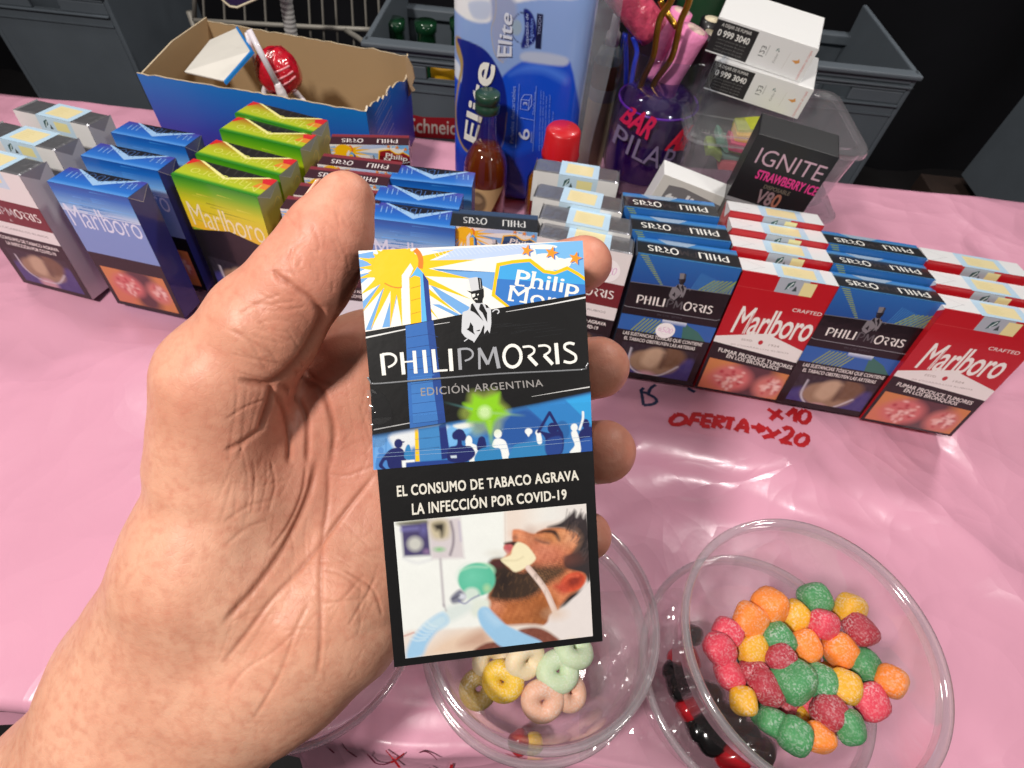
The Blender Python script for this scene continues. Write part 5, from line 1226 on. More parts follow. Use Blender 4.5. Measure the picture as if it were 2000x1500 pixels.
# --- clear tubs of sour belts
CLEARP = thin("clear_tub_plastic", (0.90, 0.91, 0.93), rough=0.07, refl=1.1, milky=.16, milk=(.8, .8, .82))
def tub(y0, L_px, z0, z1, label):
    x0 = vline(*L_px, y0)[0]
    e = empty("plastic_tub", (x0, y0, z0), None, label, "tub", "clear tubs at the right"); w, d, h = .125, .09, z1 - z0
    def rr_(wd, dp, z, r=.012, n=6):
        out = []
        for cx, cy, a0 in ((wd / 2 - r, dp / 2 - r, 0), (-wd / 2 + r, dp / 2 - r, 90), (-wd / 2 + r, -dp / 2 + r, 180), (wd / 2 - r, -dp / 2 + r, 270)):
            for i in range(n): a = math.radians(a0 + 90 * i / (n - 1)); out.append((w / 2 + cx + r * math.cos(a), d / 2 + cy + r * math.sin(a), z))
        return out
    rings = [rr_(w * .86, d * .84, .001), rr_(w * .9, d * .88, .004), rr_(w * .97, d * .97, h * .88)]
    V = sum(rings, []); n = len(rings[0]); Fc = [tuple(range(n))]
    for r in range(len(rings) - 1):
        for i in range(n): Fc.append((r * n + i, r * n + (i + 1) % n, (r + 1) * n + (i + 1) % n, (r + 1) * n + i))
    mesh_obj("tub_wall", V, Fc, CLEARP, e, False)
    rings = [rr_(w * .97, d * .97, h * .86), rr_(w * 1.02, d * 1.03, h * .86), rr_(w * 1.02, d * 1.03, h * .93), rr_(w * 1.0, d * 1.0, h * .96), rr_(w * .94, d * .92, h * .97), rr_(w * .9, d * .88, h * .93)]
    V = sum(rings, []); Fc = []
    for r in range(len(rings) - 1):
        for i in range(n): Fc.append((r * n + i, r * n + (i + 1) % n, (r + 1) * n + (i + 1) % n, (r + 1) * n + i))
    Fc.append(tuple((len(rings) - 1) * n + i for i in range(n)))
    mesh_obj("tub_lid", V, Fc, CLEARP, e, False)
    return e, (x0, y0, z0, w, d, h)
tz = HZ(vline(1335, 345, .375)[0], .375, 352)
print("TUBZ", tz)
tubA, ta = tub(.37, (1338, 330), .002, .034, "lower clear tub under the one with sour candy belts")
tubB, tb = tub(.372, (1352, 250), .0345, .087, "upper clear tub with striped sour candy belts inside")
belts = [((1404, 318), (1500, 336), [S(226, 110, 120), S(232, 150, 160)]), ((1406, 305), (1500, 322), [S(120, 160, 150), S(150, 180, 176)]), ((1420, 296), (1510, 304), [S(150, 180, 60), S(176, 196, 70)]),
         ((1424, 280), (1520, 290), [S(206, 70, 110), S(222, 110, 140)]), ((1436, 262), (1520, 268), [S(220, 170, 40), S(236, 190, 60)]), ((1438, 252), (1530, 258), [S(170, 176, 50), S(196, 200, 80)]), ((1380, 290), (1408, 300), [S(150, 170, 90), S(170, 190, 110)]), ((1400, 270), (1424, 284), [S(110, 160, 140), S(140, 180, 160)])]
for i, (a, b, cs_) in enumerate(belts):
    yy = .388 + .004 * (i % 3); pa, pb = vline(*a, yy), vline(*b, yy)
    mm = mat("sour_belt_%s" % ["pink", "teal", "lime", "red", "gold", "olive", "moss", "mint"][i], cs_[0], rough=.65, vary=.15, vscale=150, bump=.6, bscale=300)
    e = empty("sour_belt", tuple(pa), None, ["pink sour belt lowest in the clear tub", "teal sour belt above the pink one in the clear tub", "lime sour belt under the red one in the clear tub", "red sour belt in the middle of the clear tub", "gold sour belt under the topmost one in the clear tub", "olive sour belt topmost in the clear tub", "short moss green sour belt at the tub's left wall", "short mint sour belt near the tub's left wall"][i], "candy", "sour candy belts in the clear tub")
    d = pb - pa; V, Fc = [], []
    for k in range(9):
        t = k / 8; c_ = d * t + np.array([0, 0, .0012 * math.sin(5 * t + i)])
        for (yy2, zz) in ((-.004, -.003), (.012, -.002), (.012, .003), (-.004, .0026)): V.append(c_ + np.array([0, yy2, zz]))
    for k in range(8):
        for j in range(4): Fc.append((4 * k + j, 4 * k + (j + 1) % 4, 4 * k + 4 + (j + 1) % 4, 4 * k + 4 + j))
    Fc += [(3, 2, 1, 0), (32, 33, 34, 35)]
    mesh_obj("belt", V, Fc, mm, e, False)
# --- white box behind the blue packs and black box
def art_tul(A):
    w, h = A.w, A.h; A.rect(0, 0, w, h, S(224, 222, 216)); h = h / 1.6; A.rect(0, 0, w, h, S(224, 222, 216)); q = [(w * .12, h * .14), (w * .3, h * .1), (w * .82, h * .16), (w * .92, h * .3), (w * .92, h), (w * .1, h)]
    A.poly(q, S(128, 126, 128)); A.text("tulipán", [(w * .16, h * .62), (w * .88, h * .62), (w * .88, h * .2), (w * .16, h * .2)], S(240, 240, 240), .03)
carton("white_carton", ((1298, 340), (1442, 396), (1250, 500)), .335, .018, "white carton with grey lettered panel, tilted behind the blue packs", None, art_tul, WBOX, -.004)
BBOX = mat("matt_black_carton", S(26, 26, 30), rough=.45, coat=.2)
def art_ign(A):
    w, h = A.w, A.h; A.rect(0, 0, w, h, S(96, 94, 92)); h = h / 2.45; A.rect(0, 0, w, h, S(26, 26, 30)); PK = S(196, 160, 176)
    A.rtext("IGNITE", w * .12, h * .13, w * .95, h * .32, PK, -.004); A.rtext("STRAWBERRY ICE", w * .22, h * .38, w * 1.0, h * .49, S(226, 60, 140), .03); A.rtext("DISPOSABLE", w * .38, h * .53, w * .72, h * .58, S(120, 110, 96), .01)
    A.rtext("V8", w * .36, h * .6, w * .56, h * .78, S(150, 124, 130), .02); A.rtext("0", w * .57, h * .6, w * .66, h * .78, S(170, 110, 92), .02)
    A.rect(0, h * .80, w, h * .85, S(150, 150, 154)); A.rect(0, h * .85, w, h, S(96, 94, 92)); A.rtext("NEW 8000 PUFF", w * .5, h * .81, w * .8, h * .84, S(90, 90, 92))
    for i in range(40):
        A.line([(w * i / 40, h * .85), (w * (i + 3) / 40, h)], .18, S(140, 138, 134))
carton("black_carton", ((1481, 261), (1640, 308), (1371, 582)), .325, .026, "black carton with pink lettering leaning behind the red soft packs", None, art_ign, BBOX, -.012)
# ------------------------------------------------------------------ cups of sweets
CUP = thin("clear_cup_plastic", (0.96, 0.955, 0.955), rough=0.06, refl=.95, milky=.13, milk=(.85, .82, .84))
RIMP = thin("clear_cup_rim", (0.9, 0.89, 0.9), rough=0.08, refl=1.3, milky=.26, milk=(.85, .82, .86))
def cup(name, c, z0, z1, rt, label, group, rb=None):
    rb = rb or rt * .80
    e = empty(name, (c[0], c[1], z0), None, label, "cup", group); h = z1 - z0
    lathe("cup_wall", [(0, .0012), (rb * .7, .0012), (rb * .74, .0026), (rb * .96, .0008), (rb, .003), (rb + (rt - rb) * .55, h * .55), (rb + (rt - rb) * .62, h * .57), (rt * .975, h * .93), (rt * .975, h - .001)], CUP, e, 96)
    lathe("cup_rim", [(rt * .972, h - .0045), (rt * 1.0, h - .0042), (rt * 1.035, h - .003), (rt * 1.045, h - .0012), (rt * 1.035, h + .0004), (rt * 1.0, h + .0006), (rt * .975, h - .0012)], RIMP, e, 96)
    return e
GC = "clear cups of sweets"
zm1 = .058
cm = G(1060, 1200, zm1); rm = 222 / F * ((cm - CP) @ _FW)
zr1 = .084
cr_ = G(1590, 1256, zr1); rr1 = 247 / F * ((cr_ - CP) @ _FW)
cl_ = G(585, 1195, .05); rl1 = 225 / F * ((cl_ - CP) @ _FW)
print("CUPS", cm, rm, cr_, rr1, cl_, rl1)
cup("plastic_cup", cm, .003, .030, rm * 1.06, "lower clear cup with a red sweet, carrying the cup of candy rings", GC, rm * .88)
cup("plastic_cup", cm, .0185, zm1, rm, "upper clear cup holding pastel candy rings, below the held pack", GC)
cup("plastic_cup", cr_ + np.array([-.004, -.002, 0]), .003, .046, rr1 * 1.02, "lower clear cup of black and red sweets under the gumdrop cup", GC, rr1 * .86)
cup("plastic_cup", cr_, .034, zr1, rr1, "upper clear cup full of sugared gumdrops at the right", GC)
cup("plastic_cup", cl_, .003, .05, rl1, "clear cup half hidden behind the heel of the hand", GC)
# candy rings
def sugar(name, c, sss=.25, var=.10, rough=.6):
    m = mat(name, c, rough=rough, bump=.22, bscale=700, bdetail=4, sss=sss, sssr=.002, coat=.1, coat_rough=.3); nt = m.node_tree; b = nt.nodes["Principled BSDF"]
    tc = N(nt, "ShaderNodeTexCoord"); n1 = N(nt, "ShaderNodeTexNoise", Scale=1300.0, Detail=3.0); n2 = N(nt, "ShaderNodeTexNoise", Scale=170.0, Detail=2.0)
    for n in (n1, n2): nt.links.new(tc.outputs["Object"], n.inputs["Vector"])
    r1 = N(nt, "ShaderNodeMapRange"); r1.inputs["From Min"].default_value = .47; r1.inputs["From Max"].default_value = .62; nt.links.new(n1.outputs["Fac"], r1.inputs["Value"])
    r2 = N(nt, "ShaderNodeMapRange"); r2.inputs["From Min"].default_value = .35; r2.inputs["From Max"].default_value = .7; r2.inputs["To Min"].default_value = .15; r2.inputs["To Max"].default_value = .8; nt.links.new(n2.outputs["Fac"], r2.inputs["Value"])
    ml = N(nt, "ShaderNodeMath", operation='MULTIPLY'); nt.links.new(r1.outputs["Result"], ml.inputs[0]); nt.links.new(r2.outputs["Result"], ml.inputs[1])
    mx = N(nt, "ShaderNodeMix", data_type='RGBA'); mx.inputs["A"].default_value = (*c[:3], 1); w = np.array(c[:3]) * .45 + .42; mx.inputs["B"].default_value = (*w, 1)
    nt.links.new(ml.outputs[0], mx.inputs["Factor"]); nt.links.new(mx.outputs["Result"], b.inputs["Base Color"]); return m
def ring_candy(px, py, z, R, r, m_, tilt, label, seed):
    c = G(px, py, z); V, Fc = [], []; rr = np.random.default_rng(seed); nu, nv = 40, 18; ph = rr.uniform(0, 6.28, 4)
    for i in range(nu):
        a = 2 * math.pi * i / nu; wob = 1 + .03 * math.sin(2 * a + ph[0])
        for k in range(nv):
            b = 2 * math.pi * k / nv; q = r * (1 + .03 * math.sin(3 * a + b + ph[2]))
            V.append(((R * wob + q * math.cos(b)) * math.cos(a), (R * wob + q * math.cos(b)) * math.sin(a) * .94, q * .92 * math.sin(b)))
    for i in range(nu):
        for k in range(nv): Fc.append((i * nv + k, ((i + 1) % nu) * nv + k, ((i + 1) % nu) * nv + (k + 1) % nv, i * nv + (k + 1) % nv))
    o = mesh_obj("candy_ring", V, Fc, m_, None, True); o.location = tuple(c); o.rotation_euler = tilt; return tag(o, label, "candy", "candy rings in the middle cup")
YR = sugar("yellow_ring_sugar", S(226, 184, 44)); GR_ = sugar("pale_green_ring_sugar", S(190, 208, 172)); PR_ = sugar("peach_ring_sugar", S(222, 172, 146)); WR = sugar("cream_ring_sugar", S(226, 206, 168))
zk = .0275
ring_candy(982, 1330, zk + .002, .0047, .0041, YR, (.5, -.3, 0), "yellow candy ring lying nearest the left side of the middle cup", 1)
ring_candy(1026, 1288, zk + .006, .0047, .0041, WR, (.7, .3, .5), "cream and yellow candy ring leaning on the yellow one", 2)
ring_candy(1090, 1311, zk + .004, .0048, .0042, GR_, (.15, .1, .2), "pale green candy ring lying flat below the held pack's corner", 3)
ring_candy(1060, 1368, zk + .001, .0048, .0041, PR_, (.5, .1, 0), "peach candy ring nearest the rim of the middle cup", 4)
ring_candy(1120, 1268, zk + .004, .0048, .0042, GR_, (-.3, .4, .2), "pale green candy ring half hidden by the held pack's corner", 5)
ring_candy(1112, 1352, zk - .0015, .0044, .0036, PR_, (.2, .5, 0), "small orange candy ring beneath the pale green one", 6)
ring_candy(960, 1290, zk, .0046, .0038, WR, (.3, -.2, 1), "white candy ring in shade behind the yellow ones", 7)
ring_candy(935, 1345, zk - .004, .0048, .0036, sugar("olive_ring_sugar", S(170, 140, 70)), (.2, -.4, 1), "dull olive candy ring at the bottom left of the middle cup", 8)
def drop(px, py, z, r, m_, label, group, seed, sq=None, name="gumdrop"):
    rr = np.random.default_rng(seed); sq = sq or (1 + rr.uniform(-.1, .14), 1 + rr.uniform(-.1, .1), .80 + rr.uniform(-.06, .2))
    o = ball(name, r * .97, m_, None, .09, 3, seed, (0, 0, 0), sq, 2.2, 3.0); o.location = tuple(G(px, py, z)); o.rotation_euler = tuple(rr.uniform(-.7, .7, 3)); return tag(o, label, "candy", group)
SR, SO, SY, SGn, SD = sugar("red_gum_sugar", S(214, 62, 84)), sugar("orange_gum_sugar", S(240, 134, 44)), sugar("yellow_gum_sugar", S(222, 164, 24)), sugar("green_gum_sugar", S(70, 140, 86)), sugar("dark_red_gum_sugar", S(170, 46, 62))
zg = .060
gd = [(1502, 1184, SO, 31, "o"), (1466, 1213, SO, 31, "o"), (1552, 1203, SY, 27, "y"), (1421, 1233, SR, 27, "r"), (1521, 1247, SGn, 31, "g"), (1468, 1268, SY, 29, "y"), (1406, 1270, SR, 30, "r"), (1424, 1318, SR, 27, "r"),
      (1572, 1262, SO, 28, "o"), (1524, 1286, SD, 27, "d"), (1474, 1318, SD, 26, "d"), (1497, 1342, SD, 32, "d"), (1548, 1330, SGn, 38, "g"), (1452, 1334, SGn, 20, "g"), (1452, 1368, SY, 26, "y"), (1487, 1386, SGn, 24, "g"), (1510, 1410, SGn, 28, "g"),
      (1552, 1436, SGn, 30, "g"), (1560, 1390, SY, 22, "y"), (1600, 1330, SGn, 30, "g"), (1610, 1220, SR, 30, "r"), (1640, 1270, SO, 30, "o"), (1620, 1390, SD, 30, "d"), (1650, 1340, SY, 28, "y"), (1690, 1300, SGn, 30, "g"), (1680, 1230, SD, 30, "d"),
      (1700, 1370, SR, 30, "r"), (1600, 1440, SO, 28, "o"), (1660, 1420, SGn, 28, "g"), (1590, 1170, SGn, 28, "g"), (1660, 1190, SY, 28, "y"), (1740, 1330, SO, 28, "o")]
GLAB = {0: 'topmost orange gumdrop, at the far edge of the heap in the right cup', 1: 'orange gumdrop just left of the topmost orange one in the right cup', 2: 'yellow gumdrop right of the topmost orange one in the right cup', 3: 'bright red gumdrop left of the two orange ones in the right cup', 4: 'green gumdrop just below the topmost orange one in the right cup', 5: 'yellow gumdrop between the orange and the dark red ones in the right cup', 6: 'bright red gumdrop leftmost against the cup wall in the right cup', 7: 'bright red gumdrop below the leftmost one along the cup wall', 8: 'orange gumdrop right of the dark red ones in the right cup', 9: 'dark red gumdrop below the green one under the topmost orange', 10: 'dark red gumdrop half under the large dark red one in the right cup', 11: 'largest dark red gumdrop, in the middle front of the right cup', 12: 'largest green gumdrop, right of the largest dark red one', 13: 'small green gumdrop tucked beside the bright red one at the wall', 14: 'yellow gumdrop nearest the front rim of the right cup', 15: 'small green gumdrop next to the yellow one at the front rim', 16: 'green gumdrop in front of the small green one near the front rim', 17: 'green gumdrop lowest at the front of the right cup', 18: 'small yellow gumdrop sunk between the green ones at the front'}
nm_ = dict(o="orange", y="yellow", r="bright red", g="green", d="dark red")
for i, (a, b, m_, r, c_) in enumerate(gd):
    z = zg - (.006 if r < 26 else 0) + .002 * math.sin(i * 2.3); zz = (G(a, b, z) - CP) @ _FW
    drop(a, b, z, r / F * zz * 1.05, m_, GLAB.get(i) or nm_[c_] + " gumdrop at the right side of the heap in the right cup", "gumdrops in the right cup", 40 + i)
for i in range(26):                                   # the layer beneath, seen through the gaps
    a, rad = rng.uniform(0, 6.28), .021 * math.sqrt(rng.uniform(0, 1)); c_ = "oyrgd"[i % 5]
    o = ball("gumdrop", .0052, dict(o=SO, y=SY, r=SR, g=SGn, d=SD)[c_], None, .1, 2, 90 + i, (0, 0, 0), (1, 1, .85), 2.6, 3.0)
    hc_ = G(1572, 1322, .05); o.location = (hc_[0] + rad * math.cos(a), hc_[1] + rad * math.sin(a), .047 + .003 * (i % 3)); tag(o, nm_[c_] + " gumdrop in the lower layer beneath the heap in the right cup", "candy", "gumdrops in the right cup")
BG = mat("glossy_black_jelly", S(14, 12, 14), rough=.16, coat=.9); RG = mat("clear_red_jelly", S(176, 22, 34), rough=.2, coat=.8, sss=.3, sssr=.003)
for i, (a, b, r, m_, l_) in enumerate(((1335, 1290, 24, RG, "glossy red sweet highest in the cup under the gumdrops"), (1350, 1388, 24, RG, "glossy red sweet between black ones under the gumdrops"), (1430, 1472, 27, RG, "glossy red sweet lowest in the cup under the gumdrops"),
        (1338, 1340, 30, BG, 0), (1375, 1362, 30, BG, 0), (1395, 1432, 32, BG, 0), (1420, 1402, 28, BG, 0), (1350, 1240, 18, BG, 0), (1450, 1440, 28, BG, 0), (1480, 1462, 26, BG, 0), (1322, 1312, 22, BG, 0), (1372, 1418, 26, BG, 0))):
    zz = (G(a, b, .016) - CP) @ _FW
    drop(a, b, .016, r / F * zz * 1.22, m_, l_ or "glossy black sweet in the cup under the gumdrops", None if l_ else "black sweets in the lower cup", 140 + i, (1.1, .9, .8), "jelly_sweet")
drop(1015, 1450, .010, .0042, RG, "small red sweet in the lower middle cup", None, 170, None, "jelly_sweet"); drop(1042, 1452, .010, .004, YR, "small yellow sweet in the lower middle cup", None, 171, None, "jelly_sweet")
# crumpled clear bag between the cups
BAG = thin("clear_bag_film", (0.93, 0.90, 0.91), rough=0.1, refl=.9, milky=.16, milk=(.85, .78, .8), bump=1.0, bscale=70)
nb = 46; V, Fc = [], []
q00, q10, q11, q01 = [np.array(G(a, b, .004)) for a, b in ((1130, 1490), (1420, 1540), (1330, 1150), (1130, 1160))]
r9 = np.random.default_rng(21); kk = [(r9.normal(size=2) * 8, r9.uniform(0, 6.28)) for _ in range(9)]
for i in range(nb):
    for k in range(nb):
        u, v = i / (nb - 1), k / (nb - 1); p = (1 - u) * (1 - v) * q00 + u * (1 - v) * q10 + u * v * q11 + (1 - u) * v * q01
        h = sum(abs(math.sin(w[0] * u + w[1] * v + ph)) for w, ph in kk) / 9; p = p + np.array([0, 0, .011 * h * min(1, 5 * min(u, v, 1 - u, 1 - v) + .25)]); V.append(p)
for i in range(nb - 1):
    for k in range(nb - 1): Fc.append((i * nb + k, (i + 1) * nb + k, (i + 1) * nb + k + 1, i * nb + k + 1))
o = mesh_obj("plastic_bag", V, Fc, BAG, None, False); tag(o, "crumpled clear plastic bag lying between the cups of sweets", "bag")
# ------------------------------------------------------------------ the held pack
_hp = np.array([-0.03215216, -0.02787039, 0.11605387]); _hw = np.array([0.0874596, -0.11095799, -0.0674941])
_t = np.linalg.norm(_hw); _k = _hw / _t; _K = np.array([[0, -_k[2], _k[1]], [_k[2], 0, -_k[0]], [-_k[1], _k[0], 0]])
_RR = np.eye(3) + math.sin(_t) * _K + (1 - math.cos(_t)) * _K @ _K
toW = lambda v: v[0] * CR + v[1] * CD + v[2] * _FW
HO = CP + toW(_hp); HU = toW(_RR[:, 0]); HV = toW(_RR[:, 1]); HN = np.cross(HU, HV)   # HN points away from the viewer
WH, LH, TKH = .048, .09195, .0215
hp_ = empty("cigarette_pack", tuple(HO), None, "slim black, yellow and blue cigarette pack held up in the hand", "cigarette pack")
hp_.matrix_world = Matrix(((HU[0], HN[0], -HV[0], HO[0]), (HU[1], HN[1], -HV[1], HO[1]), (HU[2], HN[2], -HV[2], HO[2]), (0, 0, 0, 1)))
# local: x right, y back, z up; top-left front corner at the origin
PACKW = mat("held_pack_card", S(9, 8, 10), rough=.35, coat=.8, coat_rough=.07, bump=.12, bscale=170)
ZL = -.0352                                            # hinge line of the flip lid
bm = bmesh.new(); add_box(bm, (WH / 2, TKH / 2, (ZL - LH) / 2), (WH, TKH, LH + ZL), .0007, 2); bm_obj("pack_body", bm, PACKW, hp_)
bm = bmesh.new(); add_box(bm, (WH / 2, TKH / 2, ZL / 2 + .0001), (WH, TKH, -ZL - .0002), .0007, 2); lid_o = bm_obj("flip_lid", bm, PACKW, hp_)
def hmap(p):
    p = np.atleast_2d(np.asarray(p, float)); out = []
    for a, b in p:
        d = ray(a, b); t = ((HO - CP) @ HN) / (d @ HN); q = CP + d * t - HO; out.append((q @ HU * 1e3, q @ HV * 1e3))
    return np.array(out)
A = Art((0, -.00006, 0), (1, 0, 0), (0, 0, -1), WH * 1e3, LH * 1e3, hmap)
A.STEP = 6e-7
BK = S(9, 8, 10)
A.poly(c3([(0, 700), (2000, 300), (2100, 4000), (0, 4000)]), BK)
sun_art(A, c3, SKY, MBL, BK, LBL, hand=True)
# lower picture: crowd in front of a blue glow with a green star burst
CQ = c4([(165, 740), (1945, 586), (1928, 20), (140, 20)])
def crowd(xyp):
    xy = (xyp - np.array([690, 740])) * 4.16667; p = Paint(xy, BK); x, y = xy[:, 0], xy[:, 1]
    edge = np.interp(x, [0, 170, 600, 760, 950, 1250, 1500, 1925, 2100], [500, 472, 400, 372, 340, 262, 215, 122, 90])
    m = np.clip(.5 + (y - edge) / 46, 0, 1); p.mix(m, S(54, 122, 190))
    q = Paint(xy, S(54, 122, 190))
    q.poly([(160, 470), (380, 430), (300, 760), (160, 760)], S(108, 166, 226), 25, sm=0); q.poly([(320, 440), (760, 380), (760, 480), (480, 560), (420, 700), (330, 560)], S(224, 228, 232), 18)
    q.poly([(760, 400), (960, 350), (1000, 380), (900, 480), (790, 560)], S(116, 180, 232), 14); q.poly([(820, 372), (980, 345), (1010, 372), (900, 404), (840, 400)], S(228, 232, 226), 10)
    q.poly([(980, 330), (1260, 270), (1420, 240), (1560, 360), (1500, 430), (1340, 560), (1150, 480), (1000, 420)], S(34, 84, 158), 30)
    q.poly([(1400, 215), (1720, 160), (1880, 300), (1700, 520), (1560, 360)], S(44, 126, 196), 6, sm=0); q.poly([(1720, 165), (1990, 100), (1990, 420), (1900, 340)], S(48, 158, 222), 6, sm=0)
    q.ell((1700, 420), 60, 80, S(38, 100, 166), 6)
    # tower foot
    q.poly([(500, 410), (545, 404), (545, 670), (506, 672)], S(246, 200, 20), 3, sm=0); q.poly([(528, 406), (700, 380), (722, 650), (540, 668)], S(62, 132, 194), 3, sm=0); q.poly([(696, 380), (752, 352), (790, 640), (720, 655)], S(26, 44, 116), 3, sm=0)
    for yy in (490, 575): q.line([(506, yy), (700, yy - 20)], 4, S(40, 80, 130), 2, sm=0)
    NV, WT2, MB2 = S(24, 32, 98), S(236, 240, 240), S(46, 128, 186)
    q.ell((225, 580), 24, 26, S(84, 140, 206), 3); q.poly([(190, 740), (200, 620), (280, 610), (330, 740)], S(70, 130, 200), 4); q.line([(268, 490), (266, 600)], 16, S(90, 150, 214), 4, sm=0)
    q.ell((368, 525), 34, 38, NV, 3); q.poly([(340, 510), (420, 505), (415, 518), (345, 524)], NV, 2, sm=0); q.poly([(210, 690), (280, 590), (340, 560), (400, 570), (430, 640), (420, 720), (300, 730), (270, 660), (240, 700), (270, 735), (230, 730)], NV, 3)
    q.poly([(415, 640), (430, 550), (460, 540), (475, 650)], MB2, 3); q.poly([(395, 665), (500, 655), (500, 676), (430, 684), (430, 720), (400, 722)], WT2, 3, sm=0); q.poly([(430, 680), (870, 650), (870, 700), (430, 720)], S(30, 62, 140), 3, sm=0)
    q.ell((940, 505), 28, 44, WT2, 3); q.poly([(915, 530), (1010, 550), (1010, 680), (950, 680)], WT2, 3)
    for e_ in ((862, 452, 46, 46), (830, 460, 26, 34), (893, 470, 26, 34)): q.ell(e_[:2], e_[2], e_[3], NV, 4)
    q.poly([(850, 490), (880, 490), (890, 540), (960, 550), (990, 620), (900, 680), (770, 660), (780, 560), (840, 540)], NV, 3); q.line([(800, 632), (970, 600)], 40, NV, 4, sm=0); q.poly([(790, 624), (840, 620), (842, 642), (795, 644)], S(200, 214, 226), 2, sm=0)
    q.ell((1045, 500), 30, 34, NV, 3); q.poly([(1016, 500), (1072, 500), (1078, 560), (1010, 580)], NV, 3); q.poly([(1000, 680), (1010, 590), (1080, 556), (1180, 560), (1220, 620), (1225, 680)], MB2, 3)
    q.ell((1176, 446), 32, 36, WT2, 3); q.poly([(1130, 540), (1150, 490), (1200, 486), (1245, 520), (1270, 650), (1220, 660), (1195, 570), (1150, 560)], WT2, 3)
    q.poly([(1280, 660), (1290, 580), (1330, 530), (1520, 515), (1570, 560), (1580, 640)], MB2, 3); q.ell((1426, 426), 30, 26, WT2, 3); q.poly([(1410, 440), (1440, 440), (1430, 466), (1420, 466)], WT2, 3)
    q.ell((1505, 438), 24, 26, WT2, 3); q.poly([(1490, 450), (1524, 450), (1534, 520), (1500, 524)], WT2, 3)
    q.ell((1622, 400), 42, 46, NV, 3); q.line([(1595, 275), (1540, 370), (1505, 430)], 24, NV, 3); q.line([(1598, 275), (1640, 350), (1690, 440)], 24, NV, 3); q.poly([(1500, 420), (1600, 440), (1700, 430), (1700, 600), (1580, 620), (1560, 480)], NV, 4); q.poly([(1570, 500), (1690, 470), (1690, 600), (1575, 615)], S(34, 66, 140), 8)
    q.ell((1892, 368), 28, 42, NV, 3); q.poly([(1830, 480), (1860, 410), (1950, 400), (1950, 590), (1850, 590)], NV, 3); q.poly([(1840, 500), (1950, 480), (1950, 590), (1850, 596)], S(36, 80, 160), 6)
    q.ell((1797, 394), 28, 32, WT2, 3); q.poly([(1775, 430), (1820, 430), (1850, 590), (1760, 600), (1800, 540), (1780, 480)], WT2, 3); q.line([(1868, 270), (1866, 330), (1840, 410)], 18, WT2, 3)
    p.mix(m, q.c)
    # green burst
    dx, dy = x - 1070, y - 272; r = np.hypot(dx, dy); a = np.arctan2(dy, dx)
    R0 = 138 + 20 * np.cos(6 * a + .4)
    p.mix(np.clip(1.25 - (r - R0) / 60, 0, 1) * .35, S(190, 214, 90)); p.poly([(896, 200), (962, 200), (978, 128), (1060, 158), (1190, 112), (1182, 200), (1262, 284), (1180, 318), (1150, 350), (1112, 436), (1066, 356), (926, 350), (958, 278)], S(132, 196, 22), 20, sm=0); p.mix(np.clip((72 - r) / 44, 0, 1), S(196, 226, 160))
    p.mix(np.clip(1 - np.abs(dx * .25 - dy - 0) / 16, 0, 1) * np.clip(1 - (r - 130) / 230, 0, 1) * (r > 100) * (dx < 0) * .5, S(90, 150, 150))
    p.mix(np.clip(1 - np.abs(dx - 30 - dy * .1) / 30, 0, 1) * (dy > 60) * np.clip(1 - (dy - 100) / 220, 0, 1), S(150, 206, 60))
    p.mix(np.clip(1 - np.abs(dy - dx * .08) / 18, 0, 1) * (dx > 60) * np.clip(1 - (dx - 100) / 240, 0, 1) * .8, S(150, 200, 110))
    return p.out()
A.picture(CQ, 330, 118, crowd)
A.line(c3([(165, 1580), (430, 1530), (660, 1488)]), .28, S(190, 190, 190), .08); A.line(c3([(1450, 1310), (1700, 1268), (1922, 1232)]), .06, S(200, 200, 200), .3)
# tower between the lid line and the picture edge is drawn again over the picture's dark part
A.poly(c3([(440, 1160), (706, 1130), (752, 1520), (462, 1568)]), S(50, 104, 178)); A.poly(c3([(640, 1140), (706, 1130), (752, 1520), (690, 1532)]), S(34, 68, 142)); A.poly(c3([(468, 1170), (640, 1150), (690, 1500), (488, 1535)]), S(60, 118, 188))
for i in range(5): A.line(c3([(470 + i * 4, 1210 + i * 80), (640 + i * 9, 1188 + i * 80), (712 + i * 7, 1194 + i * 74)]), .1, S(30, 66, 128))
logo(A, c3([(218, 1138), (1825, 1045), (1818, 868), (214, 962)]), WHITE, S(158, 160, 166), .88)
A.text("EDICIÓN ARGENTINA", c3([(552, 1305), (1545, 1226), (1535, 1170), (548, 1240)]), S(150, 146, 144), .006, cap=True, sp=1.1)
A.text("EL CONSUMO DE TABACO AGRAVA", c4([(360, 955), (1833, 820), (1825, 742), (355, 870)]), S(228, 224, 212), .026, cap=True, sp=1.08)
A.text("LA INFECCIÓN POR COVID-19", c4([(482, 1103), (1735, 975), (1730, 898), (478, 1015)]), S(228, 224, 212), .026, cap=True, sp=1.08)
for (p, q, r_) in (((735, 886), (940, 872), (1152, 852)), ((735, 893), (940, 880), (1152, 860)), ((980, 838), (1060, 833), (1150, 824))): A.line([p, q, r_], .07, S(150, 176, 206))
A.build("front_print", hp_)
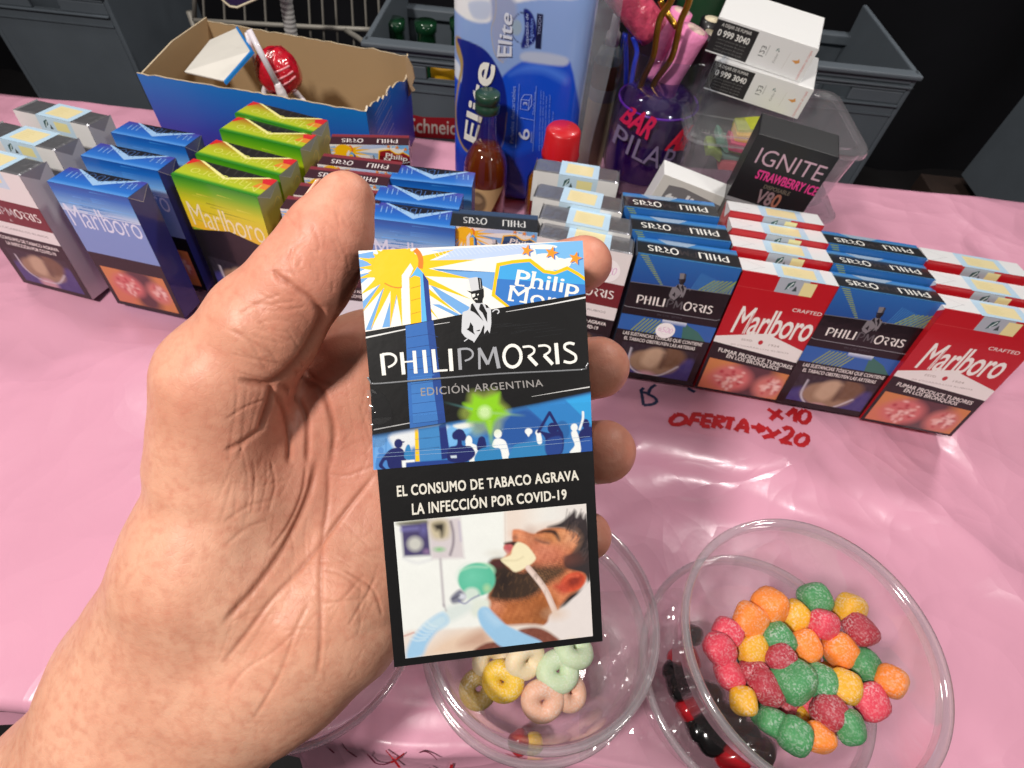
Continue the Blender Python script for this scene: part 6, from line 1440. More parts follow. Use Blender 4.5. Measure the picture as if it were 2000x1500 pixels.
# printed hospital photograph
A = Art((0, -.00036, 0), (1, 0, 0), (0, 0, -1), WH * 1e3, LH * 1e3, hmap)
def hosp(xyp):
    xy = (xyp - np.array([740, 980])) * 4.411; p = Paint(xy, S(232, 235, 232)); p.fs = 1.5; x, y = xy[:, 0], xy[:, 1]
    p.mix(np.clip((x - 1060) / 50, 0, 1) * np.clip((1500 - x) / 300, 0, 1) * .7, S(226, 204, 190)); p.mix(np.clip((x - 1350) / 300, 0, 1), S(226, 220, 216)); p.line([(1085, 90), (1090, 400)], 6, S(206, 186, 176), 6, .7)
    # monitor and stand
    p.poly([(180, 170), (420, 145), (430, 200), (190, 200)], S(120, 118, 92), 14); p.poly([(190, 195), (425, 172), (450, 455), (215, 468)], S(70, 62, 104), 12, sm=0); p.ell((312, 358), 62, 60, S(196, 196, 190), 16); p.line([(205, 235), (330, 225)], 34, S(120, 116, 176), 14, .8); p.ell((385, 240), 30, 44, S(104, 100, 160), 16, .8); p.ell((412, 424), 28, 22, S(150, 120, 160), 12, .7)
    p.poly([(425, 150), (700, 130), (735, 480), (455, 490)], S(206, 198, 202), 12, sm=0); p.poly([(440, 165), (590, 155), (600, 300), (470, 310)], S(196, 184, 156), 18); p.poly([(470, 190), (560, 180), (560, 270), (540, 300), (520, 250), (490, 240)], S(50, 44, 36), 14, .9); p.ell((520, 405), 42, 20, S(120, 186, 120), 10, .8); p.line([(620, 170), (640, 260), (640, 360), (615, 450)], 18, S(90, 78, 96), 9, .8); p.line([(690, 170), (706, 330)], 14, S(180, 174, 196), 9, .8)
    p.line([(215, 480), (330, 520), (450, 490)], 18, S(206, 208, 214), 14, .7); p.line([(530, 490), (560, 890)], 20, S(176, 170, 176), 8, .9, sm=0)
    # head
    skin, skin2, skin3 = S(204, 124, 84), S(176, 92, 58), S(148, 84, 46)
    p.poly([(1150, 245), (1190, 235), (1250, 250), (1330, 270), (1380, 245), (1450, 222), (1560, 215), (1700, 260), (1780, 400), (1790, 640), (1700, 780), (1560, 900), (1460, 1050), (1080, 1060), (950, 930), (945, 820), (960, 520), (1060, 480), (1100, 440), (1075, 400), (1090, 360), (1150, 335)], skin, 7)
    p.poly([(1150, 300), (1160, 250), (1200, 238), (1260, 258), (1300, 330), (1220, 350), (1160, 330)], S(206, 112, 66), 10, .8); p.ell((1178, 302), 24, 24, S(96, 40, 26), 8, .85)
    p.poly([(1300, 340), (1500, 360), (1600, 420), (1560, 520), (1380, 560), (1330, 480)], S(196, 104, 74), 40, .7); p.ell((1500, 310), 80, 40, S(196, 132, 70), 24, .7)
    p.ell((1560, 250), 150, 50, S(206, 138, 92), 40, .6); p.poly([(950, 830), (1150, 850), (1400, 770), (1530, 850), (1460, 1050), (1080, 1060), (960, 940)], S(178, 104, 58), 24); p.poly([(1200, 900), (1500, 850), (1460, 1050), (1120, 1060)], S(150, 86, 44), 40, .8); p.ell((1000, 900), 70, 70, S(214, 140, 110), 30, .7)
    # beard and hair
    p.poly([(950, 515), (1060, 480), (1120, 560), (1240, 600), (1330, 540), (1380, 560), (1500, 560), (1600, 560), (1560, 620), (1440, 690), (1360, 780), (1240, 830), (1100, 840), (950, 820), (980, 700)], S(62, 46, 36), 18); p.poly([(1340, 560), (1580, 560), (1500, 660), (1380, 720), (1320, 640)], S(120, 86, 60), 30, .8); p.ell((1080, 690), 70, 120, S(40, 30, 28), 30, .9); p.poly([(950, 515), (1050, 480), (1070, 560), (960, 560)], S(78, 40, 40), 10, .7)
    p.poly([(1080, 350), (1160, 335), (1210, 345), (1180, 375), (1100, 372)], S(60, 36, 34), 8)
    p.poly([(1450, 215), (1560, 175), (1640, 110), (1690, 70), (1700, 130), (1740, 90), (1760, 140), (1790, 120), (1830, 480), (1810, 720), (1770, 620), (1680, 590), (1600, 560), (1590, 470), (1660, 430), (1720, 320), (1690, 260), (1600, 225)], S(52, 44, 46), 10)
    for i in range(9): p.line([(1600 + i * 18, 190 - i * 3), (1620 + i * 20, 60 + (i % 3) * 26)], 6, S(70, 60, 64), 6, .6, sm=0)
    p.poly([(1360, 265), (1440, 235), (1520, 245), (1560, 310), (1548, 335), (1500, 275), (1430, 262)], S(70, 44, 34), 8); p.line([(1350, 320), (1400, 340), (1460, 352)], 22, S(70, 40, 26), 8); p.line([(1350, 305), (1420, 315), (1480, 335)], 10, S(150, 100, 60), 8, .8)
    p.poly([(1085, 370), (1140, 365), (1150, 400), (1110, 440), (1078, 405)], S(196, 96, 100), 7); p.ell((1010, 440), 70, 30, S(216, 214, 206), 18, .7)
    hf_ = np.clip(.5 + p.noise(2.2, .16, 21) + p.noise(1.6, .4, 22), 0, 1)
    p.mix(np.clip(.5 - p.sdf([(1180, 590), (1330, 540), (1480, 500), (1600, 470), (1600, 600), (1450, 720), (1300, 850), (1080, 870), (980, 850)]) / 110, 0, 1) * hf_ * .75, S(58, 42, 34))
    p.ell((1250, 300), 60, 26, S(226, 158, 124), 30, .8, a=.3); p.ell((1420, 420), 90, 60, S(222, 150, 122), 60, .7); p.ell((1640, 320), 60, 60, S(222, 166, 130), 50, .6); p.ell((1300, 300), 40, 60, S(150, 84, 56), 34, .5); p.ell((1480, 480), 120, 40, S(176, 96, 74), 50, .5)
    p.ell((1210, 290), 26, 34, S(220, 146, 108), 20, .7); p.ell((1180, 950), 140, 50, S(196, 118, 74), 50, .6); p.ell((1400, 960), 60, 70, S(132, 78, 44), 40, .6)
    # ear
    p.ell((1670, 685), 112, 78, S(206, 78, 50), 8, a=-.45); p.ell((1680, 680), 74, 44, S(140, 48, 36), 14, .85, a=-.5); p.line([(1580, 690), (1640, 640), (1710, 630)], 22, S(226, 104, 74), 9, .8); p.poly([(1500, 720), (1590, 690), (1640, 760), (1580, 790)], S(190, 76, 56), 14, .8)
    p.poly([(1560, 900), (1640, 800), (1760, 740), (1830, 690), (1850, 760), (1680, 830), (1600, 890)], S(40, 32, 34), 12)
    # plaster and tape
    p.poly([(1195, 342), (1270, 370), (1330, 440), (1348, 490), (1290, 545), (1180, 600), (1120, 560), (1048, 492), (1130, 455), (1150, 400)], S(236, 226, 190), 6, sm=3); p.line([(1060, 500), (1180, 500), (1240, 470)], 12, S(206, 194, 156), 8, .6)
    p.line([(1285, 565), (1380, 680), (1440, 770), (1480, 860), (1515, 945)], 48, S(226, 204, 194), 5); p.line([(1300, 560), (1400, 680), (1470, 800), (1530, 930)], 8, S(190, 160, 150), 6, .7)
    rh = np.random.default_rng(12)
    for i in range(46):
        a = rh.uniform(0, 1); x0, y0 = 1600 + 200 * a + rh.normal(0, 20), 220 + 330 * a * rh.uniform(.3, 1); p.line([(x0, y0), (x0 + rh.uniform(10, 50), y0 - rh.uniform(30, 110))], 7, [S(90, 76, 74), S(34, 28, 32)][i % 2], 5, .55, sm=0)
    for i in range(60):
        x0, y0 = rh.uniform(1000, 1460), rh.uniform(600, 820); p.line([(x0, y0), (x0 + rh.uniform(-26, 10), y0 + rh.uniform(14, 44))], 6, [S(96, 70, 48), S(36, 26, 22), S(120, 88, 62)][i % 3], 5, .4, sm=0)
    # bedding and shoulder
    p.poly([(1480, 960), (1600, 900), (1700, 800), (1860, 690), (1900, 1250), (1500, 1250), (1400, 1100), (1450, 1030)], S(226, 218, 216), 8); p.ell((1520, 960), 70, 40, S(214, 180, 150), 30, .6)
    p.poly([(200, 1130), (560, 1090), (900, 1080), (1100, 1060), (1400, 1060), (1560, 1180), (1700, 1160), (1900, 1400), (200, 1400)], S(226, 216, 208), 12); p.poly([(400, 1330), (520, 1180), (700, 1110), (900, 1100), (1100, 1160), (1000, 1300)], S(222, 196, 174), 30, .8); p.poly([(680, 1240), (760, 1140), (900, 1080), (960, 1180), (900, 1260)], S(196, 160, 140), 22, .7)
    p.poly([(820, 1290), (900, 1220), (1000, 1200), (1120, 1230), (1100, 1300)], S(120, 70, 58), 9); p.poly([(1200, 1110), (1300, 1075), (1400, 1085), (1500, 1140), (1550, 1195), (1380, 1210)], S(128, 74, 60), 10)
    # mask valve and tubes
    p.poly([(780, 900), (860, 830), (950, 850), (930, 950), (830, 990)], S(216, 224, 214), 14); p.poly([(560, 920), (760, 850), (800, 920), (620, 1030)], S(212, 222, 220), 18, .9)
    p.poly([(240, 1340), (270, 1200), (360, 1080), (480, 980), (560, 950), (600, 1030), (500, 1110), (420, 1220), (370, 1320)], S(156, 198, 230), 14); p.poly([(380, 1070), (480, 985), (560, 960), (600, 1030), (500, 1100)], S(190, 216, 230), 16, .8)
    for i in range(6): p.line([(270 + i * 28, 1170 - i * 30), (330 + i * 26, 1190 - i * 26), (400 + i * 20, 1180 - i * 22)], 9, S(214, 230, 238), 7, .7)
    p.poly([(850, 960), (880, 905), (940, 905), (1000, 970), (1090, 1050), (1230, 1120), (1400, 1200), (1300, 1230), (1080, 1250), (960, 1160), (880, 1060)], S(150, 194, 228), 8); p.poly([(900, 920), (960, 940), (1060, 1040), (1000, 1060), (920, 990)], S(176, 210, 236), 18, .6)
    p.ell((880, 590), 118, 72, S(160, 212, 178), 8); p.ell((842, 665), 160, 142, S(90, 186, 156), 7); p.ell((800, 640), 90, 80, S(112, 200, 172), 40, .7); p.ell((930, 740), 32, 36, S(160, 206, 160), 12, .9); p.line([(700, 590), (800, 555), (930, 560)], 14, S(176, 222, 196), 9, .7)
    p.ell((800, 790), 66, 56, S(206, 222, 212), 12); p.poly([(615, 830), (640, 790), (700, 750), (745, 800), (720, 850), (640, 870)], S(120, 122, 140), 10); p.ell((720, 810), 30, 24, S(206, 210, 222), 8); p.line([(690, 850), (740, 870), (800, 830), (860, 800)], 12, S(110, 110, 160), 6, .8); p.line([(640, 830), (690, 800)], 14, S(70, 70, 90), 7, .8)
    p.line([(220, 1150), (300, 1120)], 9, S(190, 110, 100), 6, .8, sm=0); p.line([(560, 880), (580, 930)], 12, S(150, 140, 150), 8, .6, sm=0)
    fl = np.clip(((p.c[:, 0] - p.c[:, 2]) / (p.c[:, 0] + .01) - .5) * 4, 0, 1); p.c = p.c * (1 + (p.noise(.35, .025, 31) + p.noise(.3, .07, 32) + p.noise(.25, .2, 33))[:, None] * fl[:, None] * np.array([.7, 1.0, 1.1])); p.c = np.clip(p.c * (1 + p.noise(.03, .02, 2) + p.noise(.02, .09, 3))[:, None], 0, 1)
    return p.out()
A.picture(np.array([(230, 1342), (1840, 1150), (1782, 12), (130, 170)]) / 4.411 + np.array([740, 980]), 280, 220, hosp)
A.build("warning_photo", hp_)
# raised lid edge; its highlight is put into the pale metallic colour
def hloc(p, off):
    m = hmap(p) * 1e-3; return [(a, -off, -b) for a, b in m]
LID_GLINT = mat("lid_edge_glint", S(150, 152, 156), rough=.25, metal=.5, coat=.6)
tube("lid_edge", hloc(c3([(118, 1150), (140, 1185), (172, 1206), (430, 1186), (720, 1160), (1200, 1124), (1840, 1092), (1888, 1068), (1908, 1035)]), .00034), .00022, LID_GLINT, lid_o, 6, 3)
# clear wrap: thin film standing just off the card with a loose corner
WRAP = thin("cellophane", (0.985, .985, .985), rough=.08, refl=.35, bump=.35, bscale=90)
V, Fc = [], []; n1, n2 = 30, 56
for i in range(n1):
    for k in range(n2):
        u, v = i / (n1 - 1), k / (n2 - 1); b = .0006 + .00015 * math.sin(13 * u + 7 * v) * math.sin(9 * v + 2)
        b += .0014 * math.exp(-((u - .03) / .05) ** 2 - ((v - .03) / .03) ** 2)
        V.append((WH * (u * 1.008 - .004), -b, -LH * (.385 + v * .615)))
for i in range(n1 - 1):
    for k in range(n2 - 1): Fc.append((i * n2 + k, (i + 1) * n2 + k, (i + 1) * n2 + k + 1, i * n2 + k + 1))
mesh_obj("clear_wrap", V, Fc, WRAP, hp_, True)

# crumpled fold of the film at the left edge below the lid
FOLDF = thin("film_fold", (.96, .96, .97), rough=.07, refl=1.5, bump=.2, bscale=200)
V, Fc = [], []; rf = np.random.default_rng(31); n1, n2 = 12, 26
zz_ = rf.uniform(0, .0016, (n1, n2)); zz_ = (zz_ + np.roll(zz_, 1, 0) + np.roll(zz_, 1, 1) + np.roll(zz_, -1, 1)) / 4
for i in range(n1):
    for k in range(n2):
        u, v = i / (n1 - 1), k / (n2 - 1); w = math.sin(math.pi * v) ** .6
        V.append((-.0006 + .0048 * u * (.35 + .65 * w), -.0003 - zz_[i, k] * w * (1 - u) - .0002, -.0292 - .0125 * v))
for i in range(n1 - 1):
    for k in range(n2 - 1): Fc.append((i * n2 + k, (i + 1) * n2 + k, (i + 1) * n2 + k + 1, i * n2 + k + 1))
mesh_obj("film_fold", V, Fc, FOLDF, hp_, True)

# ------------------------------------------------------------------ the hand: one continuous skin grown from a distance field
def camp(px, py, z): return np.array([(px - 1000) / F * z, (py - 750) / F * z, z])   # mm in camera axes
h = 0.8
lo = np.array([-172.0, -64.0, 100.0]); hi = np.array([46.0, 140.0, 205.0]); nn_ = np.ceil((hi - lo) / h).astype(int)
ax = [lo[i] + h * np.arange(nn_[i]) for i in range(3)]
FLD = np.full(nn_, 60.0, np.float32)
def rcone(fld, a, ra, b, rb, k):
    a, b = np.asarray(a), np.asarray(b); m = max(ra, rb) + 3 * k
    i0 = np.clip(((np.minimum(a, b) - m - lo) / h).astype(int), 0, nn_ - 1); i1 = np.clip(((np.maximum(a, b) + m - lo) / h).astype(int) + 1, 1, nn_)
    if np.any(i1 <= i0): return
    X, Y, Z = np.meshgrid(*[ax[i][i0[i]:i1[i]] for i in range(3)], indexing='ij', sparse=True)
    d = b - a; L2 = d @ d + 1e-9
    t = np.clip(((X - a[0]) * d[0] + (Y - a[1]) * d[1] + (Z - a[2]) * d[2]) / L2, 0, 1)
    r = ra + (rb - ra) * t
    dist = np.sqrt((X - a[0] - t * d[0]) ** 2 + (Y - a[1] - t * d[1]) ** 2 + (Z - a[2] - t * d[2]) ** 2) - r
    sl = tuple(slice(i0[i], i1[i]) for i in range(3)); o = fld[sl]
    hh = np.clip(k - np.abs(o - dist), 0, None) / k
    fld[sl] = np.minimum(o, dist) - hh * hh * k * .25
def chain(fld, pts, k):
    q = [(camp(a, b, z), r / F * z) for a, b, z, r in pts]
    for (a, ra), (b, rb) in zip(q[:-1], q[1:]): rcone(fld, a, ra, b, rb, k)
HAND = dict(
 palm=[([(320, 1300, 168, 150), (520, 1020, 168, 120), (715, 712, 158, 100)], 10), ([(330, 1330, 168, 150), (745, 830, 160, 96)], 10), ([(340, 1350, 168, 150), (765, 960, 160, 92)], 10),
       ([(350, 1370, 168, 150), (775, 1085, 158, 84)], 10), ([(690, 1130, 158, 128), (640, 1180, 158, 150), (530, 1270, 160, 159), (330, 1400, 170, 195), (-60, 1780, 190, 205)], 10),
       ([(470, 960, 150, 150), (430, 1090, 152, 160), (330, 1300, 168, 175)], 9), ([(560, 830, 152, 85), (690, 740, 158, 85)], 10)],
 fingers=[([(715, 712, 158, 96), (900, 612, 170, 72), (1050, 548, 165, 62), (1140, 515, 153, 55)], 3), ([(745, 830, 160, 92), (930, 762, 176, 74), (1080, 728, 168, 66), (1168, 718, 157, 60)], 3),
       ([(765, 960, 160, 90), (940, 912, 176, 72), (1090, 890, 170, 65), (1180, 882, 159, 61)], 3), ([(775, 1085, 158, 82), (930, 1062, 172, 62), (1070, 1050, 168, 52), (1148, 1047, 158, 47)], 3)],
 thumb=[([(675, 393, 127, 56), (645, 462, 127, 75), (592, 545, 128, 86), (515, 640, 131, 100), (440, 745, 136, 118), (440, 900, 146, 140)], 5)])
for pts, k in HAND["palm"]: chain(FLD, pts, k)
for pts, k in HAND["fingers"]: chain(FLD, pts, k)
TF = np.full(nn_, 60.0, np.float32)
for pts, k in HAND["thumb"]: chain(TF, pts, k)
kk_ = 3.0; hh = np.clip(kk_ - np.abs(FLD - TF), 0, None) / kk_; FLD = np.minimum(FLD, TF) - hh * hh * kk_ * .25; del TF
for s_ in ((0, slice(None), slice(None)), (slice(None), -1, slice(None)), (slice(None), 0, slice(None)), (-1, slice(None), slice(None)), (slice(None), slice(None), 0), (slice(None), slice(None), -1)): FLD[s_] = np.maximum(FLD[s_], .5)
def surface_nets(f):
    ins = f < 0; n = np.array(f.shape) - 1
    cs = [(a, b, c) for a in (0, 1) for b in (0, 1) for c in (0, 1)]
    cnt = np.zeros(n, np.int8)
    for a, b, c in cs: cnt += ins[a:a + n[0], b:b + n[1], c:c + n[2]]
    cells = np.argwhere((cnt > 0) & (cnt < 8)); idm = np.full(n, -1, np.int64); idm[tuple(cells.T)] = np.arange(len(cells))
    val = np.stack([f[cells[:, 0] + a, cells[:, 1] + b, cells[:, 2] + c] for a, b, c in cs], 1)
    acc = np.zeros((len(cells), 3)); num = np.zeros(len(cells))
    for i in range(8):
        for j in range(i + 1, 8):
            if sum(abs(cs[i][q] - cs[j][q]) for q in range(3)) != 1: continue
            m = (val[:, i] < 0) != (val[:, j] < 0); t = np.where(m, val[:, i] / np.where(m, val[:, i] - val[:, j], 1), 0)[:, None]
            p = np.array(cs[i]) * (1 - t) + np.array(cs[j]) * t; acc += np.where(m[:, None], p, 0); num += m
    vt = cells + acc / num[:, None]; faces = []
    for d in range(3):
        e1, e2 = (d + 1) % 3, (d + 2) % 3; sh = [0, 0, 0]; sh[d] = 1
        A0 = ins[:-1, :-1, :-1]; sl = [slice(0, -1)] * 3; sl[d] = slice(1, None); B0 = ins[tuple(sl)]
        for flip in (False, True):
            w = np.argwhere((A0 & ~B0) if not flip else (~A0 & B0)); w = w[(w[:, e1] > 0) & (w[:, e2] > 0)]
            o1 = np.zeros(3, int); o1[e1] = 1; o2 = np.zeros(3, int); o2[e2] = 1
            q = [idm[tuple(x.T)] for x in (w, w - o1, w - o1 - o2, w - o2)]
            q = np.stack(q if not flip else q[::-1], 1); faces.append(q[(q >= 0).all(1)])
    return vt, np.vstack(faces)
hv, hf = surface_nets(FLD); del FLD
hv = lo + hv * h
def edges_of(fc): e = np.vstack([fc[:, [0, 1]], fc[:, [1, 2]], fc[:, [2, 3]], fc[:, [3, 0]]]); return np.unique(np.sort(e, 1), axis=0)
he = edges_of(hf); deg = np.bincount(he.ravel(), minlength=len(hv))[:, None]
def lap(v, lam, e=he, dg=deg):
    s = np.zeros_like(v)
    for c in range(3): s[:, c] = np.bincount(e[:, 0], v[e[:, 1], c], len(v)) + np.bincount(e[:, 1], v[e[:, 0], c], len(v))
    return v + lam * (s / dg - v)
for _ in range(6): hv = lap(lap(hv, .6), -.5)
# one subdivision, then creases pressed in along the lines of the palm
me = bpy.data.meshes.new("skin_base"); me.from_pydata(hv.tolist(), [], hf.tolist()); ob = bpy.data.objects.new("skin_base", me); COL.objects.link(ob)
sm = ob.modifiers.new("s", 'SUBSURF'); sm.levels = 1; sm.render_levels = 1
dg = bpy.context.evaluated_depsgraph_get(); m2 = bpy.data.meshes.new_from_object(ob.evaluated_get(dg))
nv = len(m2.vertices); v = np.empty(nv * 3); m2.vertices.foreach_get("co", v); v = v.reshape(-1, 3)
fc = np.empty(len(m2.polygons) * 4, int); m2.polygons.foreach_get("vertices", fc); fc = fc.reshape(-1, 4)
bpy.data.objects.remove(ob); bpy.data.meshes.remove(me); bpy.data.meshes.remove(m2)
def normals(v):
    fn = np.cross(v[fc[:, 2]] - v[fc[:, 0]], v[fc[:, 3]] - v[fc[:, 1]]); n = np.zeros_like(v)
    for c in range(3):
        for k in range(4): n[:, c] += np.bincount(fc[:, k], fn[:, c], len(v))
    return n / (np.linalg.norm(n, axis=1, keepdims=True) + 1e-12)
c1 = lambda pts: [(430 + a / 2.586, 320 + b / 2.586) for a, b in pts]
c2 = lambda pts: [(430 + a / 2.5, 900 + b / 2.5) for a, b in pts]
CRE = [  # (traced line, width px, depth mm)
 (c1([(90, 1090), (180, 1108), (250, 1108), (330, 1055), (420, 950), (500, 810), (515, 735)]), 9, 1.5), (c1([(260, 1120), (245, 1200), (205, 1330)]), 7, 1.5),
 (c1([(205, 1335), (120, 1400), (40, 1440)]), 7, .7), (c1([(270, 1150), (330, 1260), (350, 1380), (350, 1500)]), 7, 1.0), (c1([(300, 1105), (400, 1200), (440, 1320), (442, 1500)]), 7, 1.0),
 (c1([(360, 1020), (430, 1100), (500, 1130), (550, 1230), (575, 1360), (560, 1500)]), 7, .9), (c1([(390, 985), (470, 1080), (560, 1110)]), 6, .6),
 (c1([(262, 540), (330, 590), (400, 640), (470, 690), (525, 765)]), 7, .9), (c1([(270, 545), (300, 590), (350, 610)]), 5, .4),
 (c1([(330, 510), (380, 420), (440, 380)]), 5, .3), (c1([(350, 430), (410, 470), (390, 520)]), 4, .25), (c1([(460, 300), (500, 400), (490, 450)]), 4, .22), (c1([(520, 280), (580, 330)]), 4, .2), (c1([(60, 840), (160, 900), (280, 970)]), 5, .35),
 (c1([(90, 760), (200, 700), (300, 660)]), 4, .25), (c1([(60, 960), (180, 990), (320, 1010)]), 4, .25), (c1([(200, 560), (300, 540), (380, 560)]), 4, .25), (c1([(30, 1290), (120, 1230), (220, 1190)]), 4, .3),
 (c2([(470, 0), (440, 140), (380, 290), (290, 460), (180, 610), (90, 710), (20, 790)]), 8, 1.1), (c2([(420, 20), (400, 160), (330, 320), (250, 430)]), 5, .5),
 (c2([(530, 0), (525, 200), (500, 380), (490, 600), (490, 900), (470, 1050)]), 6, .55), (c2([(760, 60), (650, 200), (500, 400), (380, 540), (250, 680), (130, 840), (20, 980)]), 6, .65),
 (c2([(740, 90), (600, 260), (520, 370)]), 4, .25), (c2([(600, 530), (740, 620), (790, 750)]), 4, .35), (c2([(500, 530), (600, 560), (700, 640)]), 4, .25), (c2([(500, 700), (620, 680), (720, 670)]), 4, .25), (c2([(520, 740), (620, 650), (700, 560)]), 4, .2),
 (c2([(760, 570), (700, 680), (630, 800)]), 4, .3), (c2([(30, 1140), (120, 1020), (260, 930), (370, 830)]), 5, .3), (c2([(150, 1280), (260, 1100), (330, 940), (370, 820), (430, 700)]), 5, .4), (c2([(300, 830), (420, 820), (560, 840)]), 4, .2),
 (c2([(20, 300), (140, 220), (280, 190)]), 5, .3), (c2([(20, 420), (130, 330), (240, 290)]), 5, .25), (c2([(60, 100), (200, 120), (330, 90)]), 4, .25), (c2([(540, 60), (620, 70), (760, 20)]), 4, .25), (c2([(160, 0), (170, 120), (150, 260)]), 4, .25), (c2([(250, 0), (270, 120), (240, 240)]), 4, .25)]
r7 = np.random.default_rng(77)
def fine(n, x0, x1, y0, y1, ang, sd, l0, l1, dep, w=2.6):
    for _ in range(n):
        a = math.radians(r7.normal(ang, sd)); L = r7.uniform(l0, l1); c = np.array([r7.uniform(x0, x1), r7.uniform(y0, y1)]); d = np.array([math.cos(a), math.sin(a)]); o = np.array([-d[1], d[0]]) * r7.normal(0, .06) * L
        CRE.append(([tuple(c - d * L / 2), tuple(c + o), tuple(c + d * L / 2)], w, dep * r7.uniform(.6, 1.3)))
fine(34, 440, 740, 760, 1300, 118, 22, 40, 150, .11); fine(16, 440, 620, 800, 1150, 100, 12, 60, 160, .13); fine(14, 600, 750, 1020, 1240, 40, 25, 40, 110, .10)
fine(26, 560, 680, 410, 560, 78, 14, 18, 55, .16); fine(16, 470, 600, 540, 690, 30, 18, 40, 110, .18); fine(12, 450, 560, 620, 740, 20, 12, 50, 120, .18); fine(10, 640, 740, 640, 900, 95, 14, 40, 120, .13)
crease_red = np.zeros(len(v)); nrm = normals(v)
view = nrm @ np.array([0, 0, -1.0]); pxy = np.stack([1000 + F * v[:, 0] / v[:, 2], 750 + F * v[:, 1] / v[:, 2]], 1)
dsp = np.zeros(len(v))
cand = np.where((view > 0.05) & (v[:, 2] < 168) & (pxy[:, 0] < 790))[0]; cand0 = cand; candp = pxy[cand]
for line, wd, dep in CRE:
    wd = wd * (.8 if wd > 5 else .7) if wd > 2.7 else wd; L = crom(line, 8 if wd > 2.7 else 3)
    near = np.where((candp[:, 0] > L[:, 0].min() - 40) & (candp[:, 0] < L[:, 0].max() + 40) & (candp[:, 1] > L[:, 1].min() - 40) & (candp[:, 1] < L[:, 1].max() + 40))[0]; cand = cand0[near]; cp_ = candp[near]
    d2 = np.full(len(cand), 1e9); tt = np.zeros(len(cand))
    for i, (a, b) in enumerate(zip(L[:-1], L[1:])):
        e = b - a; t = np.clip(((cp_ - a) @ e) / (e @ e + 1e-9), 0, 1); q = a + t[:, None] * e; dd = ((cp_ - q) ** 2).sum(1); up_ = dd < d2; d2 = np.where(up_, dd, d2); tt = np.where(up_, (i + t) / len(L), tt)
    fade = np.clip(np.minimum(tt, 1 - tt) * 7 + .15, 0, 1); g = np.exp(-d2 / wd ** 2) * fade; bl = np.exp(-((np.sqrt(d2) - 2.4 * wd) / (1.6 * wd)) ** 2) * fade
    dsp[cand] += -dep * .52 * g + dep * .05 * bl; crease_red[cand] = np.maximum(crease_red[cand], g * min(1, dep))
r3 = np.random.default_rng(3)
for i in range(18):                                    # soft unevenness of flesh
    k = r3.normal(size=3) * (.10 + .012 * i); dsp += .055 / (1 + .05 * i) * np.sin(v @ k + r3.uniform(0, 6.28))
v = v + nrm * dsp[:, None]
# flatten the flesh where it presses on the pack
loc = (v / 1000.0) @ np.stack([CR, CD, _FW]); loc = loc + CP - HO
u_, v_, n_ = loc @ HU, loc @ HV, loc @ HN
inside = (u_ > -.0004) & (u_ < WH + .0004) & (v_ > -.0004) & (v_ < LH + .0004) & (n_ < TKH + .0004) & (n_ > -.02)
dpen = np.stack([u_ + .0004, WH + .0004 - u_, TKH + .0004 - n_], 1)
wch = np.argmin(dpen, 1); push = np.zeros_like(v)
for k, ax_ in enumerate((-HU, HU, HN)):
    m = inside & (wch == k); push[m] = np.outer(dpen[m, k], ax_)
W_ = v / 1000.0 @ np.stack([CR, CD, _FW]) + CP + push
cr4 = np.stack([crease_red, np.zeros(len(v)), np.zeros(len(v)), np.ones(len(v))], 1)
# tips and pads are ruddier
for (px, py, z, rr) in ((1140, 515, 153, 120), (1168, 718, 157, 120), (1180, 882, 159, 120), (1148, 1047, 158, 110), (650, 520, 127, 200), (560, 760, 140, 160), (700, 900, 150, 150)):
    c = camp(px, py, z); cr4[:, 1] = np.maximum(cr4[:, 1], np.exp(-((v - c) ** 2).sum(1) / (rr / F * z) ** 2))
SKIN = mat("skin", S(216, 160, 136), rough=.44, sss=.10, sssr=.0022, spec=.4)
nt = SKIN.node_tree; b = nt.nodes["Principled BSDF"]
tc = N(nt, "ShaderNodeTexCoord"); at = N(nt, "ShaderNodeAttribute", attribute_name="Col"); sp_ = N(nt, "ShaderNodeSeparateColor"); nt.links.new(at.outputs["Color"], sp_.inputs[0])
def mixc(fac, a, bcol, blend='MIX'):
    m = N(nt, "ShaderNodeMix", data_type='RGBA', blend_type=blend)
    if isinstance(fac, float): m.inputs["Factor"].default_value = fac
    else: nt.links.new(fac, m.inputs["Factor"])
    if isinstance(a, tuple): m.inputs["A"].default_value = (*a[:3], 1)
    else: nt.links.new(a, m.inputs["A"])
    if isinstance(bcol, tuple): m.inputs["B"].default_value = (*bcol[:3], 1)
    else: nt.links.new(bcol, m.inputs["B"])
    return m.outputs["Result"]
def noise(sc, det=3.0, lo_=.3, hi_=.7):
    n = N(nt, "ShaderNodeTexNoise", Scale=sc, Detail=det); nt.links.new(tc.outputs["Object"], n.inputs["Vector"])
    r = N(nt, "ShaderNodeMapRange"); r.inputs["From Min"].default_value = lo_; r.inputs["From Max"].default_value = hi_; nt.links.new(n.outputs["Fac"], r.inputs["Value"]); return r.outputs["Result"]
c_ = mixc(noise(38, 3, .35, .65), S(221, 168, 141), S(207, 148, 122)); c_ = mixc(noise(420, 3, .45, .75), c_, mixc(.5, c_, S(190, 116, 94))); c_ = mixc(noise(150, 4), c_, mixc(.3, c_, S(200, 132, 108)))
pk = N(nt, "ShaderNodeMath", operation='MULTIPLY'); pk.inputs[1].default_value = .55; nt.links.new(sp_.outputs[1], pk.inputs[0]); c_ = mixc(pk.outputs[0], c_, S(212, 130, 112))
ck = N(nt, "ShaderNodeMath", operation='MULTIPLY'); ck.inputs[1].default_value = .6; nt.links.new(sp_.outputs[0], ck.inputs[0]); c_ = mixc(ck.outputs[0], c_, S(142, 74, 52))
nt.links.new(c_, b.inputs["Base Color"])
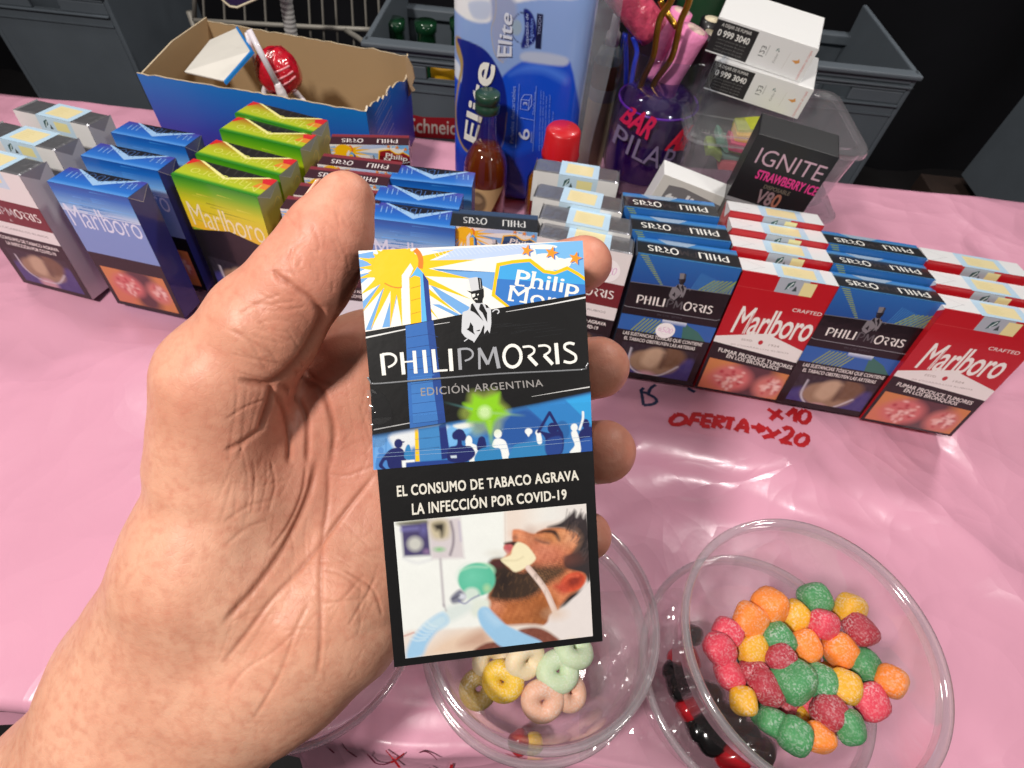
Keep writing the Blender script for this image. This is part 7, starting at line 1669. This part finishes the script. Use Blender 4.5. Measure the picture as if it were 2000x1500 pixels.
# fine skin relief: ridge lines and small cells
vo = N(nt, "ShaderNodeTexVoronoi", feature='DISTANCE_TO_EDGE', Scale=620.0); nt.links.new(tc.outputs["Object"], vo.inputs["Vector"])
wv = N(nt, "ShaderNodeTexWave", Scale=520.0, Distortion=5.0); wv.inputs["Detail"].default_value = 1.0; wv.inputs["Detail Scale"].default_value = .12; nt.links.new(tc.outputs["Object"], wv.inputs["Vector"])
ns = N(nt, "ShaderNodeTexNoise", Scale=260.0, Detail=4.0); nt.links.new(tc.outputs["Object"], ns.inputs["Vector"])
mn = N(nt, "ShaderNodeMath", operation='MINIMUM'); mn.inputs[1].default_value = .12; nt.links.new(vo.outputs["Distance"], mn.inputs[0])
a1 = N(nt, "ShaderNodeMath", operation='MULTIPLY_ADD'); a1.inputs[1].default_value = .75; nt.links.new(mn.outputs[0], a1.inputs[0])
a2 = N(nt, "ShaderNodeMath", operation='MULTIPLY_ADD'); a2.inputs[1].default_value = .0; nt.links.new(wv.outputs["Fac"], a2.inputs[0]); nt.links.new(ns.outputs["Fac"], a2.inputs[2]); nt.links.new(a2.outputs[0], a1.inputs[2])
bp = N(nt, "ShaderNodeBump", Strength=.33); bp.inputs["Distance"].default_value = .0006; nt.links.new(a1.outputs[0], bp.inputs["Height"]); nt.links.new(bp.outputs["Normal"], b.inputs["Normal"])
rg = N(nt, "ShaderNodeMapRange"); rg.inputs["To Min"].default_value = .38; rg.inputs["To Max"].default_value = .56; nt.links.new(ns.outputs["Fac"], rg.inputs["Value"]); nt.links.new(rg.outputs["Result"], b.inputs["Roughness"])
pe = empty("person", tuple(P(300, 1400, .17)), None, "bare left hand and wrist holding up the slim cigarette pack", "person")
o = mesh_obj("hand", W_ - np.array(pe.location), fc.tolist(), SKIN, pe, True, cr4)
print("HAND verts", len(v))
# thumbnail on the far upper side of the thumb
NAIL = mat("nail", S(222, 176, 152), rough=.28, coat=.6, coat_rough=.1, sss=.1, sssr=.001)
a0, a1_ = camp(678, 385, 127), camp(640, 470, 127); ra, rb_ = 56 / F * 127, 75 / F * 127; axd = (a0 - a1_) / np.linalg.norm(a0 - a1_)
e1 = np.array([-.86, -.45, .35]); e1 -= axd * (e1 @ axd); e1 /= np.linalg.norm(e1); e2 = np.cross(axd, e1)
V, Fc = [], []; nu, nw = 14, 14
for s_, off in ((0, .35), (1, -.35)):
    for i in range(nu):
        for k in range(nw):
            t = i / (nu - 1); ph = (k / (nw - 1) - .5) * 2 * math.radians(52); w = math.sqrt(max(0, 1 - (max(0, t - .72) / .30) ** 2)) * (1 - .12 * (1 - t)); ph *= w
            r = ra + (rb_ - ra) * (1 - t) * .62 + .25 + off; c = a1_ + (a0 - a1_) * (.48 + .66 * t)
            r2 = r * (1 if t < .75 else 1 - .10 * ((t - .75) / .25) ** 2)
            V.append(toW((c + r2 * (math.cos(ph) * e1 + math.sin(ph) * e2)) / 1000) + CP - np.array(pe.location))
m_ = nu * nw
for i in range(nu - 1):
    for k in range(nw - 1):
        q = (i * nw + k, i * nw + k + 1, (i + 1) * nw + k + 1, (i + 1) * nw + k); Fc.append(q); Fc.append(tuple(m_ + x for x in q[::-1]))
bd = [i * nw for i in range(nu)] + [(nu - 1) * nw + k for k in range(1, nw)] + [i * nw + nw - 1 for i in range(nu - 2, -1, -1)] + [k for k in range(nw - 2, 0, -1)]
for i in range(len(bd)): a, c = bd[i], bd[(i + 1) % len(bd)]; Fc.append((a, c, m_ + c, m_ + a))
mesh_obj("thumbnail", V, Fc, NAIL, o, True)
